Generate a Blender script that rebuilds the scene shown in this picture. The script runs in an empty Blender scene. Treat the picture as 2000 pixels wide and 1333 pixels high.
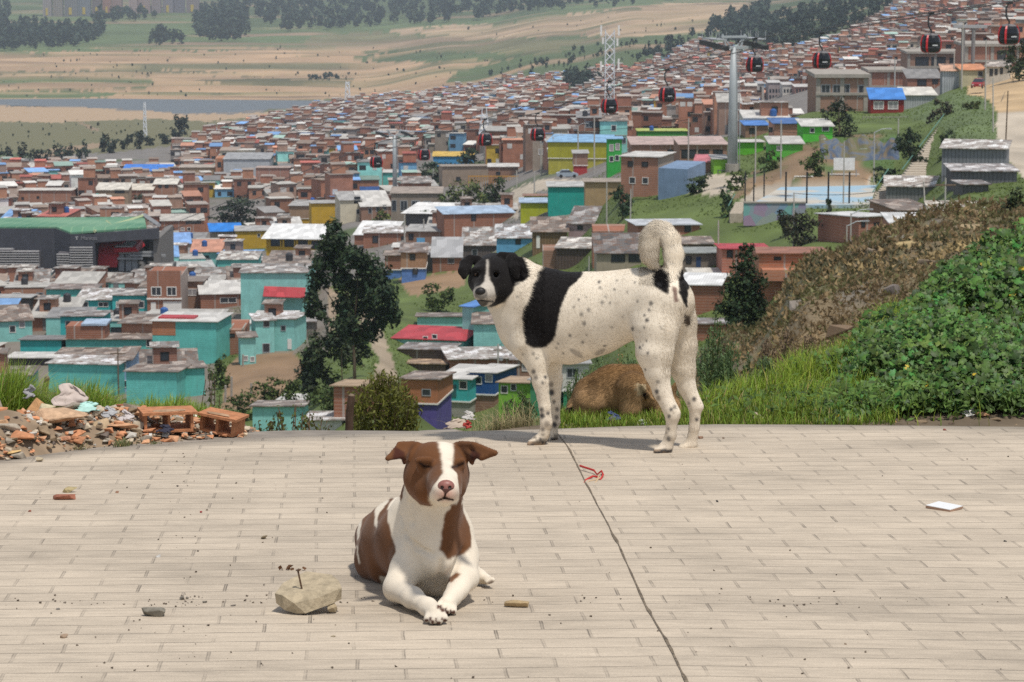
import bpy, math, random
import numpy as np
from mathutils import Vector, Matrix
random.seed(7); RNG = np.random.default_rng(7)
S = bpy.context.scene
COL = S.collection
F0 = 5600.0; TH = math.radians(8.6); CT, ST = math.cos(TH), math.sin(TH)
RA = math.radians(3.44); RH = 1.174           # road plane: slope going away, distance below the camera

def ray(u, v):
    a = (u-1000)/F0; b = (666.5-v)/F0
    return np.array([a, CT+b*ST, -ST+b*CT])
def P(u, v, Y):
    d = ray(u, v); return d*(Y/d[1])
def proj(p):
    p = np.asarray(p, float); x, y, z = p[..., 0], p[..., 1], p[..., 2]
    dep = y*CT - z*ST
    return 1000+F0*x/dep, 666.5-F0*(z*CT+y*ST)/dep
def road_z(x, y):
    z = (-RH - y*math.sin(RA))/math.cos(RA)
    t = np.clip((9.2-y)/4.0, 0, 1)
    return z - 0.028*np.clip(x-0.35, 0, 9)*t
def on_road(u, v):
    y = 8.0
    for _ in range(30):
        p = P(u, v, y); dz = p[2]-road_z(p[0], p[1])
        d = ray(u, v); y += dz/(math.tan(math.atan2(-d[2], d[1]))-math.tan(RA))*0.9
    return P(u, v, y)

# ---------------- meshes and objects
def srgb(r, g, b):
    f = lambda c: (c/255/12.92 if c/255 <= .04045 else ((c/255+.055)/1.055)**2.4)
    return (f(r), f(g), f(b))
def mesh(name, V, faces, mat=None, cols=None, smooth=False, normals=None, mats=None, midx=None):
    me = bpy.data.meshes.new(name)
    V = np.asarray(V, np.float32)
    if isinstance(faces, np.ndarray):
        n, k = faces.shape
        me.vertices.add(len(V)); me.vertices.foreach_set('co', V.ravel())
        me.loops.add(n*k); me.loops.foreach_set('vertex_index', faces.astype(np.int32).ravel())
        me.polygons.add(n); me.polygons.foreach_set('loop_start', np.arange(0, n*k, k, dtype=np.int32))
        me.update(calc_edges=True); me.validate()
    else:
        me.from_pydata(V.tolist(), [], faces); me.update()
    if mats:
        for m in mats: me.materials.append(m)
        if midx is not None: me.polygons.foreach_set('material_index', np.asarray(midx, np.int32))
    elif mat: me.materials.append(mat)
    if cols is not None:
        cols = np.asarray(cols, np.float32)
        if cols.shape[1] == 3: cols = np.hstack([cols, np.ones((len(cols), 1), np.float32)])
        at = me.color_attributes.new('Col', 'FLOAT_COLOR', 'POINT'); at.data.foreach_set('color', cols.ravel())
    if smooth: me.polygons.foreach_set('use_smooth', np.ones(len(me.polygons), bool))
    if normals is not None: me.normals_split_custom_set_from_vertices(np.asarray(normals, np.float32).tolist())
    me.update()
    return me
def link(name, data, parent=None, loc=None, rz=0, rot=None):
    o = bpy.data.objects.new(name, data); COL.objects.link(o)
    if parent is not None: o.parent = parent
    if loc is not None: o.location = [float(c) for c in loc]
    if rot is not None: o.rotation_euler = rot
    elif rz: o.rotation_euler = (0, 0, rz)
    return o
def tag(o, label=None, cat=None, group=None, kind=None):
    if label: o['label'] = label
    if cat: o['category'] = cat
    if group: o['group'] = group
    if kind: o['kind'] = kind
    return o
def thing(name, label, cat, loc=(0, 0, 0), rz=0, group=None):
    return tag(link(name, None, None, loc, rz), label, cat, group)
class MB:
    """collects boxes, tubes and polygons into one mesh"""
    def __init__(s): s.v = []; s.f = []; s.m = []
    def add(s, V, Fs, m=0):
        n = len(s.v); s.v += [tuple(map(float, p)) for p in V]; s.f += [tuple(i+n for i in f) for f in Fs]; s.m += [m]*len(Fs); return s
    def box(s, x0, x1, y0, y1, z0, z1, m=0):
        V = [(x, y, z) for z in (z0, z1) for y in (y0, y1) for x in (x0, x1)]
        return s.add(V, [(0, 2, 3, 1), (4, 5, 7, 6), (0, 1, 5, 4), (2, 6, 7, 3), (0, 4, 6, 2), (1, 3, 7, 5)], m)
    def hexa(s, V, m=0):   # bottom 4 ccw, top 4 ccw
        return s.add(V, [(3, 2, 1, 0), (4, 5, 6, 7), (0, 1, 5, 4), (1, 2, 6, 5), (2, 3, 7, 6), (3, 0, 4, 7)], m)
    def tube(s, pts, rads, n=6, m=0, cap=True):
        pts = [np.array(p, float) for p in pts]
        if not hasattr(rads, '__len__'): rads = [rads]*len(pts)
        V = []; Fs = []
        for i, p in enumerate(pts):
            t = pts[min(i+1, len(pts)-1)]-pts[max(i-1, 0)]; t /= np.linalg.norm(t)+1e-9
            a = np.cross(t, (0, 0, 1)) if abs(t[2]) < .9 else np.cross(t, (1, 0, 0)); a /= np.linalg.norm(a); b = np.cross(t, a)
            for k in range(n):
                w = 2*math.pi*k/n; V.append(p+rads[i]*(math.cos(w)*a+math.sin(w)*b))
        for i in range(len(pts)-1):
            for k in range(n):
                Fs.append((i*n+k, (i+1)*n+k, (i+1)*n+(k+1) % n, i*n+(k+1) % n))
        if cap: Fs += [tuple(range(n)), tuple(range(len(V)-1, len(V)-n-1, -1))]
        return s.add(V, Fs, m)
    def build(s, name, mat, parent=None, loc=None, rz=0, smooth=False):
        mats = mat if isinstance(mat, (list, tuple)) else [mat]
        return link(name, mesh(name, s.v, s.f, smooth=smooth, mats=list(mats), midx=s.m), parent, loc, rz)

# ---------------- node materials
class NT:
    def __init__(s, name):
        s.m = bpy.data.materials.new(name); s.m.use_nodes = True; s.t = s.m.node_tree; s.t.nodes.clear()
        s.out = s.n('ShaderNodeOutputMaterial'); s.b = s.n('ShaderNodeBsdfPrincipled'); s.l(s.b.outputs[0], s.out.inputs[0])
        s.b.inputs['Roughness'].default_value = .85; s.b.inputs['Specular IOR Level'].default_value = .3
    def n(s, t, **k):
        x = s.t.nodes.new(t)
        for a, b in k.items(): setattr(x, a, b)
        return x
    def l(s, a, b): s.t.links.new(a, b)
    def set(s, sock, v):
        if isinstance(v, bpy.types.NodeSocket): s.l(v, sock)
        elif v is not None:
            if hasattr(v, '__len__') and len(v) == 3 and sock.type == 'RGBA': v = (*v, 1)
            sock.default_value = v
    def math(s, op, a, b=None, c=None, clamp=False):
        x = s.n('ShaderNodeMath', operation=op, use_clamp=clamp)
        s.set(x.inputs[0], a); s.set(x.inputs[1], b)
        if c is not None: s.set(x.inputs[2], c)
        return x.outputs[0]
    def mix(s, f, a, b, mode='MIX'):
        x = s.n('ShaderNodeMix', data_type='RGBA', blend_type=mode)
        s.set(x.inputs[0], f); s.set(x.inputs[6], a); s.set(x.inputs[7], b); return x.outputs[2]
    def noise(s, scale, detail=3, rough=.55, vec=None, dist=0):
        x = s.n('ShaderNodeTexNoise'); x.inputs['Scale'].default_value = scale; x.inputs['Detail'].default_value = detail
        x.inputs['Roughness'].default_value = rough; x.inputs['Distortion'].default_value = dist
        if vec is not None: s.l(vec, x.inputs['Vector'])
        return x.outputs['Fac']
    def ramp(s, f, *st):
        x = s.n('ShaderNodeValToRGB'); e = x.color_ramp.elements
        while len(e) < len(st): e.new(.5)
        for i, (p, c) in enumerate(st): e[i].position = p; e[i].color = (*c, 1) if hasattr(c, '__len__') else (c, c, c, 1)
        s.l(f, x.inputs[0]); return x.outputs[0]
    def obj(s): return s.n('ShaderNodeTexCoord').outputs['Object']
    def world(s): return s.n('ShaderNodeNewGeometry').outputs['Position']
    def vmul(s, v, k):
        x = s.n('ShaderNodeVectorMath', operation='MULTIPLY'); s.l(v, x.inputs[0]); x.inputs[1].default_value = k; return x.outputs[0]
    def sep(s, v):
        x = s.n('ShaderNodeSeparateXYZ'); s.l(v, x.inputs[0]); return x.outputs
    def comb(s, x_, y_, z_):
        x = s.n('ShaderNodeCombineXYZ')
        for i, q in enumerate((x_, y_, z_)): s.set(x.inputs[i], q)
        return x.outputs[0]
    def attr(s, name='Col'): return s.n('ShaderNodeAttribute', attribute_name=name).outputs['Color']
    def bump(s, h, strength=.3, dist=.01):
        x = s.n('ShaderNodeBump'); x.inputs['Strength'].default_value = strength; x.inputs['Distance'].default_value = dist
        s.l(h, x.inputs['Height']); s.l(x.outputs[0], s.b.inputs['Normal'])
    def color(s, c): s.set(s.b.inputs['Base Color'], c)
_mc = {}
def plain(c, rough=.8, spec=.3, noise=.12, scale=3.0, metal=0):
    """a painted / bare surface of one colour with mottling in its own space"""
    k = (tuple(round(x, 4) for x in c), rough, spec, noise, scale, metal)
    if k in _mc: return _mc[k]
    t = NT('surface'); f = t.noise(scale, 4, .6, t.obj())
    lo = tuple(x*(1-noise*1.4) for x in c); hi = tuple(min(1, x*(1+noise)) for x in c)
    t.color(t.ramp(f, (.3, lo), (.7, hi))); t.b.inputs['Roughness'].default_value = rough
    t.b.inputs['Specular IOR Level'].default_value = spec; t.b.inputs['Metallic'].default_value = metal
    _mc[k] = t.m; return t.m
def attrmat(name='coloured', rough=.85, spec=.25, noise=.15, scale=4., trans=0, sheen=0, bump=0, bscale=200):
    t = NT(name); c = t.attr(); f = t.noise(scale, 3, .6, t.world())
    c = t.mix(1.0, c, t.ramp(f, (.25, 1-noise), (.75, 1+noise)), 'MULTIPLY'); t.color(c)
    t.b.inputs['Roughness'].default_value = rough; t.b.inputs['Specular IOR Level'].default_value = spec
    if sheen: t.b.inputs['Sheen Weight'].default_value = sheen
    if bump: t.bump(t.noise(bscale, 3, .6, t.world()), bump, .003)
    if trans:
        tr = t.n('ShaderNodeBsdfTranslucent'); t.l(c, tr.inputs[0]); mx = t.n('ShaderNodeMixShader'); mx.inputs[0].default_value = trans
        t.l(t.b.outputs[0], mx.inputs[1]); t.l(tr.outputs[0], mx.inputs[2]); t.l(mx.outputs[0], t.out.inputs[0])
    return t.m

# ---------------- value noise and polygons in numpy
_T = np.random.default_rng(3).random((64, 64, 64)).astype(np.float32)
def vnoise(p, scale=1.0):
    q = np.asarray(p, float)*scale; i = np.floor(q).astype(int); f = q-i; f = f*f*(3-2*f); i &= 63; j = (i+1) & 63
    x0, y0, z0 = i[..., 0], i[..., 1], i[..., 2]; x1, y1, z1 = j[..., 0], j[..., 1], j[..., 2]; fx, fy, fz = f[..., 0], f[..., 1], f[..., 2]
    L = lambda a, b, t: a+(b-a)*t
    return L(L(L(_T[x0, y0, z0], _T[x1, y0, z0], fx), L(_T[x0, y1, z0], _T[x1, y1, z0], fx), fy),
             L(L(_T[x0, y0, z1], _T[x1, y0, z1], fx), L(_T[x0, y1, z1], _T[x1, y1, z1], fx), fy), fz)
def fbm(p, scale=1., o=4):
    s = 0; a = .5; 
    for k in range(o): s = s+a*vnoise(np.asarray(p)+k*7.3, scale*2**k); a *= .5
    return s/(1-.5**o)
def inpoly(u, v, poly):
    u = np.asarray(u); v = np.asarray(v); r = np.zeros(u.shape, bool); n = len(poly)
    for i in range(n):
        (x0, y0), (x1, y1) = poly[i], poly[(i+1) % n]
        if y0 == y1: continue
        c = ((y0 > v) != (y1 > v)) & (u < (x1-x0)*(v-y0)/(y1-y0)+x0); r ^= c
    return r

# ---------------- implicit bodies
class Body:
    def __init__(s, lo, hi, h):
        s.lo = np.array(lo, float); s.h = h; s.n = np.ceil((np.array(hi)-s.lo)/h).astype(int)+1
        s.F = np.full(s.n, .2, np.float32)
    def sub(s, lo, hi):
        a = np.clip(np.floor((np.array(lo)-s.lo)/s.h).astype(int), 0, s.n); b = np.clip(np.ceil((np.array(hi)-s.lo)/s.h).astype(int)+1, 0, s.n)
        g = np.meshgrid(*[s.lo[i]+np.arange(a[i], b[i])*s.h for i in range(3)], indexing='ij')
        return tuple(slice(a[i], b[i]) for i in range(3)), np.stack(g, -1)
    def merge(s, sl, d, k, mode):
        A = s.F[sl]
        if mode == 'add':
            h = np.maximum(k-np.abs(A-d), 0)/k; s.F[sl] = np.minimum(A, d)-h*h*k*.25
        else:
            h = np.maximum(k-np.abs(A+d), 0)/k; s.F[sl] = np.maximum(A, -d)+h*h*k*.25
    def cone(s, a, b, ra, rb, k=.02, axis=None, flat=1., mode='add'):
        a = np.array(a, float); b = np.array(b, float); r = max(ra, rb)+k+.02
        lo = np.minimum(a, b)-r; hi = np.maximum(a, b)+r; sl, X = s.sub(lo, hi)
        if X.size == 0: return s
        if axis is not None:
            ax = np.array(axis, float); ax /= np.linalg.norm(ax)
            f = lambda q: q+np.expand_dims(((q-a)@ax)*(flat-1), -1)*ax
            X = f(X); b = a+(b-a)+((b-a)@ax)*(flat-1)*ax
        d = b-a; L2 = d@d+1e-12; t = np.clip(((X-a)@d)/L2, 0, 1)
        D = np.linalg.norm(X-a-t[..., None]*d, axis=-1)-(ra+(rb-ra)*t)
        s.merge(sl, D, k, mode); return s
    def ell(s, c, r, R=None, k=.02, mode='add'):
        c = np.array(c, float); r = np.array(r, float); m = r.max()+k+.02
        sl, X = s.sub(c-m, c+m); q = X-c
        if R is not None: q = q@np.array(R)
        k0 = np.linalg.norm(q/r, axis=-1); k1 = np.linalg.norm(q/(r*r), axis=-1)+1e-9
        s.merge(sl, k0*(k0-1)/k1, k, mode); return s
    def tri(s, a, b, c, th, k=.01, mode='add'):
        a, b, c = [np.array(p, float) for p in (a, b, c)]; m = th+k+.01
        sl, X = s.sub(np.minimum(np.minimum(a, b), c)-m, np.maximum(np.maximum(a, b), c)+m)
        ba, cb, ac = b-a, c-b, a-c; nor = np.cross(ba, ac); pa, pb, pc = X-a, X-b, X-c
        ins = (np.sign(pa@np.cross(ba, nor))+np.sign(pb@np.cross(cb, nor))+np.sign(pc@np.cross(ac, nor))) < 2.
        def e(p, d):
            t = np.clip((p@d)/(d@d), 0, 1); q = p-t[..., None]*d; return (q*q).sum(-1)
        D = np.where(ins, np.minimum(np.minimum(e(pa, ba), e(pb, cb)), e(pc, ac)), (pa@nor)**2/(nor@nor))
        s.merge(sl, np.sqrt(D)-th, k, mode); return s
    def surf(s, u, v, y0, y1):
        """first point on the body along the sight line through (u, v)"""
        Y = np.linspace(y0, y1, 500); d = ray(u, v); X = d[None]*(Y/d[1])[:, None]
        i = np.clip(np.round((X-s.lo)/s.h).astype(int), 0, s.n-1); f = s.F[i[:, 0], i[:, 1], i[:, 2]]
        w = np.argmax(f < 0); return X[w] if f[w] < 0 else X[len(X)//2]
    def net(s):
        Fv = s.F; sg = Fv < 0; c = np.zeros(s.n-1, np.int8); n = s.n
        cor = [(i, j, k) for i in (0, 1) for j in (0, 1) for k in (0, 1)]
        sl = lambda o: tuple(slice(o[i], n[i]-1+o[i]) for i in range(3))
        for o in cor: c += sg[sl(o)]
        act = (c > 0) & (c < 8); idx = np.full(act.shape, -1, np.int64); ci = np.argwhere(act); idx[act] = np.arange(len(ci))
        pos = np.zeros((len(ci), 3)); cnt = np.zeros(len(ci))
        for o in cor:
            for ax in range(3):
                if o[ax]: continue
                o2 = list(o); o2[ax] = 1
                fa = Fv[tuple((ci+o).T)]; fb = Fv[tuple((ci+o2).T)]; m = (fa < 0) != (fb < 0); t = np.where(m, fa/np.where(m, fa-fb, 1), 0)
                q = np.tile(np.array(o, float), (len(ci), 1)); q[:, ax] += t; pos += q*m[:, None]; cnt += m
        V = s.lo+(ci+pos/cnt[:, None])*s.h
        Q = []
        for ax in range(3):
            b, c2 = (ax+1) % 3, (ax+2) % 3
            lo = [slice(None)]*3; hi = [slice(None)]*3; lo[ax] = slice(0, -1); hi[ax] = slice(1, None)
            A = sg[tuple(lo)]; B = sg[tuple(hi)]; E = np.argwhere(A != B)
            E = E[(E[:, b] > 0) & (E[:, c2] > 0) & (E[:, b] < n[b]-1) & (E[:, c2] < n[c2]-1)]
            inv = A[tuple(E.T)]
            def cell(db, dc):
                q = E.copy(); q[:, b] -= db; q[:, c2] -= dc; return idx[tuple(q.T)]
            q = np.stack([cell(1, 1), cell(0, 1), cell(0, 0), cell(1, 0)], 1); q[~inv] = q[~inv][:, ::-1]; Q.append(q)
        Q = np.vstack(Q); Q = Q[(Q >= 0).all(1)]
        for _ in range(2):     # light smoothing
            acc = np.zeros_like(V); w = np.zeros(len(V))
            for a_, b_ in ((0, 1), (1, 2), (2, 3), (3, 0)):
                np.add.at(acc, Q[:, a_], V[Q[:, b_]]); np.add.at(w, Q[:, a_], 1)
            V = V*.5+acc/np.maximum(w, 1)[:, None]*.5
        return V, Q
def vnormals(V, Q):
    N = np.zeros_like(V); fn = np.cross(V[Q[:, 2]]-V[Q[:, 0]], V[Q[:, 3]]-V[Q[:, 1]])
    for i in range(4): np.add.at(N, Q[:, i], fn)
    return N/(np.linalg.norm(N, axis=1)[:, None]+1e-12)
def soften(C, Q, it=2):
    for _ in range(it):
        acc = np.zeros_like(C); w = np.zeros(len(C))
        for a_, b_ in ((0, 1), (1, 2), (2, 3), (3, 0)): np.add.at(acc, Q[:, a_], C[Q[:, b_]]); np.add.at(w, Q[:, a_], 1)
        C = C*.5+acc/np.maximum(w, 1)[:, None]*.5
    return C
def fur(name, V, Q, C, N, count, length, width, flow, parent, mat, lift=.25, keep=None, seed=1, jit=.25):
    r = np.random.default_rng(seed); fn = np.cross(V[Q[:, 2]]-V[Q[:, 0]], V[Q[:, 3]]-V[Q[:, 1]]); ar = np.linalg.norm(fn, axis=1)
    if keep is not None: ar = ar*keep[Q[:, 0]]
    f = r.choice(len(Q), count, p=ar/ar.sum()); w = r.random((count, 4)); w /= w.sum(1)[:, None]
    B = (V[Q[f]]*w[..., None]).sum(1); n = N[Q[f][:, 0]]; c = C[Q[f][:, 0]]
    L = (length(B) if callable(length) else np.full(count, length))*r.uniform(.6, 1.3, count)
    fl = flow(B, n) + r.normal(0, jit, (count, 3)); fl -= (fl*n).sum(1)[:, None]*n; fl /= np.linalg.norm(fl, axis=1)[:, None]+1e-9
    d = fl+n*lift*r.uniform(.3, 1.6, count)[:, None]; d /= np.linalg.norm(d, axis=1)[:, None]
    s = np.cross(fl, n); s /= np.linalg.norm(s, axis=1)[:, None]+1e-9; wd = width*r.uniform(.6, 1.2, count)[:, None]
    B = B-n*.0008
    VV = np.stack([B-s*wd, B+s*wd, B+d*L[:, None]], 1).reshape(-1, 3)
    cc = c*(r.uniform(.86, 1.1, count)*(.88+.24*fbm(B, 40, 2)))[:, None]; cc = np.repeat(cc, 3, 0)
    NN = np.repeat(n*1.0+d*.25, 3, 0); NN /= np.linalg.norm(NN, axis=1)[:, None]
    Fs = np.arange(count*3).reshape(-1, 3)
    me = mesh(name, VV, Fs, mat, cc, smooth=True, normals=NN)
    return link(name, me, parent)

# ---------------- camera, light, world
cd = bpy.data.cameras.new('camera'); cam = bpy.data.objects.new('camera', cd); COL.objects.link(cam); S.camera = cam
cd.sensor_width = 36; cd.lens = F0/2000*36; cd.clip_start = .1; cd.clip_end = 30000
cam.rotation_euler = (math.pi/2-TH, 0, 0)
cd.dof.use_dof = True; cd.dof.focus_distance = 8.2; cd.dof.aperture_fstop = 27
sun_dir = Vector((.20, -.31, .93)).normalized()        # towards the sun
sl = bpy.data.lights.new('sun', 'SUN'); so = link('sun', sl); sl.energy = 3.4; sl.angle = math.radians(4); sl.color = (1, .95, .885)
so.rotation_euler = sun_dir.to_track_quat('Z', 'Y').to_euler()
W = bpy.data.worlds.new('World'); S.world = W; W.use_nodes = True; wt = W.node_tree
sk = wt.nodes.new('ShaderNodeTexSky'); sk.sky_type = 'NISHITA'; sk.sun_disc = False
sk.sun_elevation = math.asin(sun_dir.z); sk.sun_rotation = math.atan2(sun_dir.x, sun_dir.y); sk.altitude = 2600; sk.dust_density = 3; sk.air_density = 1.2
bg = wt.nodes['Background']; hs = wt.nodes.new('ShaderNodeHueSaturation'); hs.inputs['Saturation'].default_value = .45; wt.links.new(sk.outputs[0], hs.inputs['Color']); wt.links.new(hs.outputs[0], bg.inputs[0]); bg.inputs[1].default_value = .135
S.view_settings.view_transform = 'Standard'; S.view_settings.look = 'None'; S.view_settings.exposure = .08; S.view_settings.gamma = 1
S.render.engine = 'CYCLES'; S.cycles.use_denoising = False; S.cycles.max_bounces = 6; S.cycles.diffuse_bounces = 3; S.cycles.glossy_bounces = 2; S.cycles.transmission_bounces = 3; S.cycles.volume_bounces = 1; S.cycles.transparent_max_bounces = 8
# ================= paving
def on_road(u, v):
    d = ray(u, v); k = d[1]*math.sin(RA)+d[2]*math.cos(RA); e = 0
    for _ in range(6):
        p = d*((-RH+e*math.cos(RA))/k); e = road_z(p[0], p[1])-(-RH-p[1]*math.sin(RA))/math.cos(RA)
    return p
EDGE = [(-900, 935), (-300, 918), (0, 903), (160, 880), (300, 868), (400, 862), (520, 855), (680, 849), (900, 843), (1085, 838), (1250, 832), (1400, 829), (1600, 830), (1800, 832), (2000, 834), (2400, 838), (3200, 842)]
EP = np.array([on_road(*e)[:2] for e in EDGE])
edge_y = lambda x: np.interp(x, EP[:, 0], EP[:, 1])
SEAM = [(1080, 838), (1107, 870), (1125, 905), (1145, 945), (1165, 985), (1190, 1030), (1215, 1080), (1262, 1185), (1300, 1250), (1340, 1333), (1400, 1440), (1500, 1600)]
SP = np.array([on_road(*e) for e in SEAM])
def mat_paving():
    t = NT('stamped_concrete'); p = t.world(); s = t.sep(p); a = math.radians(-3.17); ca, sa = math.cos(a), math.sin(a)
    wob = t.noise(4, 5, .6, p); w2 = t.math('MULTIPLY', t.math('SUBTRACT', wob, .5), .022)
    xx = t.math('ADD', t.math('MULTIPLY', w2, 2.2), t.math('ADD', t.math('MULTIPLY', s[0], ca/.2), t.math('MULTIPLY', s[1], -sa/.2)))
    yy = t.math('ADD', t.math('MULTIPLY', s[0], sa), t.math('MULTIPLY', s[1], ca))
    yy = t.math('MULTIPLY', t.math('ADD', yy, w2), 10.0)
    row = t.math('FLOOR', yy); fy = t.math('SUBTRACT', yy, row)
    wn = t.n('ShaderNodeTexWhiteNoise', noise_dimensions='1D'); t.l(row, wn.inputs['W'])
    xo = t.math('ADD', t.math('ADD', xx, t.math('MULTIPLY', t.math('MODULO', row, 2.0), .5)), t.math('MULTIPLY', wn.outputs[0], .05))
    col = t.math('FLOOR', xo); fx = t.math('SUBTRACT', xo, col)
    dx = t.math('MULTIPLY', t.math('MINIMUM', fx, t.math('SUBTRACT', 1.0, fx)), .2); dy = t.math('MULTIPLY', t.math('MINIMUM', fy, t.math('SUBTRACT', 1.0, fy)), .1)
    brk = t.ramp(t.noise(9, 4, .7, t.vmul(p, (1, 1.6, 1))), (.34, .34), (.58, 1))
    brk2 = t.ramp(t.noise(5, 4, .7, t.vmul(p, (1.4, 1.4, 1))), (.36, .2), (.60, 1))
    rl = t.math('SUBTRACT', 1.0, t.math('DIVIDE', dy, .0040), clamp=True); rl = t.math('MULTIPLY', rl, brk)
    jd = t.math('ABSOLUTE', t.math('SUBTRACT', dx, .0026)); jl = t.math('SUBTRACT', 1.0, t.math('DIVIDE', jd, .0020), clamp=True)
    jf = t.math('MULTIPLY', t.math('LESS_THAN', dx, .0026), .45); jl = t.math('MULTIPLY', t.math('MAXIMUM', jl, jf), brk2)
    wr = t.n('ShaderNodeTexWhiteNoise', noise_dimensions='2D'); t.l(t.comb(col, t.math('ADD', row, 77.0), 0), wr.inputs[0]); rj = t.math('ADD', .3, t.math('MULTIPLY', wr.outputs[0], .8))
    lines = t.math('MAXIMUM', t.math('MULTIPLY', rl, .95), t.math('MULTIPLY', jl, rj))
    wb = t.n('ShaderNodeTexWhiteNoise', noise_dimensions='2D'); t.l(t.comb(col, row, 0), wb.inputs[0])
    tone = t.math('ADD', .955, t.math('MULTIPLY', wb.outputs[0], .09))
    big = t.ramp(t.noise(1.6, 6, .7, t.vmul(p, (1, 2, 1))), (.34, .78), (.46, .93), (.58, 1.03), (.72, 1.10))
    strk = t.ramp(t.noise(14, 4, .6, t.vmul(p, (.5, 3.5, 1))), (.28, .84), (.68, 1.08))
    fine = t.ramp(t.noise(260, 2, .6, p), (.3, .86), (.7, 1.1))
    base = t.mix(1.0, (.51, .43, .33), big, 'MULTIPLY'); base = t.mix(1.0, base, strk, 'MULTIPLY'); base = t.mix(1.0, base, fine, 'MULTIPLY')
    tn = t.comb(tone, tone, tone); base = t.mix(1.0, base, tn, 'MULTIPLY')
    spot = t.ramp(t.noise(4.5, 5, .7, t.vmul(p, (1, 2.4, 1))), (.62, 0), (.74, .45)); base = t.mix(spot, base, (.25, .22, .18))
    ocr = t.ramp(t.noise(2.3, 3, .6, p), (.70, 0), (.8, .3)); base = t.mix(ocr, base, (.46, .36, .24))
    c = t.mix(lines, base, (.13, .108, .085)); t.color(c); t.b.inputs['Roughness'].default_value = .8
    h = t.math('SUBTRACT', t.math('MULTIPLY', t.noise(120, 3, .6, p), .25), lines); t.bump(h, .5, .004)
    return t.m
M_PAVE = mat_paving()
M_EARTH = attrmat('earth', noise=.25, scale=9, bump=.6, bscale=60)
def build_paving():
    xs = np.linspace(-7, 7, 141); V = []; Fq = []; nr = 70
    for x in xs:
        ye = edge_y(x)
        for j in range(nr):
            y = -4+(ye+4)*(j/(nr-1)); V.append((x, y, road_z(x, y)))
        V.append((x, ye+.01, road_z(x, ye)-.25))
    m = nr+1
    for i in range(len(xs)-1):
        for j in range(m-1): Fq.append((i*m+j, (i+1)*m+j, (i+1)*m+j+1, i*m+j+1))
    o = link('paved_road', mesh('paved_road', V, np.array(Fq), M_PAVE, smooth=True)); tag(o, 'pale stamped concrete road with a brick pattern', None, None, 'structure')
    # open joint filled with dirt
    r = np.random.default_rng(5); V = []; Fq = []; L = []
    for i in range(len(SP)-1):
        for q in np.linspace(0, 1, 16, endpoint=False): L.append(SP[i]*(1-q)+SP[i+1]*q)
    for i, p in enumerate(L):
        w = .0011+.0016*vnoise(np.array([[i*.35, 0, 0]]))[0]*(1+.8*(p[1] < 7.5)) ; s = .004*(fbm(np.array([[i*.13, 0, 0]]))[0]-.5)
        z = road_z(p[0], p[1])+.002; V += [(p[0]+s-w, p[1], z), (p[0]+s+w*(.6+vnoise(np.array([[i*.4, 9, 0]]))[0]), p[1]+.001, z)]
    for i in range(len(L)-1): Fq.append((2*i, 2*i+2, 2*i+3, 2*i+1))
    tt = NT('joint_dirt'); n = tt.noise(90, 4, .7, tt.world()); tt.color(tt.ramp(n, (.35, (.05, .04, .03)), (.55, (.18, .14, .095)), (.75, (.34, .28, .2))))
    o = link('road_joint', mesh('road_joint', V, np.array(Fq), tt.m)); tag(o, 'dark open joint between two slabs of the road', None, None, 'structure')
build_paving()
# ================= dogs
PXm = 1/5600.
def paint_poly(C, u, v, poly, col, soft=None):
    m = inpoly(u, v, poly); C[m] = col; return m
def zpoly(pts, ox, oy, s): return [(ox+x/s, oy+y/s) for x, y in pts]
M_FUR = attrmat('short_fur', rough=.9, spec=.12, noise=.05, scale=30, sheen=.1, bump=.25, bscale=420)
M_HAIR = attrmat('fur_strands', rough=.9, spec=.08, noise=.0, scale=30)
M_NOSE = plain((.012, .011, .011), .55, .35, .2, 300)
M_EYE = NT('eye'); M_EYE.color((.05, .022, .006)); M_EYE.b.inputs['Roughness'].default_value = .06; M_EYE.b.inputs['Specular IOR Level'].default_value = .6; M_EYE = M_EYE.m
M_PUPIL = NT('pupil'); M_PUPIL.color((.004, .004, .004)); M_PUPIL.b.inputs['Roughness'].default_value = .05; M_PUPIL = M_PUPIL.m
def ball(name, c, r, mat, parent, n=14, squash=(1, 1, 1)):
    V = []; Fs = []
    for i in range(n+1):
        a = math.pi*i/n
        for j in range(2*n):
            b = math.pi*j/n; V.append((c[0]+r*squash[0]*math.sin(a)*math.cos(b), c[1]+r*squash[1]*math.sin(a)*math.sin(b), c[2]+r*squash[2]*math.cos(a)))
    for i in range(n):
        for j in range(2*n): Fs.append((i*2*n+j, (i+1)*2*n+j, (i+1)*2*n+(j+1) % (2*n), i*2*n+(j+1) % (2*n)))
    return link(name, mesh(name, V, Fs, mat, smooth=True), parent)

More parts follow.
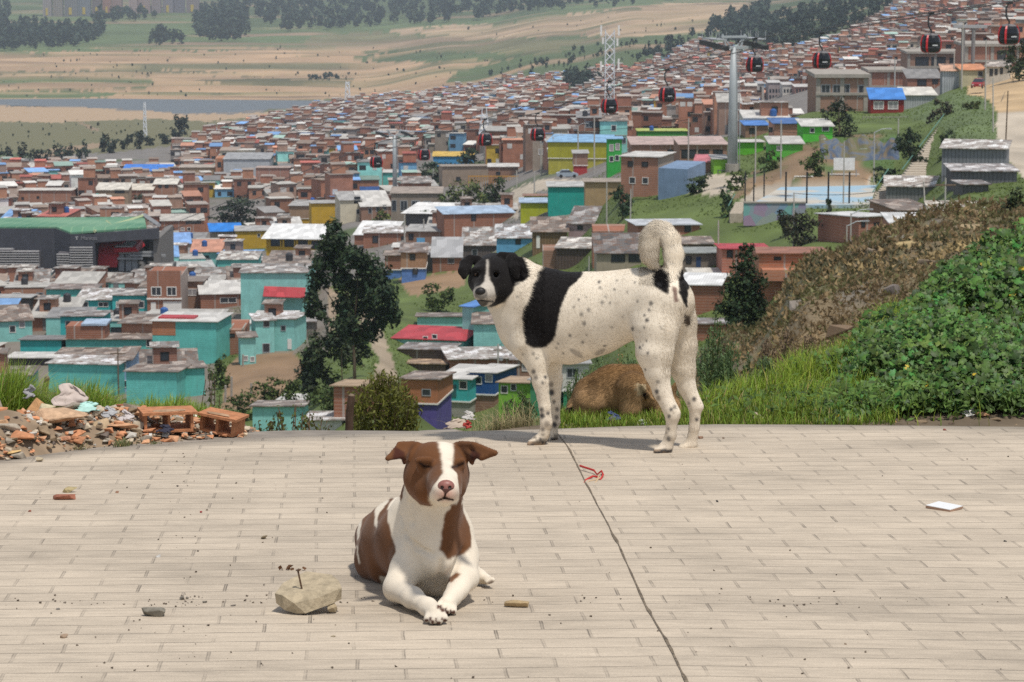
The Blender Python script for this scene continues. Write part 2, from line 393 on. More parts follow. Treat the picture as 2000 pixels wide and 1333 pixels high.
PP = P
def standing_dog():
    H = on_road(1303, 883); Fp = on_road(1058, 868); d = (Fp-H)[:2]; d /= np.linalg.norm(d); nl = np.array([-d[1], d[0]]); nl = nl if nl[1] < 0 else -nl
    M0 = H[:2]-nl*.07; AX = np.array([nl[0], nl[1], 0])
    def Q(u, v, w):
        r = ray(u, v); return r*((M0@nl+w)/(r[0]*nl[0]+r[1]*nl[1]))
    R = lambda q, r: r*q[1]*PXm
    B = Body((-.30, 8.85, -1.78), (.72, 9.85, -.94), .0038)
    def C(a, b, k=.02, flat=1., axis=AX, mode='add'):
        qa = Q(*a[:3]); qb = Q(*b[:3]); B.cone(qa, qb, R(qa, a[3]), R(qb, b[3]), k, axis, flat, mode)
    # trunk
    C((1052, 612, 0, 87), (1108, 622, 0, 86), .04, 1.42); C((1108, 622, 0, 86), (1165, 612, 0, 77), .04, 1.42)
    C((1165, 612, 0, 77), (1220, 596, 0, 64), .04, 1.4); C((1220, 596, 0, 64), (1262, 592, 0, 63), .04, 1.35); C((1262, 592, 0, 63), (1305, 590, 0, 52), .04, 1.2)
    C((1030, 640, 0, 58), (1062, 655, 0, 48), .03, 1.2)
    # neck
    C((1040, 592, 0, 70), (1000, 560, .0, 50), .045, 1.25); C((1000, 560, 0, 50), (972, 545, .03, 38), .03, 1.1)
    C((1035, 575, 0, 55), (1010, 545, .0, 42), .03, 1.1); C((1025, 620, 0, 52), (985, 585, .01, 34), .04)
    # shoulders and front legs
    for w, k in ((.062, 0), (-.062, 1)):
        dx = 0 if k == 0 else 24
        C((1040+dx*.4, 600, w, 44), (1034+dx, 672, w, 36), .035, 1.5)
        C((1034+dx, 672, w, 36), (1050+dx, 705, w, 23), .025)
    C((1047, 705, .07, 22), (1056, 745, .07, 16.5), .02); C((1056, 745, .07, 16.5), (1064, 795, .07, 11.5), .01); C((1064, 795, .07, 11.5), (1067, 826, .07, 12), .008)
    C((1067, 826, .07, 12), (1063, 848, .072, 9.5), .008); C((1063, 848, .072, 10), (1053, 862, .078, 11.5), .01)
    C((1076, 700, -.062, 20), (1085, 740, -.062, 13.5), .02); C((1085, 740, -.062, 13.5), (1085, 790, -.062, 9.5), .01); C((1085, 790, -.062, 9.5), (1084, 824, -.062, 10), .008)
    C((1084, 824, -.062, 10), (1079, 843, -.06, 8.5), .008); C((1079, 843, -.06, 9), (1073, 853, -.058, 9.5), .01)
    # hind legs
    C((1288, 590, .045, 52), (1280, 640, .06, 46), .03, 1.35); C((1280, 640, .06, 46), (1279, 690, .068, 37), .02, 1.2); C((1279, 690, .068, 37), (1284, 728, .072, 25), .015)
    C((1284, 728, .072, 25), (1293, 765, .075, 18), .012); C((1293, 765, .075, 18), (1309, 800, .078, 15), .01); C((1309, 800, .078, 14), (1314, 812, .078, 14.5), .008)
    C((1321, 806, .078, 8), (1300, 775, .076, 8), .01)
    C((1313, 814, .078, 12.5), (1310, 850, .078, 10.5), .01); C((1310, 850, .078, 10.5), (1302, 872, .08, 12), .01)
    C((1316, 596, -.045, 42), (1322, 632, -.06, 38), .025, 1.2); C((1322, 632, -.06, 38), (1330, 675, -.068, 31), .02, 1.1); C((1330, 675, -.068, 31), (1334, 722, -.072, 24), .015)
    C((1334, 722, -.072, 24), (1341, 755, -.075, 17.5), .012); C((1341, 755, -.075, 17.5), (1356, 790, -.078, 14.5), .01); C((1367, 795, -.078, 8), (1350, 765, -.076, 8), .01)
    C((1358, 800, -.078, 12.5), (1356, 835, -.078, 9.8), .01); C((1356, 835, -.078, 9.8), (1350, 866, -.078, 11.5), .01)
    C((1300, 560, 0, 40), (1322, 585, 0, 30), .02, 1.1)
    # paws and toes
    def paw(u, v, w, sp, n=4, L=15, r=6.8, down=2):
        c = Q(u, v, w); rc = R(c, 12); B.ell(c, (rc*1.25, rc*1.25, rc*.9), None, .012)
        for i in range(n):
            a = (i-(n-1)/2); t = Q(u-L+sp*a*.25, v+down, w) + np.array([AX[0], AX[1], 0])*a*.0205 - np.array([d[0], d[1], 0])*abs(a)*.008*-1*-1
            B.cone(c+np.array([AX[0], AX[1], 0])*a*.011, t, R(c, r*1.1), R(c, r), .0015)
    paw(1052, 862, .078, 0); paw(1076, 853, -.058, 0, L=8); paw(1298, 876, .08, 0); paw(1347, 870, -.078, 0)
    # head, turned towards the viewer
    yh = Q(968, 545, .03)[1]-.05
    def K(a, b, k=.015, flat=1., axis=None, mode='add'):
        qa = P(a[0], a[1], yh+a[2]); qb = P(b[0], b[1], yh+b[2]); B.cone(qa, qb, R(qa, a[3]), R(qb, b[3]), k, axis, flat, mode)
    K((966, 537, .03, 43), (962, 541, .0, 42), .03)              # skull
    K((990, 553, .02, 27), (975, 566, -.01, 24), .025); K((938, 550, .0, 24), (945, 562, -.02, 22), .02)   # cheeks
    K((957, 552, -.02, 31), (946, 570, -.075, 21), .022)           # upper muzzle
    K((946, 571, -.075, 19.5), (940, 574, -.10, 16), .012)
    K((962, 578, -.01, 20), (945, 590, -.075, 9.5), .015)           # lower jaw
    K((952, 525, -.045, 7), (955, 545, -.06, 6), .012)            # bridge
    K((925, 528, -.035, 6), (938, 526, -.048, 6), .012); K((964, 528, -.048, 6), (980, 531, -.035, 6), .012)  # brows
    for eu in (931, 969): K((eu, 537, -.075, 6), (eu, 537, -.05, 6), .008, mode='cut')
    # ears folded down
    E = lambda u, v, y: P(u, v, yh+y)
    for ch in ([(932, 507, .0, 9), (917, 507, .0, 9), (906, 516, -.01, 9), (903, 530, -.03, 9), (906, 541, -.035, 6)], [(917, 510, .0, 8), (912, 528, -.02, 8), (908, 540, -.03, 5)],
               [(980, 503, .0, 12), (1000, 503, -.01, 10), (1012, 512, -.03, 9), (1019, 524, -.045, 6), (1025, 532, -.05, 3.5)], [(1000, 508, -.02, 12), (1006, 525, -.045, 10), (1010, 541, -.05, 6)]):
        for p, q in zip(ch, ch[1:]): K(p, q, .006, 2.2, (.15, 1, 0))
    # tail
    T = [(1304, 566, 0, 19), (1313, 535, 0, 18), (1315, 500, 0, 18), (1310, 472, 0, 18), (1298, 455, 0, 18), (1283, 451, .01, 18), (1271, 464, .02, 18.5), (1268, 482, .03, 18.5), (1269, 499, .035, 16), (1274, 512, .035, 10), (1279, 519, .035, 5)]
    for a, b in zip(T, T[1:]): C(a, b, .012)
    eyes = [B.surf(930.5, 536, yh-.2, yh+.1), B.surf(969, 537, yh-.2, yh+.1)]; nosep = B.surf(938.5, 571, yh-.25, yh)
    V, Fq = B.net(); N = vnormals(V, Fq); u, v = proj(V)
    jit = (fbm(V, 24, 3)-.5)*11; jit2 = (fbm(V+9, 24, 3)-.5)*11; uj, vj = u+jit, v+jit2
    r = np.random.default_rng(2)
    Cc = np.tile(np.array([.76, .675, .545]), (len(V), 1)) * (0.9+.2*fbm(V, 25, 3))[:, None]
    warm = np.clip((fbm(V+3, 9, 3)-.52)*5, 0, 1)[:, None]; Cc = Cc*(1-warm*.25)+np.array([.50, .40, .27])*warm*.25
    blk = np.array([.009, .008, .008]); gry = np.array([.075, .072, .075])
    def band(poly): 
        m = inpoly(uj, vj, poly); Cc[m] = blk*(1+.4*r.random((m.sum(), 1)))
    band([(1056, 520), (1100, 520), (1140, 530), (1128, 548), (1112, 566), (1100, 590), (1092, 615), (1088, 640), (1080, 665), (1068, 676), (1045, 680), (1026, 672), (1018, 650), (1019, 620), (1030, 590), (1042, 560), (1050, 540)])
    band([(1272, 526), (1292, 522), (1300, 535), (1306, 555), (1306, 574), (1295, 572), (1280, 562), (1272, 546)]); 
    m = inpoly(uj, vj, [(1330, 525), (1345, 545), (1345, 600), (1336, 590), (1327, 570), (1325, 545)]) & (V[:, 2] < Q(1330, 545, 0)[2]+.02); Cc[m] = blk
    m = inpoly(u+jit*.5, v+jit2*.5, [(1336, 612), (1347, 618), (1349, 632), (1340, 640), (1335, 630)]); Cc[m] = np.array([.07, .05, .035])
    m = inpoly(u, v, [(1313, 560), (1322, 562), (1324, 590), (1316, 592)]) & (v > 560); Cc[m] = Cc[m]*.2+np.array([.08, .02, .015])
    SPOTS = [(1176, 591, 5), (1191, 592, 3), (1170, 551, 4), (1172, 562, 4), (1204, 548, 3), (1149, 606, 5), (1135, 614, 5), (1141, 632, 6), (1113, 656, 4), (1245, 589, 3), (1271, 593, 6), (1267, 606, 4), (1263, 626, 5), (1235, 642, 4), (1258, 616, 3), (1249, 679, 4), (1255, 674, 3), (1265, 690, 4), (1285, 746, 5), (1283, 765, 6), (1286, 778, 6), (1311, 800, 5), (1307, 813, 5), (1306, 858, 7), (1302, 846, 4), (1318, 795, 5), (1355, 780, 6), (1360, 820, 5), (1345, 788, 4), (1340, 815, 3), (1042, 726, 6), (1047, 738, 6), (1065, 737, 5), (1035, 740, 6), (1044, 772, 6), (1058, 800, 6), (1059, 812, 7), (1068, 828, 8), (1070, 807, 5), (1076, 751, 7), (1077, 767, 8), (1082, 785, 5), (1088, 800, 6), (1087, 816, 7), (1083, 830, 8), (1060, 748, 4), (1087, 680, 3), (1090, 672, 3), (1087, 636, 3), (1145, 580, 3), (1182, 579, 3), (1200, 566, 3), (1130, 585, 3), (1138, 669, 4), (1180, 676, 3), (1260, 722, 3), (1290, 640, 3), (1258, 640, 3), (1041, 691, 4), (1021, 692, 3), (1055, 858, 5), (1060, 840, 5), (1306, 838, 4), (1262, 666, 3), (1285, 553, 4), (1160, 640, 2.5), (1145, 655, 2.5), (1010, 580, 3), (1048, 700, 3), (1120, 600, 2.5), (1225, 570, 3), (1240, 552, 3), (1100, 690, 3), (1216, 620, 2.5), (1195, 640, 2.5), (1280, 700, 2.5)]
    for a, b, rad in SPOTS:
        q = np.hypot((u-a)+jit*.18, (v-b)*.85+jit2*.18)/(rad*.72); w = np.clip((1.2-q)/.5, 0, 1)[:, None]*(.7+.3*((a*7+b) % 3)/2); Cc[:] = Cc*(1-w)+gry*.8*w
    for a, b, L, ang in ((1125, 690, 16, .6), (1172, 688, 12, -.5)):     # grey smudges low on the belly
        q = np.hypot(((u-a)*math.cos(ang)+(v-b)*math.sin(ang))/L, (-(u-a)*math.sin(ang)+(v-b)*math.cos(ang))/5); m = q < 1; Cc[m] = Cc[m]*.55+gry*.45
    # black head with white blaze and muzzle
    hd = inpoly(u+jit*.3, v+jit2*.3, [(885, 480), (995, 484), (1014, 490), (1030, 520), (1034, 540), (1020, 552), (1008, 552), (1001, 574), (985, 591), (962, 600), (930, 602), (905, 570), (885, 550)]) & (V[:, 1] < yh+.06)
    Cc[hd] = blk*(1+.3*r.random((hd.sum(), 1)))
    wht = np.array([.55, .50, .43])
    m = inpoly(u+jit*.25, v, [(950.8, 507), (953, 507), (953.5, 530), (957, 547), (966, 562), (969, 580), (966, 590), (952, 600), (935, 598), (923, 590), (920, 576), (927, 563), (938, 558), (946, 551), (949, 535)]) & hd; Cc[m] = wht*(1-.25*r.random((m.sum(), 1)))
    m = inpoly(u+jit*.2, v+jit2*.2, [(926, 562), (936, 558), (950, 566), (952, 580), (940, 586), (928, 582)]) & hd; Cc[m] = wht*.35
    m = (np.hypot(u-942, (v-592)*1.6) < 11) & hd & (V[:, 1] < yh-.02); Cc[m] = wht*.16
    m = hd & (V[:, 1] < yh) & (abs(v-(587+abs(u-940)*.12)) < 1.6) & (u > 925) & (u < 964); Cc[m] = blk
    lg = np.clip((v-720)/120, 0, 1)[:, None]*(Cc[:, :1] > .2); Cc[:] = Cc*(1-lg*.35)+np.array([.46, .36, .26])*lg*.35
    toe = (v > 862) & (u < 1075) | (v > 855) & (u > 1075) & (u < 1100) | (v > 878) & (u > 1200)
    Cc[toe] *= np.array([.5, .42, .36]); m = toe & (fbm(V, 60, 2) > .5); Cc[m] = gry
    m = ((v > 848) & (u < 1100)); Cc[m] *= np.where(fbm(V[m], 70, 2) > .52, .35, 1)[:, None]
    Cc = soften(Cc, Fq, 2); dog = thing('dog', 'tall cream dog with black head and black shoulder band, standing, tail curled up', 'dog')
    link('body', mesh('body', V, Fq, M_FUR, Cc, smooth=True), dog)
    D3 = np.array([-d[0], -d[1], -.45])
    tz = Q(1300, 548, 0)[2]
    tailm = lambda p: (p[:, 2] > tz) & (p[:, 0] > Q(1245, 500, 0)[0]) & (proj(p)[0] > 1246)
    def leng(p):
        L = np.full(len(p), .0085); uu, vv = proj(p); L[tailm(p)] = .020; L[(vv > 700)] = .007; L[(uu < 1005)] = .006; L[(uu > 1000) & (uu < 1060) & (vv < 660)] = .013; L[(uu > 1290) & (vv > 590) & (vv < 735)] = .013; return L
    TP = np.array([Q(*t[:3]) for t in T]); TD = np.gradient(TP, axis=0)
    def flow(p, n):
        f = np.tile(D3, (len(p), 1)); tm = tailm(p); k = np.argmin(((p[tm][:, None]-TP[None])**2).sum(-1), 1); g = TD[k]; f[tm] = g/np.linalg.norm(g, axis=1)[:, None]*1.2
        f = f+(fbm(p, 22, 2)-.5)[:, None]*np.array([.8, .5, .9]); return f
    uu, vv = u, v
    keep = np.where((uu < 1012) & (V[:, 1] < yh+.08), .35, 1.)*np.where(tailm(V), 3.0, 1)
    fur('fur', V, Fq, Cc, N, 120000, leng, .0008, flow, dog, M_HAIR, .22, keep)
    for e in eyes:
        c = e+np.array([0, .0045, 0]); ball('eye', c, .0075, M_EYE, dog); 
        ball('pupil', c+np.array([0, -.0046, -.0005]), .0038, M_PUPIL, dog, 8)
    nb = ball('nose', nosep+np.array([0, .009, 0]), .0165, M_NOSE, dog, 12, (1.05, .8, .85))
    return dog

def lying_dog():
    P = lambda u, v, Y: PP(u, v, Y-.165)
    R = lambda q, r: r*q[1]*PXm
    def C(a, b, k=.02, flat=1., axis=None, mode='add'):
        qa = P(*a[:3]); qb = P(*b[:3]); B.cone(qa, qb, R(qa, a[3]), R(qb, b[3]), k, axis, flat, mode)
    B = Body((-.40, 5.86, -1.62), (.0, 7.0, -1.08), .0030)
    # trunk
    C((765, 1052, 6.98, 66), (792, 1056, 6.80, 78), .05); C((792, 1056, 6.80, 78), (820, 1062, 6.66, 78), .05); C((820, 1062, 6.66, 76), (845, 1068, 6.56, 68), .05)
    C((738, 1096, 6.84, 38), (752, 1112, 6.76, 30), .03); C((728, 1050, 6.95, 30), (735, 1096, 6.84, 36), .04)
    C((845, 1100, 6.58, 60), (850, 1120, 6.56, 46), .04); C((790, 1045, 6.62, 46), (800, 1090, 6.58, 44), .04); C((800, 1000, 6.60, 34), (792, 1035, 6.60, 36), .04)
    C((886, 1050, 6.58, 38), (893, 1085, 6.56, 38), .03)
    # neck
    C((845, 1030, 6.60, 70), (843, 975, 6.52, 56), .04); C((843, 975, 6.52, 56), (848, 930, 6.48, 50), .03); C((840, 1045, 6.50, 40), (856, 1090, 6.48, 34), .05)
    # front legs
    C((800, 1095, 6.52, 38), (778, 1146, 6.47, 27), .025); C((775, 1151, 6.47, 25), (806, 1168, 6.38, 20.5), .02); C((806, 1168, 6.38, 20.5), (836, 1187, 6.31, 16), .015); C((836, 1186, 6.31, 18), (850, 1199, 6.265, 18.5), .015)
    C((899, 1090, 6.56, 33), (908, 1128, 6.50, 27), .025); C((908, 1130, 6.49, 26), (893, 1153, 6.44, 20), .015); C((893, 1153, 6.44, 20), (884, 1166, 6.41, 17), .012); C((884, 1166, 6.41, 17), (874, 1181, 6.37, 17), .012)
    # toes
    for (a, b, ya), (c, e, yc) in zip([(840, 1198, 6.27), (846, 1200, 6.262), (855, 1200, 6.262), (863, 1197, 6.265)], [(834, 1210, 6.235), (845, 1213, 6.222), (858, 1213.5, 6.222), (869, 1209, 6.235)]): C((a, b, ya, 9), (c, e, yc, 7.2), .003)
    for (a, b, ya), (c, e, yc) in zip([(867, 1175, 6.38), (871, 1180, 6.375), (877, 1184, 6.37), (884, 1186, 6.37)], [(857, 1183, 6.355), (865, 1189, 6.34), (875, 1193.5, 6.33), (886, 1194.5, 6.34)]): C((a, b, ya, 9), (c, e, yc, 6.8), .003)
    # hind foot showing beside the elbow
    C((905, 1110, 6.70, 26), (935, 1126, 6.72, 14), .02); C((935, 1126, 6.72, 14), (950, 1132, 6.70, 11), .01)
    for c in ((952, 1137), (958, 1136), (962, 1133)): C((948, 1131, 6.70, 7), (c[0], c[1], 6.675, 5.5), .003)
    # head
    C((846, 912, 6.46, 50), (862, 911, 6.46, 49), .025)
    C((826, 938, 6.45, 35), (836, 956, 6.42, 30), .03); C((886, 934, 6.45, 30), (884, 952, 6.42, 27), .025)
    C((866, 925, 6.42, 38), (868, 946, 6.35, 31), .03); C((868, 948, 6.35, 31), (870, 958, 6.28, 26), .02)
    C((857, 964, 6.30, 15), (852, 966, 6.34, 15), .012); C((884, 964, 6.30, 14), (886, 966, 6.34, 14), .012)
    C((869, 975, 6.33, 15), (873, 976, 6.29, 11), .014)
    C((869, 915, 6.39, 15), (871, 945, 6.30, 13), .012)
    C((818, 900, 6.395, 8), (838, 899, 6.385, 8), .012); C((886, 901, 6.385, 7), (902, 900, 6.395, 7), .012)         # brows
    C((822, 913, 6.40, 8), (840, 914, 6.39, 7), .01); C((888, 914, 6.39, 6), (903, 912, 6.40, 6), .01)
    # closed eyes: a shallow crease
    for pts in ([(820, 905), (828, 911), (842, 913)], [(884, 913), (894, 911), (904, 906)]):
        for a, b in zip(pts, pts[1:]):
            sa = B.surf(a[0], a[1], 6.0, 6.5); sb = B.surf(b[0], b[1], 6.0, 6.5); B.cone(sa, sb, .002, .002, .002, mode='cut')
    for pts in ([(871, 962), (868, 973)], [(868, 973), (857, 978)], [(868, 973), (884, 977)]):
        a, b = pts; sa = B.surf(a[0], a[1], 5.9, 6.5); sb = B.surf(b[0], b[1], 5.9, 6.5); B.cone(sa, sb, .002, .002, .002, mode='cut')
    for pts in ([(782, 1005), (792, 1040), (815, 1068), (842, 1082)], [(862, 1098), (858, 1125), (856, 1150)], [(800, 985), (806, 1020)], [(905, 1075), (890, 1100), (880, 1120)]):
        for a, b in zip(pts, pts[1:]):
            sa = B.surf(a[0], a[1], 5.9, 6.8); sb = B.surf(b[0], b[1], 5.9, 6.8)
            if abs(sa[1]-sb[1]) < .15: B.cone(sa, sb, .003, .003, .014, mode='cut')
    # ears
    E = lambda u, v, y: P(u, v, y)
    B.tri(E(815, 868, 6.47), E(806, 895, 6.45), E(780, 869, 6.44), .006, .012); B.tri(E(806, 866, 6.46), E(780, 868, 6.44), E(757, 895, 6.40), .0045, .006); B.tri(E(800, 872, 6.45), E(757, 897, 6.40), E(788, 892, 6.42), .0045, .006)
    B.tri(E(800, 885, 6.455), E(788, 890, 6.42), E(790, 904, 6.425), .005, .008)
    B.tri(E(893, 868, 6.47), E(912, 896, 6.45), E(920, 869, 6.44), .006, .012); B.tri(E(898, 866, 6.46), E(925, 868, 6.43), E(967, 885, 6.40), .0045, .006); B.tri(E(908, 876, 6.45), E(967, 886, 6.40), E(940, 896, 6.41), .0045, .006)
    B.tri(E(908, 880, 6.455), E(926, 892, 6.42), E(922, 905, 6.43), .005, .008)
    B.tri(E(925, 868, 6.43), E(967, 885, 6.40), E(940, 896, 6.41), .0045, .006)
    nosep = B.surf(871, 951, 5.85, 6.4)
    V, Fq = B.net(); 
    gz = road_z(V[:, 0], V[:, 1])-.002; V[:, 2] = np.maximum(V[:, 2], gz)
    N = vnormals(V, Fq); u, v = proj(V); r = np.random.default_rng(4)
    j1 = (fbm(V, 35, 3)-.5)*8; j2 = (fbm(V+5, 35, 3)-.5)*8; uj, vj = u+j1, v+j2
    wht = np.array([.70, .62, .50]); brn = np.array([.135, .057, .023])
    Cc = np.tile(wht, (len(V), 1))*(.92+.16*fbm(V, 20, 3))[:, None]
    bt = brn*(0.75+.5*fbm(V+2, 14, 3))[:, None]
    z = lambda pts: zpoly(pts, 650, 830, 3.175)
    body = inpoly(uj, vj, z([(390, 425), (345, 510), (342, 600), (360, 680), (388, 740), (392, 820), (370, 890), (340, 950), (345, 1010), (60, 1010), (60, 400), (300, 380)])) & (V[:, 1] > 6.335)
    Cc[body] = bt[body]
    for pl in ([(345, 455), (300, 465), (262, 540), (258, 620), (272, 640), (292, 545), (345, 480)], [(190, 545), (150, 640), (146, 720), (158, 700), (180, 610)], [(150, 740), (146, 800), (168, 860), (176, 850), (160, 800)], [(288, 940), (335, 950), (335, 1015), (310, 995)]):
        m = inpoly(uj, vj, z(pl)) & body; Cc[m] = wht
    hd = (inpoly(uj, vj, z([(300, 60), (1040, 60), (1040, 290), (850, 300), (835, 400), (800, 470), (790, 500), (600, 505), (540, 500), (470, 430), (445, 370), (425, 470), (412, 460), (435, 300), (300, 260)])) & (V[:, 1] < 6.455)) ; Cc[hd] = bt[hd]
    m = inpoly(u+j1*.3, v+j2*.3, z([(650, 100), (740, 95), (752, 150), (748, 210), (735, 265), (770, 300), (782, 400), (784, 470), (760, 505), (620, 505), (597, 470), (600, 430), (625, 375), (682, 300), (676, 240), (668, 180)])) & hd; Cc[m] = wht*1.02; mz = m
    m = inpoly(uj, vj, z([(725, 495), (800, 450), (802, 520), (852, 640), (858, 760), (810, 800), (715, 840), (690, 800), (662, 770), (672, 680), (685, 600), (690, 560), (730, 525)])) & (v > 985) ; Cc[m] = bt[m]
    m = inpoly(uj, vj, z([(720, 935), (770, 915), (790, 925), (740, 985), (715, 975)])); Cc[m] = bt[m]*1.3
    pk = np.array([.50, .25, .19])
    q = np.hypot((u-871)/28, (v-966)/17); w = np.clip(1.15-q, 0, 1)[:, None]*mz[:, None]; Cc = Cc*(1-w*.85)+pk*w*.85
    for pts in ([(820, 905), (828, 911), (842, 913)], [(884, 913), (894, 911), (904, 906)], [(871, 962), (868, 973)], [(868, 973), (856, 978)], [(868, 973), (885, 977)]):
        for a, b in zip(pts, pts[1:]):
            a = np.array(a, float); b = np.array(b, float); dd = b-a; tt = np.clip(((u-a[0])*dd[0]+(v-a[1])*dd[1])/(dd@dd), 0, 1)
            di = np.hypot(u-a[0]-tt*dd[0], v-a[1]-tt*dd[1]); m = (di < 1.7) & (V[:, 1] < 6.335); Cc[m] = np.array([.03, .013, .008])
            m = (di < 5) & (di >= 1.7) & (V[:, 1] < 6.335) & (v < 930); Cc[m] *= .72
    for cx, cy, rx, ry in ((827, 918, 9, 3),): pass
    ei = (inpoly(u, v, z([(380, 130), (445, 170), (450, 250), (425, 250), (400, 215), (370, 215)])) | inpoly(u, v, z([(860, 150), (920, 180), (905, 240), (880, 250), (850, 200)]))) & (V[:, 1] < 6.305); Cc[ei] = np.array([.06, .02, .012])
    for a, b in ((833, 1212), (845, 1216), (857, 1217), (869, 1212), (856, 1186), (864, 1192), (874, 1196.5), (886, 1196)):
        m = np.hypot(u-a, v-b) < 3.4; Cc[m] = np.array([.10, .05, .035])
    toe = (v > 1205) & (u > 820) & (u < 880); Cc[toe] *= .85
    for a, b in ((840.5, 1209), (851.5, 1211), (863.5, 1209), (861, 1187), (870, 1192), (880.5, 1195), (956, 1138), (961, 1136)):
        m = np.hypot(u-a, (v-b)*.5) < 1.8; Cc[m] = np.array([.11, .06, .045])  # gaps between the toes: their shade is painted into the coat colour
    O = Cc.copy(); keepd = ((O.sum(1) < .22) & (v > 1180)) | (O.sum(1) < .08); Cc = soften(Cc, Fq, 3)*(.84+.32*fbm(V+8, 11, 3))[:, None]; Cc[keepd] = O[keepd]; dog = thing('dog', 'brown and white dog lying on the paving with eyes closed, ears out sideways', 'dog')
    link('body', mesh('body', V, Fq, M_FUR, Cc, smooth=True), dog)
    def flow(p, n):
        f = np.tile(np.array([-.15, .75, -.6]), (len(p), 1)); uu, vv = proj(p); h = vv < 985; f[h] = np.array([0, .7, .35])
        return f+(fbm(p, 16, 2)-.5)[:, None]*np.array([.7, .3, .5])
    fur('fur', V, Fq, Cc, N, 120000, .0046, .0006, flow, dog, M_HAIR, .15, None, 3, .2)
    # nose leather with nostrils
    c = nosep+np.array([0, .008, 0]); Bn = Body(c-.03, c+.03, .0012)
    Bn.ell(c, (.0185, .013, .0135), None, .004); Bn.ell(c+np.array([0, -.004, -.009]), (.008, .008, .008), None, .006)
    for s in (-1, 1): Bn.ell(c+np.array([s*.0085, -.012, -.001]), (.0038, .004, .003), None, .002, 'cut');
    Vn, Fn = Bn.net(); cn = np.tile(np.array([.26, .105, .085]), (len(Vn), 1)); dz = Vn-c; m = dz[:, 2] < -.0035; cn[m] = np.array([.09, .035, .03])
    m = (np.hypot(abs(dz[:, 0])-.0085, dz[:, 2]+.001) < .004) & (dz[:, 1] < 0); cn[m] = np.array([.02, .008, .006])
    link('nose', mesh('nose', Vn, Fn, attrmat('nose_leather', rough=.45, spec=.4, noise=.2, scale=300), cn, smooth=True), dog)
    return dog

def grazing_dog():
    B = Body((.0, 9.7, -2.15), (.85, 10.9, -1.25), .0055); Y0 = 10.25
    R = lambda q, r: r*q[1]*PXm
    def C(a, b, k=.02, flat=1., mode='add'):
        qa = P(a[0], a[1], Y0+a[2]); qb = P(b[0], b[1], Y0+b[2]); B.cone(qa, qb, R(qa, a[3]), R(qb, b[3]), k, (0, 1, 0), flat, mode)
    C((1162, 775, 0, 44), (1200, 764, 0, 50), .03, 1.3); C((1200, 764, 0, 50), (1245, 762, 0, 48), .03, 1.3); C((1245, 762, 0, 46), (1275, 775, .0, 38), .03, 1.2)
    C((1150, 790, -.06, 30), (1138, 840, -.07, 16), .03); C((1138, 840, -.07, 15), (1142, 880, -.07, 9), .02); C((1140, 800, .08, 26), (1128, 850, .08, 12), .03)
    C((1236, 760, -.08, 34), (1232, 805, -.10, 20), .025); C((1232, 805, -.10, 20), (1222, 850, -.10, 11), .02); C((1222, 850, -.10, 11), (1218, 880, -.10, 9), .02); C((1262, 790, .08, 20), (1262, 860, .08, 11), .02)
    C((1278, 775, -.04, 32), (1298, 790, -.06, 26), .03); C((1298, 790, -.06, 27), (1306, 802, -.08, 26), .02); C((1302, 806, -.10, 20), (1288, 826, -.14, 12), .02)
    E = lambda u, v, y: P(u, v, Y0+y)
    B.tri(E(1298, 775, -.10), E(1318, 772, -.08), E(1322, 748, -.08), .006, .01); B.tri(E(1262, 772, -.12), E(1276, 782, -.12), E(1254, 752, -.14), .006, .01)
    for a, b in zip([(1135, 770, 0, 12), (1122, 790, 0, 11), (1114, 808, -.02, 10)], [(1122, 790, 0, 11), (1114, 808, -.02, 10), (1104, 822, -.03, 5)]): C(a, b, .015)
    V, Fq = B.net(); N = vnormals(V, Fq); u, v = proj(V); n = fbm(V, 12, 3); k = np.clip((v-725)/60, 0, 1)[:, None]
    top = np.array([.20, .11, .045]); low = np.array([.38, .235, .115]); Cc = (top*(1-k)+low*k)*(.75+.5*n)[:, None]
    m = np.hypot((u-1160)/12, (v-760)/22) < 1; Cc[m] *= .55
    m = (u < 1122) & (v > 796); Cc[m] = np.array([.02, .014, .01])
    m = inpoly(u, v, [(1243, 748), (1262, 752), (1262, 768), (1246, 775)]); Cc[m] = np.array([.42, .32, .19])
    m = np.hypot(u-1262, v-772) < 6; Cc[m] = np.array([.02, .012, .01])
    dog = thing('dog', 'tawny dog sniffing in the grass behind the legs of the standing dog', 'dog')
    link('body', mesh('body', V, Fq, M_FUR, Cc, smooth=True), dog)
    fur('fur', V, Fq, Cc, N, 40000, .014, .0011, lambda p, n: np.tile(np.array([-1., 0, -.5]), (len(p), 1))+(fbm(p, 22, 2)-.5)[:, None]*.8, dog, M_HAIR, .25, None, 7)
standing_dog(); lying_dog(); grazing_dog()
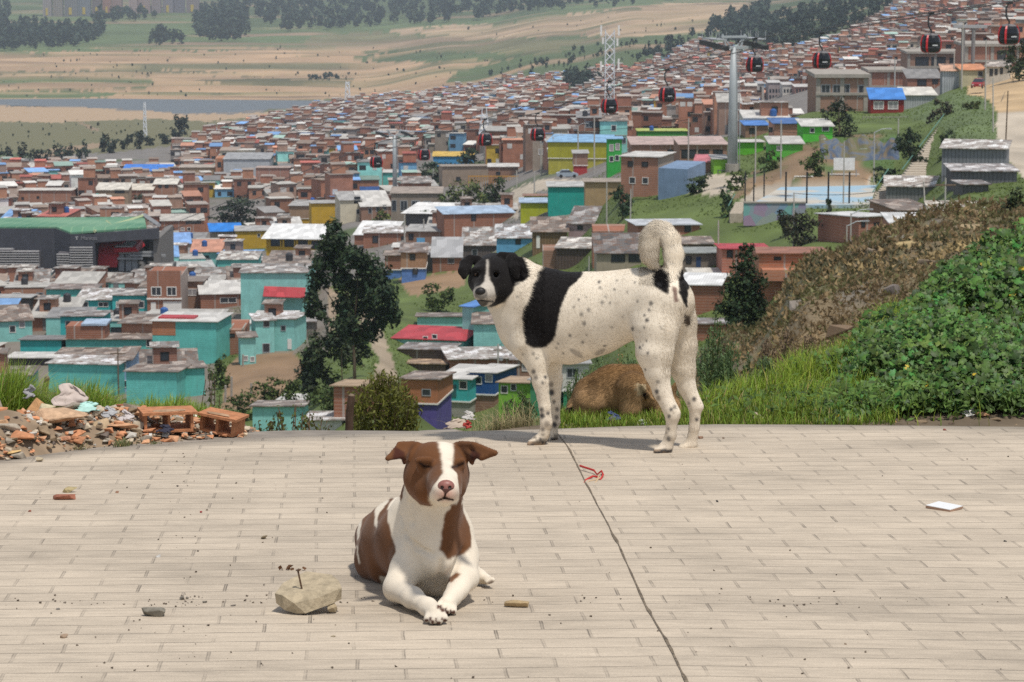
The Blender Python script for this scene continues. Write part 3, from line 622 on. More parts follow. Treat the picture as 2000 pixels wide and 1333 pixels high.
# ================= land
def zat(D, v):
    k = (666.5-v)/F0; return D*(k*CT-ST)/(CT+k*ST)
FARL = [(2090, 197), (2300, 182), (2600, 152), (3000, 116), (3300, 92), (3800, 55), (4300, 22), (4800, -5), (6500, -90)]
COLS = {
 -500: [(9.3, 885), (10, 850), (10.8, 850), (12, 930), (20, 1200), (60, 1600), (150, 1150), (262, 870), (290, 790), (320, 735), (360, 680), (410, 620), (520, 565), (700, 450), (950, 355), (1150, 305), (1350, 285), (1500, 262), (1700, 246), (1850, 238), (2000, 213)]+FARL,
 0: [(9.3, 885), (10, 850), (10.8, 850), (12, 930), (20, 1200), (60, 1600), (150, 1150), (262, 870), (290, 790), (320, 735), (360, 680), (410, 620), (520, 565), (700, 450), (950, 355), (1150, 305), (1350, 285), (1500, 262), (1700, 246), (1850, 238), (2000, 213)]+FARL,
 300: [(9.5, 862), (10, 852), (10.6, 850), (12, 950), (20, 1200), (60, 1600), (150, 1150), (262, 860), (290, 800), (320, 740), (360, 680), (410, 615), (520, 558), (700, 450), (950, 350), (1200, 292), (1500, 250), (1700, 238), (1850, 234), (1930, 226)]+FARL,
 550: [(9.6, 852), (10.2, 850), (12, 950), (20, 1250), (60, 1500), (150, 1050), (240, 860), (270, 800), (300, 752), (330, 700), (370, 640), (430, 585), (520, 540), (700, 445), (950, 345), (1200, 290), (1500, 245), (1800, 230), (1950, 219)]+FARL,
 700: [(9.7, 848), (12, 950), (20, 1250), (60, 1400), (150, 1000), (200, 850), (230, 790), (260, 745), (290, 700), (320, 650), (360, 600), (420, 550), (520, 490), (700, 400), (900, 335), (1200, 270), (1600, 225), (1900, 205), (2050, 197)]+FARL[1:],
 900: [(9.8, 845), (12, 950), (20, 1250), (60, 1500), (150, 1050), (250, 880), (280, 820), (300, 760), (320, 700), (345, 640), (370, 590), (400, 545), (480, 470), (600, 400), (750, 335), (1000, 280), (1300, 235), (1700, 200), (2000, 182), (2250, 152), (2900, 100), (3500, 58), (4300, 12), (6500, -90)],
 1100: [(9.9, 838), (10.6, 828), (12, 850), (20, 1100), (60, 1300), (150, 1000), (240, 850), (270, 780), (300, 700), (320, 620), (350, 540), (390, 480), (450, 400), (520, 360), (640, 320), (800, 280), (1100, 235), (1500, 190), (1800, 165), (2250, 108), (2600, 95), (3000, 62), (3600, 22), (4300, -5), (6500, -90)],
 1250: [(9.9, 833), (10.5, 822), (12, 840), (20, 1000), (60, 1100), (150, 900), (230, 740), (255, 690), (275, 620), (300, 540), (325, 470), (345, 420), (380, 365), (450, 330), (600, 295), (800, 262), (1100, 222), (1500, 180), (1850, 140), (2200, 82), (2600, 75), (3100, 25), (3600, 12), (4300, -10), (6500, -90)],
 1450: [(9.9, 830), (10.5, 812), (11.5, 795), (13, 850), (20, 950), (60, 820), (100, 720), (150, 655), (180, 670), (220, 690), (255, 640), (275, 580), (300, 490), (325, 425), (340, 390), (370, 335), (460, 262), (520, 268), (700, 255), (1000, 222), (1300, 185), (1600, 140), (2000, 92), (2500, 68), (3000, 24), (3600, 8), (4300, -5), (6500, -90)],
 1600: [(9.9, 831), (10.5, 800), (11.3, 755), (12.3, 770), (20, 820), (40, 750), (65, 670), (80, 600), (95, 545), (107, 512), (115, 530), (160, 640), (220, 600), (250, 540), (290, 470), (320, 412), (340, 380), (355, 330), (380, 285), (430, 235), (470, 215), (520, 235), (900, 205), (1200, 150), (1600, 85), (2200, 35), (3000, 5), (4300, -15), (6500, -90)],
 1750: [(9.9, 832), (10.4, 790), (11.2, 715), (12, 655), (13, 665), (20, 760), (40, 700), (60, 640), (80, 560), (100, 485), (112, 462), (125, 480), (180, 560), (230, 530), (262, 490), (280, 472), (320, 410), (350, 350), (380, 290), (420, 236), (470, 212), (500, 215), (520, 230), (900, 170), (1200, 110), (1600, 50), (2200, 0), (3000, -50), (6500, -120)],
 1900: [(9.9, 833), (10.4, 780), (11.2, 695), (12, 615), (12.6, 570), (13.5, 590), (20, 700), (40, 640), (60, 600), (80, 520), (100, 455), (115, 436), (130, 445), (180, 480), (230, 440), (262, 400), (300, 352), (330, 300), (380, 232), (420, 195), (460, 172), (500, 160), (550, 170), (900, 110), (1300, 40), (1700, -10), (2200, -70), (6500, -200)],
 2000: [(9.9, 834), (10.4, 775), (11.2, 675), (12, 590), (12.6, 540), (13.5, 560), (20, 690), (40, 620), (60, 580), (80, 500), (100, 440), (115, 428), (130, 440), (180, 470), (230, 430), (262, 390), (300, 348), (350, 280), (400, 205), (450, 160), (500, 138), (550, 150), (900, 90), (1300, 20), (1700, -30), (2200, -90), (6500, -220)],
 2600: [(9.9, 838), (10.4, 775), (11.2, 670), (12, 580), (12.6, 515), (13.5, 530), (20, 650), (40, 580), (60, 540), (80, 460), (100, 400), (115, 388), (130, 400), (180, 430), (230, 400), (262, 360), (300, 320), (350, 260), (400, 195), (450, 150), (500, 130), (550, 140), (900, 70), (1300, 0), (1700, -50), (2200, -120), (6500, -250)]}
CK = sorted(COLS); _lg = np.log(np.concatenate([np.arange(9.2, 16, .1), np.geomspace(16, 230, 90), np.geomspace(234, 7000, 330)]))
CZ = []
for k in CK:
    p = COLS[k]; ld = np.log([a for a, _ in p]); zz = np.array([zat(a, b) for a, b in p]); z = np.interp(_lg, ld, zz)
    w = 5; zp = np.pad(z, w, mode='edge'); zs = np.convolve(zp, np.ones(2*w+1)/(2*w+1), 'valid'); far = np.exp(_lg) > 16; z = np.where(far, z*.4+zs*.6, z); CZ.append(z)
CZ = np.array(CZ)
def ground(x, y, rough=True):
    x = np.asarray(x, float); y = np.asarray(y, float); yy = np.maximum(y, 9.2); u = 1000+F0*x/yy
    i = np.clip(np.searchsorted(CK, u)-1, 0, len(CK)-2); ck = np.array(CK, float); t = np.clip((u-ck[i])/(ck[i+1]-ck[i]), 0, 1); t = t*t*(3-2*t)
    l = np.log(yy); j = np.clip(np.searchsorted(_lg, l)-1, 0, len(_lg)-2); s = np.clip((l-_lg[j])/(_lg[j+1]-_lg[j]), 0, 1)
    z = (CZ[i, j]*(1-s)+CZ[i, j+1]*s)*(1-t)+(CZ[i+1, j]*(1-s)+CZ[i+1, j+1]*s)*t
    if rough:
        p = np.stack([x, y, 0*x], -1)
        a = np.where((y > 16) & (y < 210) & (u > 1350), 1., .12); sc = np.clip(y/100, .0, 1.6)
        z = z+a*sc*((fbm(p, .12, 4)-.5)*3.2)+np.where(y < 16, .05*(fbm(p, 2.5, 3)-.5), 0)
    e = edge_y(x); off = np.interp(u, [300, 600, 850], [.34, .24, 0]); b = np.clip((y-e-.02-off)/.35, 0, 1); rz = road_z(x, y)+.035-.03*(u > 900)
    return np.where(b < 1, (rz-.05)*(1-b)+np.where(y > 9.2, z, rz-.05)*b, z)
def G(u, v, d0=200., d1=6000.):
    """where the sight line through (u, v) first meets the ground beyond d0"""
    Y = np.geomspace(d0, d1, 700); d = ray(u, v); X = d[None]*(Y/d[1])[:, None]; g = ground(X[:, 0], X[:, 1]); below = X[:, 2] < g
    k = np.argmax(below) if below.any() else len(Y)-1
    # start inside the ground? walk out first
    if below[0]:
        k = np.argmax(~below) if (~below).any() else 0; rest = below[k:]; k = k+np.argmax(rest) if rest.any() else k
    if k > 0:
        a = X[k-1, 2]-g[k-1]; b = X[k, 2]-g[k]; t = a/(a-b) if a > 0 > b else 1.; q = X[k-1]*(1-t)+X[k]*t; return np.array([q[0], q[1], g[k-1]*(1-t)+g[k]*t])
    return np.array([X[k, 0], X[k, 1], g[k]])
SAND = np.array([.30, .215, .135]); GRN = np.array([.085, .115, .045]); DRY = np.array([.15, .14, .07]); ERT = np.array([.20, .13, .075]); STR = np.array([.17, .155, .14]); ROAD = np.array([.42, .36, .28])
REG = [  # colour, min D, max D, outline in the photo
 (GRN*1.15, 700, 9000, [(-520, 130), (-520, 40), (300, 30), (600, 20), (1100, -20), (1700, -90), (1700, -30), (1100, 40), (900, 60), (780, 62), (760, 80), (420, 96), (200, 100), (0, 112)]),
 (GRN*.8, 700, 9000, [(380, 60), (700, 45), (1000, 35), (1120, 12), (1120, -60), (380, -60)]),
 (SAND*1.35, 700, 9000, [(740, 62), (880, 50), (1000, 46), (1100, 28), (1180, 22), (1270, 12), (1300, 5), (1520, 8), (1620, 22), (1610, 45), (1500, 55), (1400, 62), (1240, 72), (1100, 70), (960, 78), (840, 68)]),
 (DRY, 700, 9000, [(590, 78), (700, 62), (960, 76), (1240, 74), (1120, 108), (960, 114), (760, 116), (600, 100)]),
 (GRN, 700, 9000, [(560, 96), (760, 100), (960, 104), (1110, 108), (1060, 118), (900, 120), (700, 118), (570, 108)]),
 (SAND, 700, 9000, [(-520, 118), (200, 100), (420, 100), (600, 88), (760, 104), (560, 118), (800, 122), (1000, 116), (1030, 122), (900, 155), (860, 185), (760, 195), (600, 195), (-520, 195)]),
 (GRN*1.1, 700, 9000, [(-520, 160), (60, 157), (290, 152), (300, 160), (285, 168), (160, 172), (60, 176), (-520, 178)]),
 (GRN*1.1, 700, 9000, [(-520, 183), (100, 181), (220, 180), (230, 190), (-520, 193)]),
 (DRY*.8, 700, 9000, [(-520, 136), (100, 140), (350, 137), (460, 140), (300, 145), (100, 145), (-520, 141)]),
 (DRY*.7, 700, 9000, [(350, 152), (560, 148), (700, 152), (680, 160), (400, 160)]),
 (SAND*1.25, 700, 3000, [(-520, 205), (60, 206), (190, 210), (330, 220), (360, 226), (470, 224), (600, 214), (640, 205), (650, 212), (540, 226), (400, 238), (300, 232), (200, 236), (120, 240), (-520, 236)]),
 (DRY*.95, 900, 3000, [(-520, 236), (120, 240), (200, 236), (300, 232), (400, 238), (540, 226), (640, 212), (560, 240), (430, 262), (350, 284), (200, 300), (-520, 310)]),
 (SAND*.9, 900, 3000, [(70, 302), (110, 292), (200, 276), (218, 276), (200, 285), (130, 300), (100, 310)]),
 (SAND*.8, 900, 3000, [(145, 232), (160, 240), (190, 252), (196, 256), (180, 256), (158, 244)]),
 (GRN*.95, 900, 3000, [(865, 165), (900, 140), (960, 125), (1060, 105), (1180, 80), (1280, 68), (1400, 66), (1480, 75), (1360, 98), (1340, 110), (1290, 130), (1180, 140), (1100, 155), (980, 172), (880, 190)]),
 (SAND*.85, 900, 3000, [(830, 182), (870, 160), (900, 165), (880, 178), (850, 190)]), (SAND*.8, 900, 3000, [(1080, 140), (1150, 138), (1140, 160), (1080, 165)]), (SAND*.8, 900, 3000, [(1340, 93), (1348, 96), (1310, 130), (1300, 128)]),
 (GRN*.7, 500, 9000, [(1480, -80), (1760, -80), (1740, 30), (1640, 90), (1560, 110), (1500, 100), (1420, 70), (1460, 20)]),
 (SAND*.7, 500, 9000, [(1525, 80), (1600, 55), (1700, 32), (1712, 36), (1610, 62), (1530, 84)]),
 (ERT*1.2, 200, 420, [(430, 800), (440, 720), (470, 690), (530, 680), (575, 690), (600, 720), (560, 760), (520, 800)]),
 (np.array([.32, .24, .16]), 200, 520, [(598, 655), (605, 600), (640, 560), (668, 575), (655, 640), (625, 682)]), (np.array([.30, .24, .17]), 200, 520, [(700, 640), (708, 600), (735, 610), (762, 690), (780, 745), (728, 748), (740, 700)]),
 (ERT*1.3, 250, 520, [(780, 545), (820, 540), (900, 525), (910, 560), (860, 570), (800, 580)]),
 (ROAD, 250, 900, [(988, 420), (985, 395), (1000, 370), (1060, 350), (1150, 352), (1100, 362), (1040, 378), (1015, 400), (1012, 430)]),
 (ROAD*1.05, 250, 480, [(1340, 372), (1350, 340), (1500, 340), (1480, 362), (1440, 378), (1390, 382)]),
 (ROAD*.9, 250, 480, [(1440, 395), (1480, 362), (1520, 340), (1700, 350), (1715, 380), (1650, 400), (1500, 402)]),
 (ERT*1.3, 300, 520, [(1430, 390), (1470, 340), (1500, 320), (1560, 290), (1640, 270), (1640, 330), (1600, 345), (1500, 345)]),
 (ERT*1.4, 300, 420, [(1600, 350), (1625, 310), (1700, 300), (1700, 350), (1650, 365)]),
 (GRN*1.25, 250, 560, [(1750, 225), (1800, 195), (1870, 178), (1925, 195), (1950, 260), (1940, 300), (1870, 290), (1830, 245)]),
 (ROAD, 280, 620, [(1900, 180), (1895, 165), (1940, 158), (2100, 130), (2100, 420), (2010, 360), (1975, 320), (1950, 290), (1945, 240), (1950, 210), (1920, 185)]),
 (np.array([.45, .32, .18]), 380, 620, [(1890, 186), (1895, 160), (1960, 140), (2100, 130), (2100, 215), (1950, 222), (1925, 190)])]
LAKEP = [(-700, 209), (0, 207), (100, 208), (190, 212), (330, 221), (345, 226), (420, 226), (470, 224), (580, 214), (650, 207), (655, 199), (640, 197), (520, 196), (400, 195), (200, 193), (0, 194), (-700, 194)]
LAKE = [(lambda q: q*(-140./q[2]))(ray(a, b)) for a, b in LAKEP]
def build_land():
    us = np.concatenate([np.arange(-2400, -600, 60), np.arange(-600, -60, 20), np.arange(-520, 2060, 5.), np.arange(2060, 2700, 20), np.arange(2700, 4200, 60)]); Ds = np.concatenate([[3, 6, 8, 8.8, 9.1], np.exp(_lg)])
    U, D = np.meshgrid(us, Ds, indexing='ij'); X = (U-1000)/F0*D*1.0
    # near the camera the fan is widened so that the verge also exists beside the road
    wide = np.interp(D, [3, 9, 14, 40, 120], [9, 4, 2.6, 1.4, 1.0]); X = X*wide
    Z = ground(X, D); V = np.stack([X, D, Z], -1).reshape(-1, 3); n, m = U.shape
    ct = inpoly(*proj(V), [(1440, 408), (1465, 355), (1725, 352), (1740, 408)]) & (V[:, 1] > 290) & (V[:, 1] < 385); V[ct, 2] = np.minimum(V[ct, 2], P(1480, 398, 326.)[2]-.4)
    inl = inpoly(V[:, 0], V[:, 1], [(q[0], q[1]) for q in LAKE]); V[inl, 2] = -143; bk = (V[:, 1] > 1990) & (V[:, 1] < 2600) & ~inl; V[bk, 2] = np.minimum(V[bk, 2], -139.6+np.clip(V[bk, 1]-2110, 0, 99)*.3) if False else V[bk, 2]
    I = np.arange(n*m).reshape(n, m); Q = np.stack([I[:-1, :-1], I[1:, :-1], I[1:, 1:], I[:-1, 1:]], -1).reshape(-1, 4)
    m = V[:, 1] > 2110; q = V[m]; V[m, 2] += (fbm(np.stack([q[:, 0]*.005, q[:, 1]*.03, 0*q[:, 0]], -1), 1, 4)-.5)*11*np.clip((q[:, 1]-2110)/200, 0, 1)
    u, v = proj(V); d = V[:, 1]; f1 = fbm(V, .02, 4); f2 = fbm(V+50, .25, 3); f3 = fbm(V*np.array([1, 1, 0]), 1.5, 3)
    C = np.tile(GRN*np.array([1.1, 1.1, .75]), (len(V), 1))*(.7+.6*f2)[:, None]
    def put(m, c, k=None): 
        c = np.asarray(c)*np.ones((len(V), 1)); a = m[:, None]*(1. if k is None else np.clip(k, 0, 1)[:, None]); C[:] = C*(1-a)+c*a
    city = (d > 520) & (d < 2050) & (v > 150); put(city, STR*(.8+.5*f2)[:, None]); put(city & (d < 2300), GRN*.9, (f1-.56)*12)
    put((d > 430) & (d <= 520) & (u < 1300), STR*(.8+.5*f2)[:, None])
    put((d > 600) & (u > 1400), STR*(.8+.5*f2)[:, None])
    put(d > 2050, GRN); 
    ju = (fbm(V, .03, 3)-.5)*30*np.clip(d/2000, 0, 1)+(f3-.5)*10; jv = (fbm(V+9, .03, 3)-.5)*9*np.clip(d/2000, 0, 1)+(f3-.5)*6
    for c, d0, d1, poly in REG:
        m = (d > d0) & (d < d1) & inpoly(u+ju, v+jv, poly); put(m, c)
    # quarry benches: long level streaks in the bare ground
    st = fbm(np.stack([V[:, 0]*.004, V[:, 1]*.022, 0*V[:, 0]], -1), 1, 4); m = (d > 2080); put(m & (C[:, 0] > .2), DRY*1.0, (st-.52)*5); put(m & (C[:, 0] > .2), SAND*.62, (.46-st)*5)
    st2 = fbm(np.stack([V[:, 0]*.003+40, V[:, 1]*.02, 0*V[:, 0]], -1), 1, 4); put(m & (C[:, 0] < .2), SAND*.8, (st2-.60)*14); q = V[m]; C[m] *= (.55+.9*fbm(np.stack([q[:, 0]*.012, q[:, 1]*.05, 0*q[:, 0]], -1), 1, 4))[:, None]*(.8+.4*fbm(q, .03, 3))[:, None]; sd = m & (v > 95) & (v < 198) & (u < 1050) & (C[:, 0] > .17); C[sd] *= np.array([1.3, 1.22, 1.15])
    # dry scrub hillside
    cl = (d > 300) & (d < 400) & inpoly(u+ju, v+jv, [(1420, 395), (1470, 335), (1500, 300), (1560, 282), (1650, 262), (1760, 262), (1740, 340), (1650, 362), (1500, 360)]); put(cl, np.array([.20, .135, .08])*(.6+.9*fbm(V, .3, 4))[:, None]); put(cl, GRN*np.array([.9, 1.1, .8]), (fbm(V+17, .12, 4)-.50)*14)
    md = (d > 200) & (d < 600); C[md] *= (.62+.8*fbm(V[md], .22, 4))[:, None]
    hs = (d > 16) & (d < 215) & (u > 1330); b = fbm(V, .25, 5); s2 = fbm(np.stack([V[:, 0]*.5+V[:, 2]*.7, V[:, 2]*1.2-V[:, 0]*.35, V[:, 1]*.1], -1), .5, 4)
    put(hs, np.array([.19, .145, .085])); put(hs, np.array([.12, .115, .055]), (b-.5)*8); put(hs, np.array([.36, .25, .12]), (s2-.56)*16); put(hs, np.array([.085, .065, .042]), (.42-s2)*12); put(hs, np.array([.19, .17, .14]), (fbm(V+31, .6, 3)-.63)*14)
    put((d > 255) & (d < 520) & (u < 640) & (v > 560) & ~((u > 420) & (v > 690)), np.array([.19, .165, .135])*(.7+.6*f2)[:, None])
    nr = d < 16; put(nr, np.array([.15, .115, .078])*(.6+.8*f3)[:, None])
    r = nr & (V[:, 1] < edge_y(V[:, 0])+.45) & (u < 900); put(r, np.array([.27, .235, .195])*(.7+.6*f3)[:, None])
    o = link('terrain', mesh('terrain', V, Q, M_EARTH, C, smooth=True)); tag(o, 'hillside and valley falling away below the road', None, None, 'structure')
    pts = LAKE
    t = NT('water'); t.color((.085, .095, .10)); t.b.inputs['Roughness'].default_value = .4; t.bump(t.noise(.08, 3, .6, t.world()), .3, .4)
    o = link('lake', mesh('lake', pts, [tuple(range(len(pts)-1, -1, -1))], t.m)); tag(o, 'still grey blue quarry lake in the valley', None, None, 'structure')
build_land()
def haze():
    b = MB(); b.box(-3600, 3600, -40, 7200, -420, 60); t = NT('haze'); t.t.nodes.remove(t.b)
    vol = t.n('ShaderNodeVolumePrincipled'); vol.inputs['Color'].default_value = (.74, .86, 1, 1); vol.inputs['Density'].default_value = 7.5e-5; vol.inputs['Anisotropy'].default_value = .2
    t.l(vol.outputs[0], t.out.inputs['Volume']); o = b.build('haze', t.m); tag(o, None, None, None, 'stuff')
haze()
# ================= buildings
TEAL = (.13, .50, .45); TEAL2 = (.26, .58, .54); TEALD = (.05, .42, .42); BRK = (.30, .125, .075); BRK2 = (.27, .15, .10); ORG = (.42, .17, .08); TAN = (.38, .27, .17); BEI = (.42, .36, .26); GRY = (.30, .28, .26); DGR = (.09, .085, .085)
CREAM = (.62, .56, .42); WHT = (.72, .70, .66); YEL = (.52, .33, .03); LIME = (.42, .45, .03); GREEN = (.05, .33, .04); LGRN = (.22, .48, .05); BLU = (.03, .10, .34); SKY = (.13, .36, .58); PINK = (.42, .30, .30); BROWN = (.15, .10, .075); MAR = (.25, .03, .025)
def mat_wall(c, kind):
    k = ('wall', c, kind)
    if k in _mc: return _mc[k]
    t = NT(kind); o = t.obj(); z = t.sep(o)[2]; n = t.noise(.7, 4, .65, o); n2 = t.noise(5, 3, .6, o)
    base = t.ramp(n, (.3, tuple(x*.80 for x in c)), (.7, tuple(min(1, x*1.12) for x in c)))
    base = t.mix(1.0, base, t.ramp(n2, (.3, .88), (.7, 1.08)), 'MULTIPLY'); st = t.noise(1.0, 4, .7, t.vmul(o, (2.2, 2.2, .25))); base = t.mix(t.ramp(st, (.52, 0), (.72, .45)), base, tuple(x*.5+.04 for x in c))
    if kind == 'brick':
        w = t.math('PINGPONG', z, .14); base = t.mix(t.math('MULTIPLY', t.math('LESS_THAN', w, .03), .45), base, (.36, .29, .24))
        x = t.sep(o)[0]; w = t.math('LESS_THAN', t.math('PINGPONG', t.math('ADD', x, .9), 1.7), .09); base = t.mix(t.math('MULTIPLY', w, .75), base, (.36, .33, .30))
    elif kind == 'block':
        w = t.math('PINGPONG', z, .12); base = t.mix(t.math('MULTIPLY', t.math('LESS_THAN', w, .025), .35), base, tuple(x*.55 for x in c))
    elif kind == 'board':
        x = t.sep(o)[0]; w = t.math('PINGPONG', x, .2); base = t.mix(t.math('MULTIPLY', t.math('LESS_THAN', w, .05), .6), base, tuple(x_*.35 for x_ in c))
    t.color(base); t.b.inputs['Roughness'].default_value = .9; _mc[k] = t.m; return t.m
def mat_roof(c, kind='tin'):
    k = ('roof', c, kind)
    if k in _mc: return _mc[k]
    t = NT('roofing'); o = t.obj(); s = t.sep(o)
    vo = t.n('ShaderNodeTexVoronoi'); vo.feature = 'F1'; vo.distance = 'CHEBYCHEV'; t.l(t.comb(t.math('MULTIPLY', s[0], .9), t.math('MULTIPLY', s[1], .42), t.math('MULTIPLY', s[2], .0)), vo.inputs['Vector']); vo.inputs['Scale'].default_value = 1.0
    cell = t.sep(vo.outputs['Color'])[0]
    lo = tuple(x*(.45 if kind == 'rust' else .78) for x in c); hi = tuple(min(.85, x*(1.7 if kind == 'rust' else 1.12)) for x in c)
    base = t.ramp(cell, (.1, lo), (.55, c), (.9, hi))
    if kind == 'rust': base = t.mix(t.ramp(t.noise(1.3, 4, .7, o), (.45, 0), (.62, .85)), base, (.16, .085, .05))
    else: base = t.mix(t.ramp(t.noise(.9, 4, .7, o), (.6, 0), (.75, .3)), base, (.25, .17, .11))
    w = t.math('PINGPONG', s[0], .13); base = t.mix(t.math('MULTIPLY', t.math('LESS_THAN', w, .045), .28), base, tuple(x*.4 for x in c))
    t.color(base); t.b.inputs['Roughness'].default_value = .6; t.b.inputs['Specular IOR Level'].default_value = .35; _mc[k] = t.m; return t.m
M_GLASS = plain((.03, .035, .045), .25, .6, .2, 2); M_DARK = plain((.018, .018, .02), .8, .2, .2, 2); M_TRIM = plain((.72, .70, .66), .7, .3, .06, 2); M_CURT = plain((.32, .30, .30), .8, .2, .2, 3); M_CONC = plain((.33, .30, .26), .9, .2, .15, 1.2); M_METAL = plain((.32, .33, .34), .5, .5, .08, 2)
_winc = {}
def window(parent, x, z, w, h, style='w', face='f', W=0, Dp=0):
    """frame and pane set in the front (f), right (r) or left (l) wall"""
    t = max(.07, min(w, h)*.11); k = (round(w, 2), round(h, 2), style)
    if k not in _winc:
        f = MB(); p = MB()
        f.box(-w/2-t, -w/2, -.05, .03, -h/2-t, h/2+t); f.box(w/2, w/2+t, -.05, .03, -h/2-t, h/2+t); f.box(-w/2, w/2, -.052, .03, h/2, h/2+t); f.box(-w/2, w/2, -.052, .03, -h/2-t, -h/2)
        if w > .9: f.box(-.035, .035, -.03, .02, -h/2, h/2)
        p.box(-w/2, w/2, -.015, .02, -h/2, h/2)
        fm = {'w': M_TRIM, 'd': M_DARK, 'b': plain(BLU), 'g': M_METAL}[style]
        _winc[k] = (mesh('window', f.v, f.f, fm), mesh('pane', p.v, p.f, M_CURT if (len(_winc) % 4 == 1 and style == 'w') else M_GLASS))
    a, b = _winc[k]
    loc, rz = {'f': ((x, 0, z), 0), 'r': ((W/2, x, z), math.pi/2), 'l': ((-W/2, x, z), -math.pi/2)}[face]
    o = link('window', a, parent, loc, rz); link('pane', b, o); return o
def door(parent, x, z0, w, h, c=None, face='f', W=0):
    m = MB(); m.box(-w/2, w/2, -.05, .02, 0, h); d = m.build('door', plain(c) if c else M_TRIM, parent, (x, 0, z0) if face == 'f' else (W/2, x, z0), 0 if face == 'f' else math.pi/2)
    return d
HEROES = []; LABELS = set(); KEEP = [(405, 520, 385, 450), (860, 990, 350, 410), (1195, 1240, 372, 430), (800, 850, 412, 440), (720, 765, 413, 436), (815, 945, 295, 356), (330, 372, 230, 284), (-20, 335, 270, 326), (195, 235, 360, 386), (250, 290, 376, 412), (1600, 1680, 185, 292), (412, 475, 436, 486)]
def shell(parent, W, D, H, Hb, wm, name='wall', z0=-4, x0=None, mats=None, bands=None):
    m = MB(); a = -W/2 if x0 is None else x0; b = a+W
    m.hexa([(a, 0, z0), (b, 0, z0), (b, D, z0), (a, D, z0), (a, 0, H), (b, 0, H), (b, D, Hb), (a, D, Hb)]); return m.build(name, wm, parent)
def slab(parent, W, D, H, Hb, rm, over=.3, th=.09, name='roof', x0=None, ridge=None):
    m = MB(); a = (-W/2 if x0 is None else x0)-over; b = a+W+2*over; s = (Hb-H)/D; f = H-s*over+.03; r = Hb+s*over+.03
    if ridge: # gable, ridge along x
        zr = (H+Hb)/2+ridge; m.hexa([(a, -over, f), (b, -over, f), (b, D/2, zr), (a, D/2, zr), (a, -over, f+th), (b, -over, f+th), (b, D/2, zr+th), (a, D/2, zr+th)])
        m.hexa([(a, D/2+.002, zr), (b, D/2+.002, zr), (b, D+over, r), (a, D+over, r), (a, D/2+.002, zr+th), (b, D/2+.002, zr+th), (b, D+over, r+th), (a, D+over, r+th)])
    else: m.hexa([(a, -over, f), (b, -over, f), (b, D+over, r), (a, D+over, r), (a, -over, f+th), (b, -over, f+th), (b, D+over, r+th), (a, D+over, r+th)])
    return m.build(name, rm, parent)
def house(u0, u1, vt, vb, label, wall=BRK, kind='brick', roof=(.5, .48, .44), rk='tin', D=None, yaw=0, depth=8, rise=None, roofv=None, wins=(), doors=(), style='w', cat='house', over=.3, lower=None, upper=None, dmin=215, name='house', ridge=None, group='houses of the hillside town', sidewins=(), extra=None):
    """a building whose front wall fills u0..u1, vt..vb of the photo; depth in metres runs away from the viewer; roofv = photo row of the roof's far edge"""
    uc = (u0+u1)/2; p = P(uc, vb, D) if D else G(uc, vb, dmin)
    if D is None: p = P(uc, vb, p[1])
    Y = p[1]; s = F0/(Y*CT-p[2]*ST); cy = max(.5, math.cos(math.radians(yaw))); W = (u1-u0)/s/cy; H = (vb-vt)/s*1.01
    if roofv is not None:
        # height of the far eave so that its edge lies on that row
        dy = Y+depth*cy; k = (666.5-roofv)/F0; zb = dy*(k*CT-ST)/(CT+k*ST); Hb = zb-p[2]
    else: Hb = H+(rise if rise is not None else .3)
    t = thing(name, label, cat, p, math.radians(yaw), group)
    if label in LABELS: print('DUP', label)
    LABELS.add(label)
    wm = mat_wall(wall, kind)
    if lower:                                   # ground storey of another colour: (fraction of height, colour, kind)
        fr, c2, k2 = lower; hz = H*fr
        m = MB(); m.hexa([(-W/2, 0, hz), (W/2, 0, hz), (W/2, depth, hz), (-W/2, depth, hz), (-W/2, 0, H), (W/2, 0, H), (W/2, depth, Hb), (-W/2, depth, Hb)]); m.build('upper_wall', wm, t)
        m = MB(); m.box(-W/2+.12, W/2-.12, .12, depth-.1, -4, hz-.003); m.build('lower_wall', mat_wall(c2, k2), t)
        m = MB(); m.box(-W/2-.05, W/2+.05, -.05, depth, hz-.1, hz+.05); m.build('ledge', M_TRIM if style == 'w' else M_CONC, t)
    else: shell(t, W, depth, H, Hb, wm)
    if roof: slab(t, W, depth, H, Hb, mat_roof(roof, rk), over, ridge=ridge)
    for q in wins:
        a, b, w, h = q[:4]; st = q[4] if len(q) > 4 else style
        window(t, (a-uc)/s/cy, (vb-b)/s, w/s/cy, h/s, st)
    for q in doors:
        a, b, w, h = q[:4]; door(t, (a-uc)/s/cy, (vb-b-h/2)/s, w/s/cy, h/s, q[4] if len(q) > 4 else None)
    for q in sidewins: window(t, q[0]*depth, q[1]*H, q[2], q[3], style, 'r' if yaw < 0 else 'l', W)
    if extra: extra(t, W, depth, H, Hb, s, uc, vb)
    HEROES.append((u0-4, u1+4, min(vt, roofv if roofv else vt)-3, vb, p, W, depth, math.radians(yaw), t)); return t
def tank(fx, fy, c=(.03, .10, .35), r=.55, h=1.2, up=0):
    def f(t, W, Dp, H, Hb, s, uc, vb):
        m = MB(); z = H+(Hb-H)*fy+.12+up; m.tube([(W*(fx-.5), Dp*fy, z), (W*(fx-.5), Dp*fy, z+h*.8), (W*(fx-.5), Dp*fy, z+h)], [r, r, r*.4], 12); m.build('water_tank', plain(c, .5), t)
    return f
WT = (.58, .56, .52); LG = (.38, .37, .35); MG = (.27, .26, .25); RU = (.27, .23, .195); BR = (.10, .24, .55); RR = (.42, .05, .06); OR = (.55, .22, .11); TER = (.30, .13, .08); LB = (.36, .46, .58)
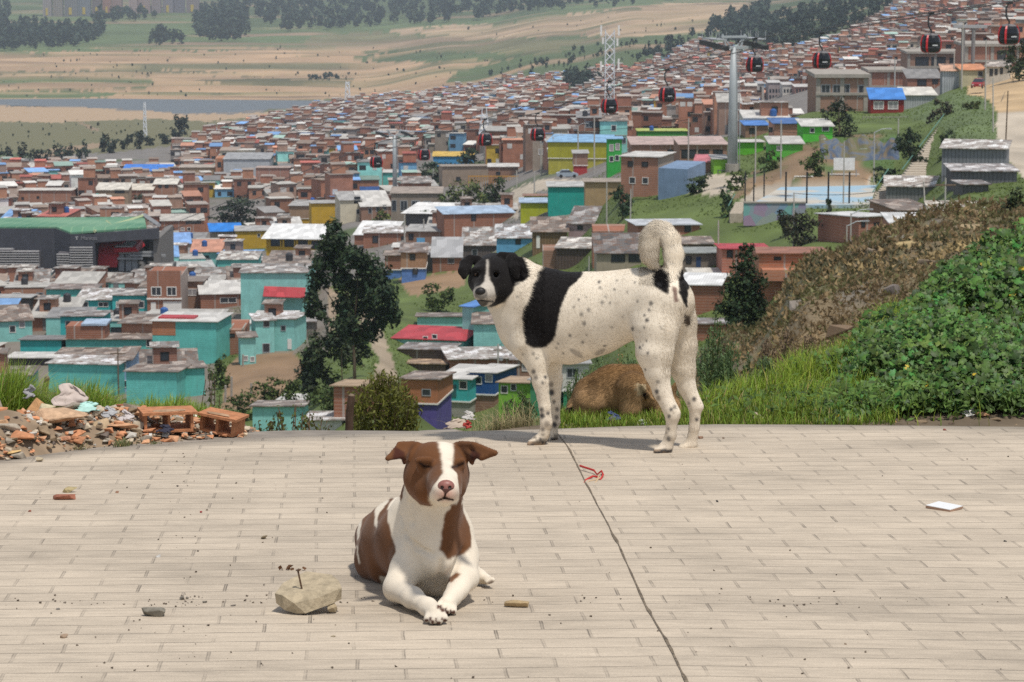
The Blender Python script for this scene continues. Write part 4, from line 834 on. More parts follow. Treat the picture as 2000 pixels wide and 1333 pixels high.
# --- teal quarter, bottom of the valley
house(-20, 62, 628, 668, 'pale turquoise house with two small white framed windows beside the grass clumps', TEAL2, 'block', RU, 'rust', roofv=598, yaw=14, depth=9, wins=[(25, 643, 10, 12), (43, 635, 9, 11)])
house(40, 120, 665, 694, 'low dark turquoise flat roofed block under the house with two small windows', TEALD, 'block', (.2, .19, .18), 'tin', roofv=657, depth=7)
house(119, 200, 619, 676, 'bright turquoise house with one barred window between two brick rooms', TEALD, 'block', MG, 'rust', roofv=608, wins=[(138, 633, 17, 11, 'g'), (166, 632, 20, 10, 'g')])
def penth(t, W, Dp, H, Hb, s, uc, vb):
    m = MB(); m.box(-W/2+.003, -W/2+76/s, .4, 4.5, H, H+26/s); m.build('brick_room', mat_wall(BRK, 'brick'), t); m = MB(); m.box(-W/2+30/s, -W/2+80/s, .2, 4.8, H+27/s, H+31/s); m.build('room_roof', mat_roof(LB), t)
house(129, 298, 664, 694, 'long turquoise house with a brick room and pale blue roof on its terrace', TEAL, 'block', RU, 'rust', roofv=652, depth=8, wins=[(291, 670, 8, 14)], extra=penth)
def bp(t, W, Dp, H, Hb, s, uc, vb):
    m = MB(); m.box(-W/2+.01, -W/2+46/s, -.03, .3, H-27/s, H-.02); m.build('brick_panel', mat_wall(ORG, 'brick'), t)
    m = MB(); m.box(-W/2+.3, W/2-3, Dp*.2, Dp*.45, H+.16+(Hb-H)*.33, H+.34+(Hb-H)*.33); m.build('red_sheet', mat_roof(RR), t)
house(298, 424, 629, 716, 'tall turquoise wall house with a bare brick panel and a red strip on its roof', TEAL, 'block', WT, 'tin', roofv=612, depth=9, yaw=-6, extra=bp)
house(247, 346, 727, 790, 'turquoise house with low brown roof below the tall turquoise wall', TEAL, 'block', RU, 'rust', roofv=714, depth=7, yaw=-4)
house(344, 400, 720, 775, 'turquoise corner house ending at the earth slope', TEAL, 'block', RU, 'rust', roofv=708, depth=6, yaw=10)
house(94, 231, 712, 770, 'turquoise house with a patched tin roof behind the long green grass', TEAL, 'block', WT, 'rust', roofv=697, depth=6, yaw=-8)
house(231, 256, 704, 770, 'narrow pale blue house front with two windows beside a wooden pole', (.30, .42, .60), 'paint', RU, 'rust', depth=7, wins=[(243, 716, 7, 12), (244, 750, 8, 12)])
house(106, 246, 697, 712, 'brick house with a long rusty roof between turquoise walls', BRK, 'brick', RU, 'rust', roofv=681, depth=8)
def posts(t, W, Dp, H, Hb, s, uc, vb):
    for x in (-W/2+.2, W/2-.2):
        m = MB(); m.box(x-.07, x+.07, .1, .24, -3, H); m.build('post', M_CONC, t)
t_ = house(18, 105, 700, 715, 'white sheet canopy beside the turquoise houses', DGR, 'paint', WT, 'tin', roofv=690, depth=6, over=.5, cat='canopy', name='canopy')
# brick garage house
house(288, 355, 540, 612, 'two storey brick house with white garage door and two white windows', BRK, 'brick', None, depth=9, wins=[(306, 569, 17, 15), (336, 569, 16, 15)], doors=[(300, 601, 10, 21), (337, 600, 36, 22)],
      extra=lambda t, W, Dp, H, Hb, s, uc, vb: [MB().box(-W/2-.06, W/2+.06, -.25, 0, H*.37, H*.41).build('balcony_slab', M_TRIM, t), MB().box(-W/2, W/2, .002, .3, H, H+.8).build('parapet', mat_wall(TER, 'brick'), t)])
house(355, 396, 551, 604, 'brown brick house with one six pane window beside the garage house', BRK2, 'brick', (.22, .18, .15), 'tin', roofv=541, depth=8, wins=[(376, 571, 16, 11)])
def terr(t, W, Dp, H, Hb, s, uc, vb):
    for x in np.linspace(-W/2+.2, W/2-.2, 5):
        m = MB(); m.box(x-.1, x+.1, .05, .25, H-1.9, H-.01); m.build('column', M_TRIM if x > 0 else M_CONC, t)
house(288, 418, 531, 541, 'open roof terrace under a wide grey sheet roof above the garage house', DGR, 'paint', (.42, .42, .40), 'tin', roofv=512, depth=10, D=None, over=.6, cat='terrace roof', name='roof_terrace', yaw=12, extra=terr)  # dark wall colour stands in for the shade inside the open terrace
house(149, 221, 587, 612, 'turquoise house with rust patched roof and low row of windows', TEALD, 'block', WT, 'rust', roofv=565, depth=9, wins=[(163, 596, 18, 11), (202, 595, 18, 8)])
house(220, 292, 578, 613, 'bright turquoise house with two white framed windows next to the garage house', TEALD, 'block', LG, 'rust', roofv=566, depth=8, wins=[(271, 595, 20, 12), (237, 595, 18, 10)])
house(91, 187, 566, 608, 'large blank turquoise wall below the dark station', TEAL, 'block', (.25, .22, .2), 'rust', roofv=556, depth=7)
house(186, 216, 553, 580, 'small turquoise wing with a window below the dark station', TEAL, 'block', RU, 'rust', roofv=546, depth=5, yaw=12, wins=[(206, 563, 10, 14, 'g')])
house(-30, 58, 583, 606, 'dark grey shed with light roof at the edge of the town', DGR, 'block', LG, 'tin', roofv=576, depth=7)
house(58, 92, 585, 606, 'small brick and turquoise house beside the dark grey shed', BRK2, 'brick', RU, 'rust', roofv=578, depth=6)
house(393, 471, 575, 602, 'brick house with white and green roof and laundry terrace', BRK, 'brick', WT, 'tin', roofv=550, depth=8, yaw=8, wins=[(446, 587, 30, 9)])
def awn(t, W, Dp, H, Hb, s, uc, vb):
    m = MB(); x0 = (517-uc)/s; x1 = (598-uc)/s; z = (vb-568)/s; m.hexa([(x0, -2.4, z-.5), (x1, -2.4, z-.7), (x1, -.004, z+.35), (x0, -.004, z+.55), (x0, -2.4, z-.4), (x1, -2.4, z-.6), (x1, -.004, z+.45), (x0, -.004, z+.65)]); m.build('red_awning', mat_roof(RR), t)
house(471, 599, 534, 622, 'tall pale turquoise house with a red sheet awning beside the dark tree', TEAL2, 'block', LG, 'rust', roofv=517, depth=9, extra=awn)
house(500, 536, 627, 690, 'pale turquoise two storey house with a balcony window above the earth slope', TEAL2, 'paint', WT, 'rust', roofv=614, depth=6, yaw=10, wins=[(521, 632, 10, 12, 'g'), (520, 680, 12, 16, 'g')])
house(536, 575, 624, 686, 'turquoise house with one small square window and a white door above the earth slope', TEAL2, 'paint', WT, 'rust', roofv=612, depth=6, yaw=-10, wins=[(554, 641, 8, 9, 'g')], doors=[(566, 672, 8, 20)])
house(576, 614, 630, 662, 'grey board shack next to the dark tree', (.24, .21, .18), 'board', LG, 'rust', roofv=622, depth=5)
house(423, 478, 645, 694, 'unfinished brick house with an open concrete frame roof', BRK, 'brick', None, depth=7, wins=[(454, 655, 9, 5, 'd'), (471, 655, 7, 5, 'd')], extra=lambda t, W, Dp, H, Hb, s, uc, vb: [MB().box(x-.1, x+.1, -.1, Dp, H, H+.2).build('beam', M_CONC, t) for x in (-W/2+.2, 0, W/2-.2)])
house(470, 500, 660, 712, 'small turquoise house with stone heaped roof above the earth slope', TEAL2, 'paint', RU, 'rust', roofv=650, depth=5, yaw=8, wins=[(480, 700, 7, 8), (493, 702, 7, 8)])
house(494, 590, 795, 860, 'turquoise house with a small white hut on its roof behind the bramble', TEAL2, 'paint', (.28, .25, .22), 'rust', roofv=785, depth=8, dmin=150)
house(545, 589, 783, 797, 'small white roofed hut above the bramble', (.3, .16, .12), 'brick', WT, 'tin', roofv=772, depth=5, dmin=150, yaw=-6)
house(598, 668, 822, 860, 'white roofed low house beside the wooden fence post', WT, 'paint', WT, 'rust', roofv=806, depth=8, dmin=150)
# --- houses behind the lying dog's bush and the standing dog
house(652, 735, 756, 812, 'brick house with pale roof behind the small bush', BRK, 'brick', TAN, 'tin', roofv=745, depth=7, dmin=190, yaw=-6)
house(783, 855, 742, 812, 'orange plastered house with blue ground floor next to the turquoise shopfront', ORG, 'paint', RU, 'rust', roofv=728, depth=8, dmin=190, yaw=-9, wins=[(833, 766, 15, 11, 'g')], lower=(.34, (.10, .08, .28), 'paint'))
house(855, 918, 741, 815, 'turquoise house with white trim, balcony door and two white windows', TEALD, 'paint', WT, 'tin', roofv=715, depth=9, dmin=190, yaw=-14, wins=[(869, 761, 13, 14), (905, 751, 13, 14)], doors=[(887, 763, 9, 24, (.03, .12, .12))], lower=(.42, (.35, .34, .30), 'block'))
house(918, 967, 729, 803, 'deep blue house with white trim and two white framed windows', (.015, .085, .27), 'paint', WT, 'tin', roofv=714, depth=9, dmin=190, yaw=-14, wins=[(933, 743, 14, 13), (955, 738, 12, 13)], lower=(.44, BRK2, 'brick'))
house(974, 1036, 749, 812, 'lime green house with white framed windows behind the foreleg of the dog', LGRN, 'paint', TAN, 'tin', roofv=738, depth=8, dmin=190, yaw=-10, wins=[(985, 761, 11, 13), (1003, 756, 9, 12)])
house(1036, 1096, 744, 812, 'dark green fronted house between the forelegs of the dog', (.05, .24, .12), 'paint', LG, 'tin', roofv=736, depth=7, dmin=190, yaw=-6)
house(1098, 1150, 712, 800, 'white house with green ground floor framed by the dog legs', WT, 'paint', LG, 'tin', roofv=704, depth=7, dmin=190, wins=[(1118, 728, 20, 16, 'g')], lower=(.42, (.04, .28, .14), 'paint'))
house(879, 1010, 702, 745, 'long brick house with a sagging white tin roof behind the utility pole', BRK, 'brick', WT, 'rust', roofv=680, depth=9, dmin=190, yaw=6)
house(1000, 1060, 704, 742, 'brick house with beige wing below the chest of the dog', BRK2, 'brick', LG, 'rust', roofv=694, depth=7, dmin=190, wins=[(1025, 718, 9, 12)])
house(768, 906, 664, 690, 'pale turquoise house with a bright red sheet roof', TEAL2, 'paint', RR, 'tin', roofv=640, depth=7, dmin=190, yaw=-14, wins=[(831, 662, 8, 8), (849, 657, 8, 7)])
house(903, 925, 600, 690, 'tall pale turquoise house with bright blue roof beside the dog face', TEAL2, 'block', BR, 'tin', roofv=576, depth=8, dmin=190, yaw=-30)
house(925, 1005, 634, 696, 'pale turquoise house with a patched roof below the muzzle of the dog', TEAL2, 'block', RU, 'rust', roofv=612, depth=9, dmin=190, wins=[(994, 662, 10, 13, 'g')])
house(815, 905, 620, 650, 'long pale turquoise wall behind the red roof', TEAL2, 'block', (.2, .18, .16), 'rust', roofv=613, depth=6, dmin=190)
house(781, 880, 684, 712, 'brown brick shed with grey roof below the red roofed house', BROWN, 'brick', MG, 'rust', roofv=672, depth=6, dmin=190, yaw=-8)
house(790, 870, 712, 730, 'low pale roofed lean to above the turquoise shopfront', BROWN, 'board', TAN, 'rust', roofv=704, depth=5, dmin=190, yaw=-8)
# --- middle slope
YCOL = lambda t, W, Dp, H, Hb, s, uc, vb: [MB().box(x-.12, x+.12, -.12, .05, .2, H).build('column', plain(YEL), t) for x in np.linspace(-W/2+.1, W/2-.1, 5)]
house(520, 632, 466, 504, 'long ochre house with a white roof and a band of dark windows', YEL, 'paint', (.74, .74, .72), 'tin', roofv=441, depth=9, yaw=-8, over=.9, wins=[(540, 474, 20, 13, 'd'), (567, 475, 20, 13, 'd'), (594, 477, 20, 13, 'd'), (618, 478, 16, 13, 'd')], extra=YCOL)
house(461, 526, 452, 486, 'ochre yellow house against the long ochre house', YEL, 'paint', LG, 'tin', roofv=442, depth=8, yaw=6, wins=[(506, 460, 5, 6)])
house(565, 609, 403, 442, 'stone faced block with yellow base and a blue water tank', (.36, .24, .15), 'block', LG, 'tin', roofv=394, depth=8, yaw=-4, lower=(.38, YEL, 'paint'), extra=tank(.9, .7))
house(609, 665, 398, 441, 'yellow block with a stone upper corner beside the cream house', YEL, 'paint', LG, 'tin', roofv=392, depth=8, yaw=8)
house(665, 706, 392, 434, 'tall cream house with one dark window beside the yellow block', CREAM, 'paint', LG, 'tin', roofv=375, depth=10, yaw=10, wins=[(698, 391, 10, 11, 'd'), (699, 414, 5, 8, 'g')])
house(706, 764, 404, 430, 'brick hall with green windows under white and deep blue roofs', BRK2, 'brick', WT, 'tin', roofv=374, depth=12, yaw=10, wins=[(723, 412, 6, 9, 'g'), (738, 409, 6, 9, 'g'), (751, 406, 6, 9, 'g')])
house(707, 750, 375, 392, 'deep blue sheet roofed shed behind the brick hall', SKY, 'paint', (.02, .07, .22), 'tin', roofv=366, depth=7, yaw=6)
house(792, 898, 418, 436, 'open hall under a broad white roof with dark interior', DGR, 'paint', (.74, .73, .70), 'tin', roofv=398, depth=16, yaw=-9, over=.8)  # solid dark front, shade of the open interior put into the wall colour
house(764, 862, 379, 424, 'grey brown concrete building with tall dark openings', (.26, .21, .17), 'paint', (.34, .28, .23), 'tin', roofv=366, depth=12, wins=[(770, 402, 8, 20, 'g'), (789, 402, 12, 18, 'g'), (812, 401, 14, 16, 'g'), (834, 401, 12, 14, 'g')])
house(864, 954, 326, 362, 'plain brown plastered building with one small dark window', (.30, .235, .18), 'paint', (.3, .25, .2), 'tin', roofv=322, depth=10, yaw=6, wins=[(895, 350, 7, 7, 'd')])
house(954, 1012, 327, 350, 'brick building with a rolled tin roof above the orange wall', BRK2, 'brick', WT, 'tin', roofv=320, depth=9, wins=[(973, 340, 7, 7, 'd')])
house(868, 1004, 418, 462, 'stepped brick house with an open window hole and light blue roof', BRK, 'brick', LB, 'tin', roofv=404, depth=7, yaw=12, wins=[(925, 424, 8, 13, 'd')])
house(692, 768, 460, 476, 'brick house under a steep clean white roof', BRK, 'brick', (.72, .72, .70), 'tin', roofv=434, depth=8, yaw=-10)
house(710, 790, 456, 480, 'brick row house with rust patched roof and dark opening', BRK, 'brick', WT, 'rust', roofv=443, depth=8, wins=[(733, 468, 9, 12, 'd'), (787, 467, 6, 9, 'd')])
house(793, 866, 453, 480, 'brick house with pale roof and sky blue door corner', BRK2, 'brick', LG, 'tin', roofv=440, depth=8, yaw=-5, wins=[(803, 463, 8, 11, 'd')], doors=[(822, 471, 16, 12, SKY)])
house(768, 785, 484, 505, 'small brick room with white sheet roof beside the eucalyptus', BRK, 'brick', WT, 'tin', roofv=476, depth=6)
house(783, 832, 494, 550, 'orange brick house with a bright blue ground floor', (.36, .20, .11), 'brick', (.25, .22, .20), 'rust', roofv=476, depth=7, wins=[(806, 502, 9, 10, 'd'), (811, 530, 8, 10, 'd')], lower=(.46, (.11, .22, .5), 'paint'))
house(752, 784, 500, 545, 'brick house with blue wall touching the dark tree', BRK, 'brick', RU, 'rust', roofv=490, depth=7, lower=(.4, (.11, .22, .5), 'paint'))
house(832, 850, 498, 530, 'narrow grey house beside the orange brick house', (.16, .14, .13), 'board', LG, 'rust', roofv=484, depth=6)
house(845, 900, 503, 530, 'brick shack with a large grey tin roof near the dog ear', BRK, 'brick', (.38, .38, .38), 'tin', roofv=466, depth=7, wins=[(881, 510, 11, 9, 'g')])
house(905, 970, 480, 506, 'dark board shack with a rust and white tin roof above the dog head', (.12, .10, .09), 'board', LG, 'rust', roofv=446, depth=8, wins=[(927, 494, 9, 12, 'g')])
house(970, 1042, 466, 492, 'sky blue shack with a weathered tin roof behind the dog head', SKY, 'paint', (.46, .47, .47), 'rust', roofv=440, depth=8, wins=[(1012, 472, 9, 9, 'd')])
house(1040, 1108, 454, 487, 'brown shack with a white door under a stone weighted roof', (.20, .13, .07), 'board', RU, 'rust', roofv=426, depth=8, doors=[(1051, 473, 7, 24)])
house(1110, 1158, 438, 464, 'dull pink house with one window and a rust striped roof', PINK, 'paint', MG, 'rust', roofv=405, depth=9, yaw=-8, wins=[(1133, 445, 9, 7, 'd')])
house(1087, 1156, 486, 520, 'dark timber shack with a curled tin roof above the dog back', (.10, .07, .055), 'board', (.5, .48, .44), 'rust', roofv=466, depth=7, yaw=-8)
house(1060, 1088, 490, 530, 'broken brick wall shack left of the timber shack', BRK2, 'brick', None, depth=4)
house(1165, 1252, 496, 545, 'beige house under a dark roof scattered with rubbish behind the tail', (.34, .29, .21), 'paint', (.16, .15, .14), 'rust', roofv=458, depth=9, wins=[(1207, 504, 24, 13, 'd'), (1240, 504, 22, 13, 'd')])
house(1158, 1250, 452, 466, 'unroofed brick wall house behind the beige house', BRK, 'brick', None, depth=5)
house(1245, 1367, 441, 468, 'brick house with bluish tin roof at the foot of the grass slope', BRK, 'brick', (.48, .50, .52), 'tin', roofv=430, depth=8, yaw=6, wins=[(1343, 447, 10, 11, 'd')])
house(1324, 1392, 478, 496, 'low dark brick house with a littered roof beside the tail', BROWN, 'brick', RU, 'rust', roofv=464, depth=7)
house(1330, 1408, 496, 528, 'grey plastered house with blue door and blue barrel', (.22, .18, .15), 'paint', (.26, .27, .25), 'tin', roofv=485, depth=7, wins=[(1345, 508, 8, 12, 'd')], doors=[(1364, 512, 9, 20, (.03, .06, .14))])
house(1330, 1404, 558, 615, 'brick house with a clean white roof against the conical shrub', BRK, 'brick', (.72, .72, .70), 'tin', roofv=536, depth=8, yaw=-8)
house(1352, 1425, 541, 560, 'brick house with cream roof above the clean white roof', BRK, 'brick', (.60, .57, .50), 'tin', roofv=526, depth=7)
house(1330, 1420, 634, 665, 'small brick house with grey roof under the conical shrub', BRK, 'brick', MG, 'rust', roofv=624, depth=6, dmin=180)
house(1410, 1500, 488, 540, 'red roofed brick house with a dark window beside the conical shrub', (.40, .15, .10), 'brick', RR, 'tin', roofv=478, depth=8, wins=[(1425, 496, 9, 12, 'd')])
house(1482, 1620, 497, 545, 'orange brick house with a terrace wall and faded red roof edge', (.42, .17, .09), 'brick', TER, 'tin', roofv=485, depth=9, wins=[(1518, 505, 11, 4, 'd'), (1519, 532, 15, 14, 'd')], extra=lambda t, W, Dp, H, Hb, s, uc, vb: MB().box(-W/2+.2, W/2-.2, -1.6, -.01, 0, H*.45).build('terrace_wall', mat_wall((.45, .19, .11), 'brick'), t))
# --- right side, below the road
house(1675, 1742, 424, 470, 'brick house with two small windows under a bright tin roof', (.36, .16, .11), 'brick', (.60, .60, .58), 'tin', roofv=417, depth=8, yaw=24, wins=[(1684, 436, 6, 11, 'd'), (1711, 442, 8, 12, 'd')])
house(1742, 1828, 439, 468, 'brick wing with boarded window under the bright tin roof', (.36, .16, .11), 'brick', (.62, .62, .60), 'tin', roofv=418, depth=9, yaw=-2, wins=[(1802, 446, 11, 11, 'd')], doors=[(1765, 449, 16, 12, (.22, .12, .06))])
house(1754, 1830, 412, 434, 'rough brick house with a sagging rusted roof above the bright tin roof', BRK2, 'brick', RU, 'rust', roofv=392, depth=9, yaw=12, dmin=290)
house(1828, 1942, 414, 438, 'low shack with a long ragged pale roof on thin posts', (.12, .11, .09), 'board', (.56, .50, .42), 'rust', roofv=396, depth=9, yaw=-6, over=.7, dmin=250, cat='shack', name='shack')
house(1732, 1855, 366, 392, 'long grey shack with a patchy white roof beside the stairs', (.20, .20, .20), 'board', (.58, .54, .48), 'rust', roofv=346, depth=8, yaw=-7, dmin=290, cat='shack', name='shack')
house(1862, 1985, 336, 362, 'dark tin shack heaped with scrap sheets near the upper road', (.14, .14, .15), 'board', (.46, .45, .44), 'rust', roofv=322, depth=9, yaw=-4, dmin=290, cat='shack', name='shack')
house(1841, 1962, 292, 330, 'grey tin shack with a high pale ridge on the bank by the road', (.19, .20, .22), 'board', (.56, .53, .48), 'rust', roofv=275, depth=9, yaw=-12, dmin=300, cat='shack', name='shack')
house(1880, 1930, 362, 392, 'charcoal board hut under the scrap roofed shack', (.10, .10, .10), 'board', MG, 'rust', roofv=354, depth=6, dmin=280, cat='shack', name='shack')
# --- upper right
house(1701, 1765, 195, 221, 'dark red house with a bright blue roof and two white windows', MAR, 'paint', (.06, .22, .58), 'tin', roofv=174, depth=7, yaw=-3, wins=[(1716, 206, 17, 13), (1744, 206, 17, 13)], dmin=330)
house(1766, 1828, 187, 206, 'corrugated lean to with a cream roof joined to the dark red house', (.40, .42, .42), 'board', (.64, .61, .54), 'tin', roofv=172, depth=7, dmin=330)
def frame(t, W, Dp, H, Hb, s, uc, vb):
    n = max(2, int(W/5)); 
    for x in np.linspace(-W/2+.3, W/2-.3, n+1): MB().box(x-.35, x+.35, -.12, .3, -3, H+.003).build('column', M_CONC, t)
    MB().box(-W/2-.4, W/2+.4, -.6, Dp+.3, H+.01, H+.6).build('roof_slab', M_CONC, t)
    MB().box(-W/2-.1, W/2+.1, -.25, .1, H*.48, H*.56).build('beam', M_CONC, t)
house(1594, 1694, 153, 218, 'long unfinished concrete frame building with brick infill and window bays', (.30, .17, .12), 'brick', None, depth=14, wins=[(1612, 177, 15, 20, 'g'), (1634, 177, 14, 20, 'g'), (1651, 176, 14, 20, 'g'), (1685, 178, 16, 20, 'g')], extra=frame, dmin=460, cat='building', name='concrete_building', group='unfinished concrete buildings on the ridge')
house(1697, 1772, 142, 200, 'unfinished frame building with a tall brick panel and dark bays', (.33, .14, .09), 'brick', None, depth=14, wins=[(1714, 178, 12, 18, 'd'), (1735, 178, 14, 18, 'd'), (1757, 178, 12, 18, 'd')], extra=frame, dmin=460, cat='building', name='concrete_building', group='unfinished concrete buildings on the ridge')
house(1772, 1880, 106, 160, 'unfinished open storey building on bare concrete columns', (.28, .16, .11), 'brick', None, depth=14, wins=[(1800, 124, 22, 20, 'd'), (1832, 124, 24, 20, 'd'), (1862, 122, 14, 14, 'd')], extra=frame, dmin=460, cat='building', name='concrete_building', group='unfinished concrete buildings on the ridge')
house(1884, 1990, 92, 150, 'tall unfinished brick and concrete building beside the cable posts', (.33, .14, .09), 'brick', None, depth=14, wins=[(1955, 112, 14, 22, 'd'), (1972, 112, 10, 22, 'd')], extra=frame, dmin=470, cat='building', name='concrete_building', group='unfinished concrete buildings on the ridge')
house(1772, 1838, 154, 186, 'brick shed under a curved grey sheet roof', BRK, 'brick', (.24, .23, .22), 'tin', roofv=136, depth=9, dmin=420, wins=[(1800, 162, 16, 10, 'd'), (1826, 160, 10, 8, 'd')])
house(1840, 1878, 140, 176, 'silver corrugated shed with orange edged roof on the grass bank', (.42, .44, .46), 'board', (.60, .36, .24), 'tin', roofv=127, depth=8, yaw=-6, dmin=400)
house(1878, 1925, 138, 168, 'pale yellow cottage with a green shuttered window by the dirt road', (.50, .46, .30), 'paint', (.60, .26, .13), 'tin', roofv=127, depth=7, dmin=420, wins=[(1914, 145, 8, 9, 'g')])
house(1925, 1966, 132, 162, 'row of white cottages with dark doors at the top of the dirt road', (.56, .52, .44), 'paint', (.42, .38, .33), 'rust', roofv=122, depth=7, yaw=-14, dmin=430, wins=[(1936, 142, 5, 12, 'd'), (1945, 141, 4, 10, 'd'), (1955, 139, 4, 10, 'd')])
# --- centre right
house(1071, 1142, 366, 420, 'solid green blue block with white roof in front of the stone wall', (.02, .33, .27), 'block', (.46, .45, .42), 'tin', roofv=356, depth=8)
house(1017, 1071, 397, 425, 'lime yellow wall house with a light blue roof behind it', LIME, 'paint', LB, 'tin', roofv=388, depth=7)
house(1024, 1072, 384, 397, 'small brick house topping the lime yellow wall', LIME, 'paint', BRK2, 'tin', roofv=380, depth=6)
house(1143, 1212, 357, 402, 'tan stone retaining wall building left of the tall brick house', (.40, .28, .15), 'block', (.34, .28, .22), 'tin', roofv=350, depth=7)
house(1213, 1285, 308, 385, 'tall brick house with four windows and a light tin roof', (.36, .17, .11), 'brick', WT, 'tin', roofv=298, depth=9, yaw=-16, wins=[(1231, 321, 8, 9, 'd'), (1259, 321, 10, 8, 'd'), (1235, 353, 10, 11), (1260, 353, 10, 11)], extra=lambda t, W, Dp, H, Hb, s, uc, vb: window(t, Dp*.5, H*.45, 1.2, 1.1, 'w', 'r', W))
house(1286, 1342, 330, 386, 'low wall building painted with a blue mural beside the tall brick house', (.18, .26, .38), 'paint', None, depth=8, yaw=-20)
house(1070, 1186, 279, 335, 'big mustard yellow building under a light blue roof', (.36, .34, .03), 'paint', (.24, .42, .62), 'tin', roofv=264, depth=14, yaw=-7, lower=(.45, (.40, .36, .06), 'paint'), cat='building', name='building')
house(1186, 1214, 273, 342, 'bright green end block with four white framed windows', (.04, .36, .06), 'paint', (.24, .42, .62), 'tin', roofv=268, depth=5, yaw=0, wins=[(1194, 289, 7, 12), (1206, 287, 7, 12), (1194, 311, 7, 10), (1205, 309, 7, 10)], cat='building', name='building')
house(1072, 1120, 300, 338, 'beige three window house with painted shopfronts below', (.36, .31, .24), 'paint', WT, 'tin', roofv=290, depth=9, wins=[(1084, 315, 8, 9), (1097, 312, 8, 9), (1111, 310, 7, 9)], lower=(.38, (.12, .33, .33), 'paint'))
house(1120, 1148, 301, 342, 'red ground floor house at the bend of the street', (.30, .17, .12), 'brick', LG, 'tin', roofv=294, depth=8, lower=(.45, (.40, .05, .05), 'paint'))
house(1234, 1328, 284, 318, 'long brown brick hall with wide dark openings', (.30, .16, .11), 'brick', (.46, .34, .30), 'tin', roofv=268, depth=16, wins=[(1315, 301, 20, 14, 'd')])
house(1328, 1420, 284, 318, 'long brown brick annex with a row of dark openings behind the cable pylon', (.30, .16, .11), 'brick', (.46, .34, .30), 'tin', roofv=268, depth=16, wins=[(1345, 301, 26, 14, 'd'), (1374, 301, 18, 14, 'd'), (1402, 301, 16, 14, 'd')])
house(1246, 1342, 257, 274, 'wide green house with a small blue tank in front', (.07, .34, .05), 'paint', (.42, .48, .12), 'tin', roofv=252, depth=10, extra=tank(.28, .1))
house(1439, 1491, 279, 302, 'vivid green house right of the cable pylon', (.12, .44, .03), 'paint', WT, 'tin', roofv=274, depth=8)
house(1358, 1402, 318, 338, 'brick kiosk with a pink red roof and green fence', (.34, .20, .15), 'brick', (.50, .16, .18), 'tin', roofv=304, depth=7, yaw=-6)
house(1394, 1420, 312, 338, 'green kiosk wall beside the pylon foot', LGRN, 'paint', LG, 'tin', roofv=304, depth=6)
house(1456, 1500, 246, 266, 'blue canopied brick house with dark doorway', BRK2, 'brick', (.08, .22, .55), 'tin', roofv=237, depth=9, wins=[(1470, 256, 12, 9, 'd')])
house(1512, 1567, 243, 276, 'brick house below the blue roofs at the cliff edge', (.38, .19, .13), 'brick', (.06, .14, .34), 'tin', roofv=232, depth=9, wins=[(1505, 254, 6, 8, 'd')], dmin=400)
house(1568, 1626, 248, 276, 'bright green house with a white roof behind the round tree', (.10, .50, .05), 'paint', WT, 'tin', roofv=234, depth=8, wins=[(1586, 255, 7, 8), (1612, 252, 12, 8)], dmin=360)
house(1505, 1568, 282, 305, 'small green house at the edge of the cliff', (.12, .45, .06), 'paint', (.5, .48, .44), 'tin', roofv=268, depth=7, wins=[(1522, 290, 9, 8)], dmin=340)
house(1230, 1262, 276, 292, 'pale yellow domed hut beside the long brown hall', LIME, 'paint', (.58, .58, .34), 'tin', roofv=270, depth=8)
# --- left middle
house(312, 372, 477, 494, 'grey house under two bright blue roof sheets right of the station', (.40, .34, .28), 'paint', (.22, .38, .68), 'tin', roofv=456, depth=10, yaw=8, wins=[(343, 482, 6, 6, 'd')])
house(316, 398, 432, 462, 'brick house with open upper storey behind the station roof', BRK, 'brick', (.48, .45, .40), 'tin', roofv=419, depth=9, yaw=8, wins=[(378, 434, 28, 6, 'd'), (337, 447, 6, 6, 'd'), (357, 448, 7, 6), (369, 448, 6, 6)])
house(300, 345, 361, 394, 'three level brick house with white slabs', (.38, .19, .12), 'brick', (.64, .60, .52), 'tin', roofv=350, depth=8, wins=[(313, 364, 5, 6, 'd'), (326, 364, 6, 6, 'd'), (327, 386, 7, 6, 'd')])
house(187, 250, 372, 400, 'stone coloured house with a wavy cream roof', (.34, .25, .17), 'block', (.62, .58, .50), 'tin', roofv=358, depth=9, wins=[(234, 374, 18, 6, 'd')])
house(250, 298, 372, 396, 'brick house with a flat cream roof beside the bushes', BRK, 'brick', (.62, .56, .46), 'tin', roofv=360, depth=9)
house(37, 140, 373, 416, 'wide windowless brick block above the station', (.36, .17, .11), 'brick', (.60, .56, .50), 'tin', roofv=368, depth=12, wins=[(45, 388, 4, 4, 'd'), (75, 386, 4, 4, 'd'), (110, 396, 4, 4, 'd')])
house(425, 502, 508, 540, 'turquoise house with pale roof and high wall beside the ochre house', TEAL, 'block', (.52, .50, .46), 'rust', roofv=492, depth=9)
house(421, 437, 310, 350, 'tall orange brick gable beside the grey hall', ORG, 'brick', None, depth=7, wins=[(429, 322, 6, 9, 'd')])
house(437, 527, 312, 350, 'large light grey hall with a ribbed grey roof', (.44, .46, .48), 'paint', (.32, .32, .32), 'tin', roofv=299, depth=16, cat='building', name='building')
house(500, 565, 329, 358, 'plain pink brick block beside the grey hall', (.38, .19, .14), 'brick', (.4, .3, .25), 'tin', roofv=325, depth=10)
house(350, 433, 328, 350, 'tan walled house block in front of the grey hall', TAN, 'block', (.40, .34, .28), 'tin', roofv=322, depth=9)
house(238, 331, 335, 342, 'house block under bright blue and white striped roofs', TAN, 'paint', (.05, .20, .62), 'tin', roofv=322, depth=12)
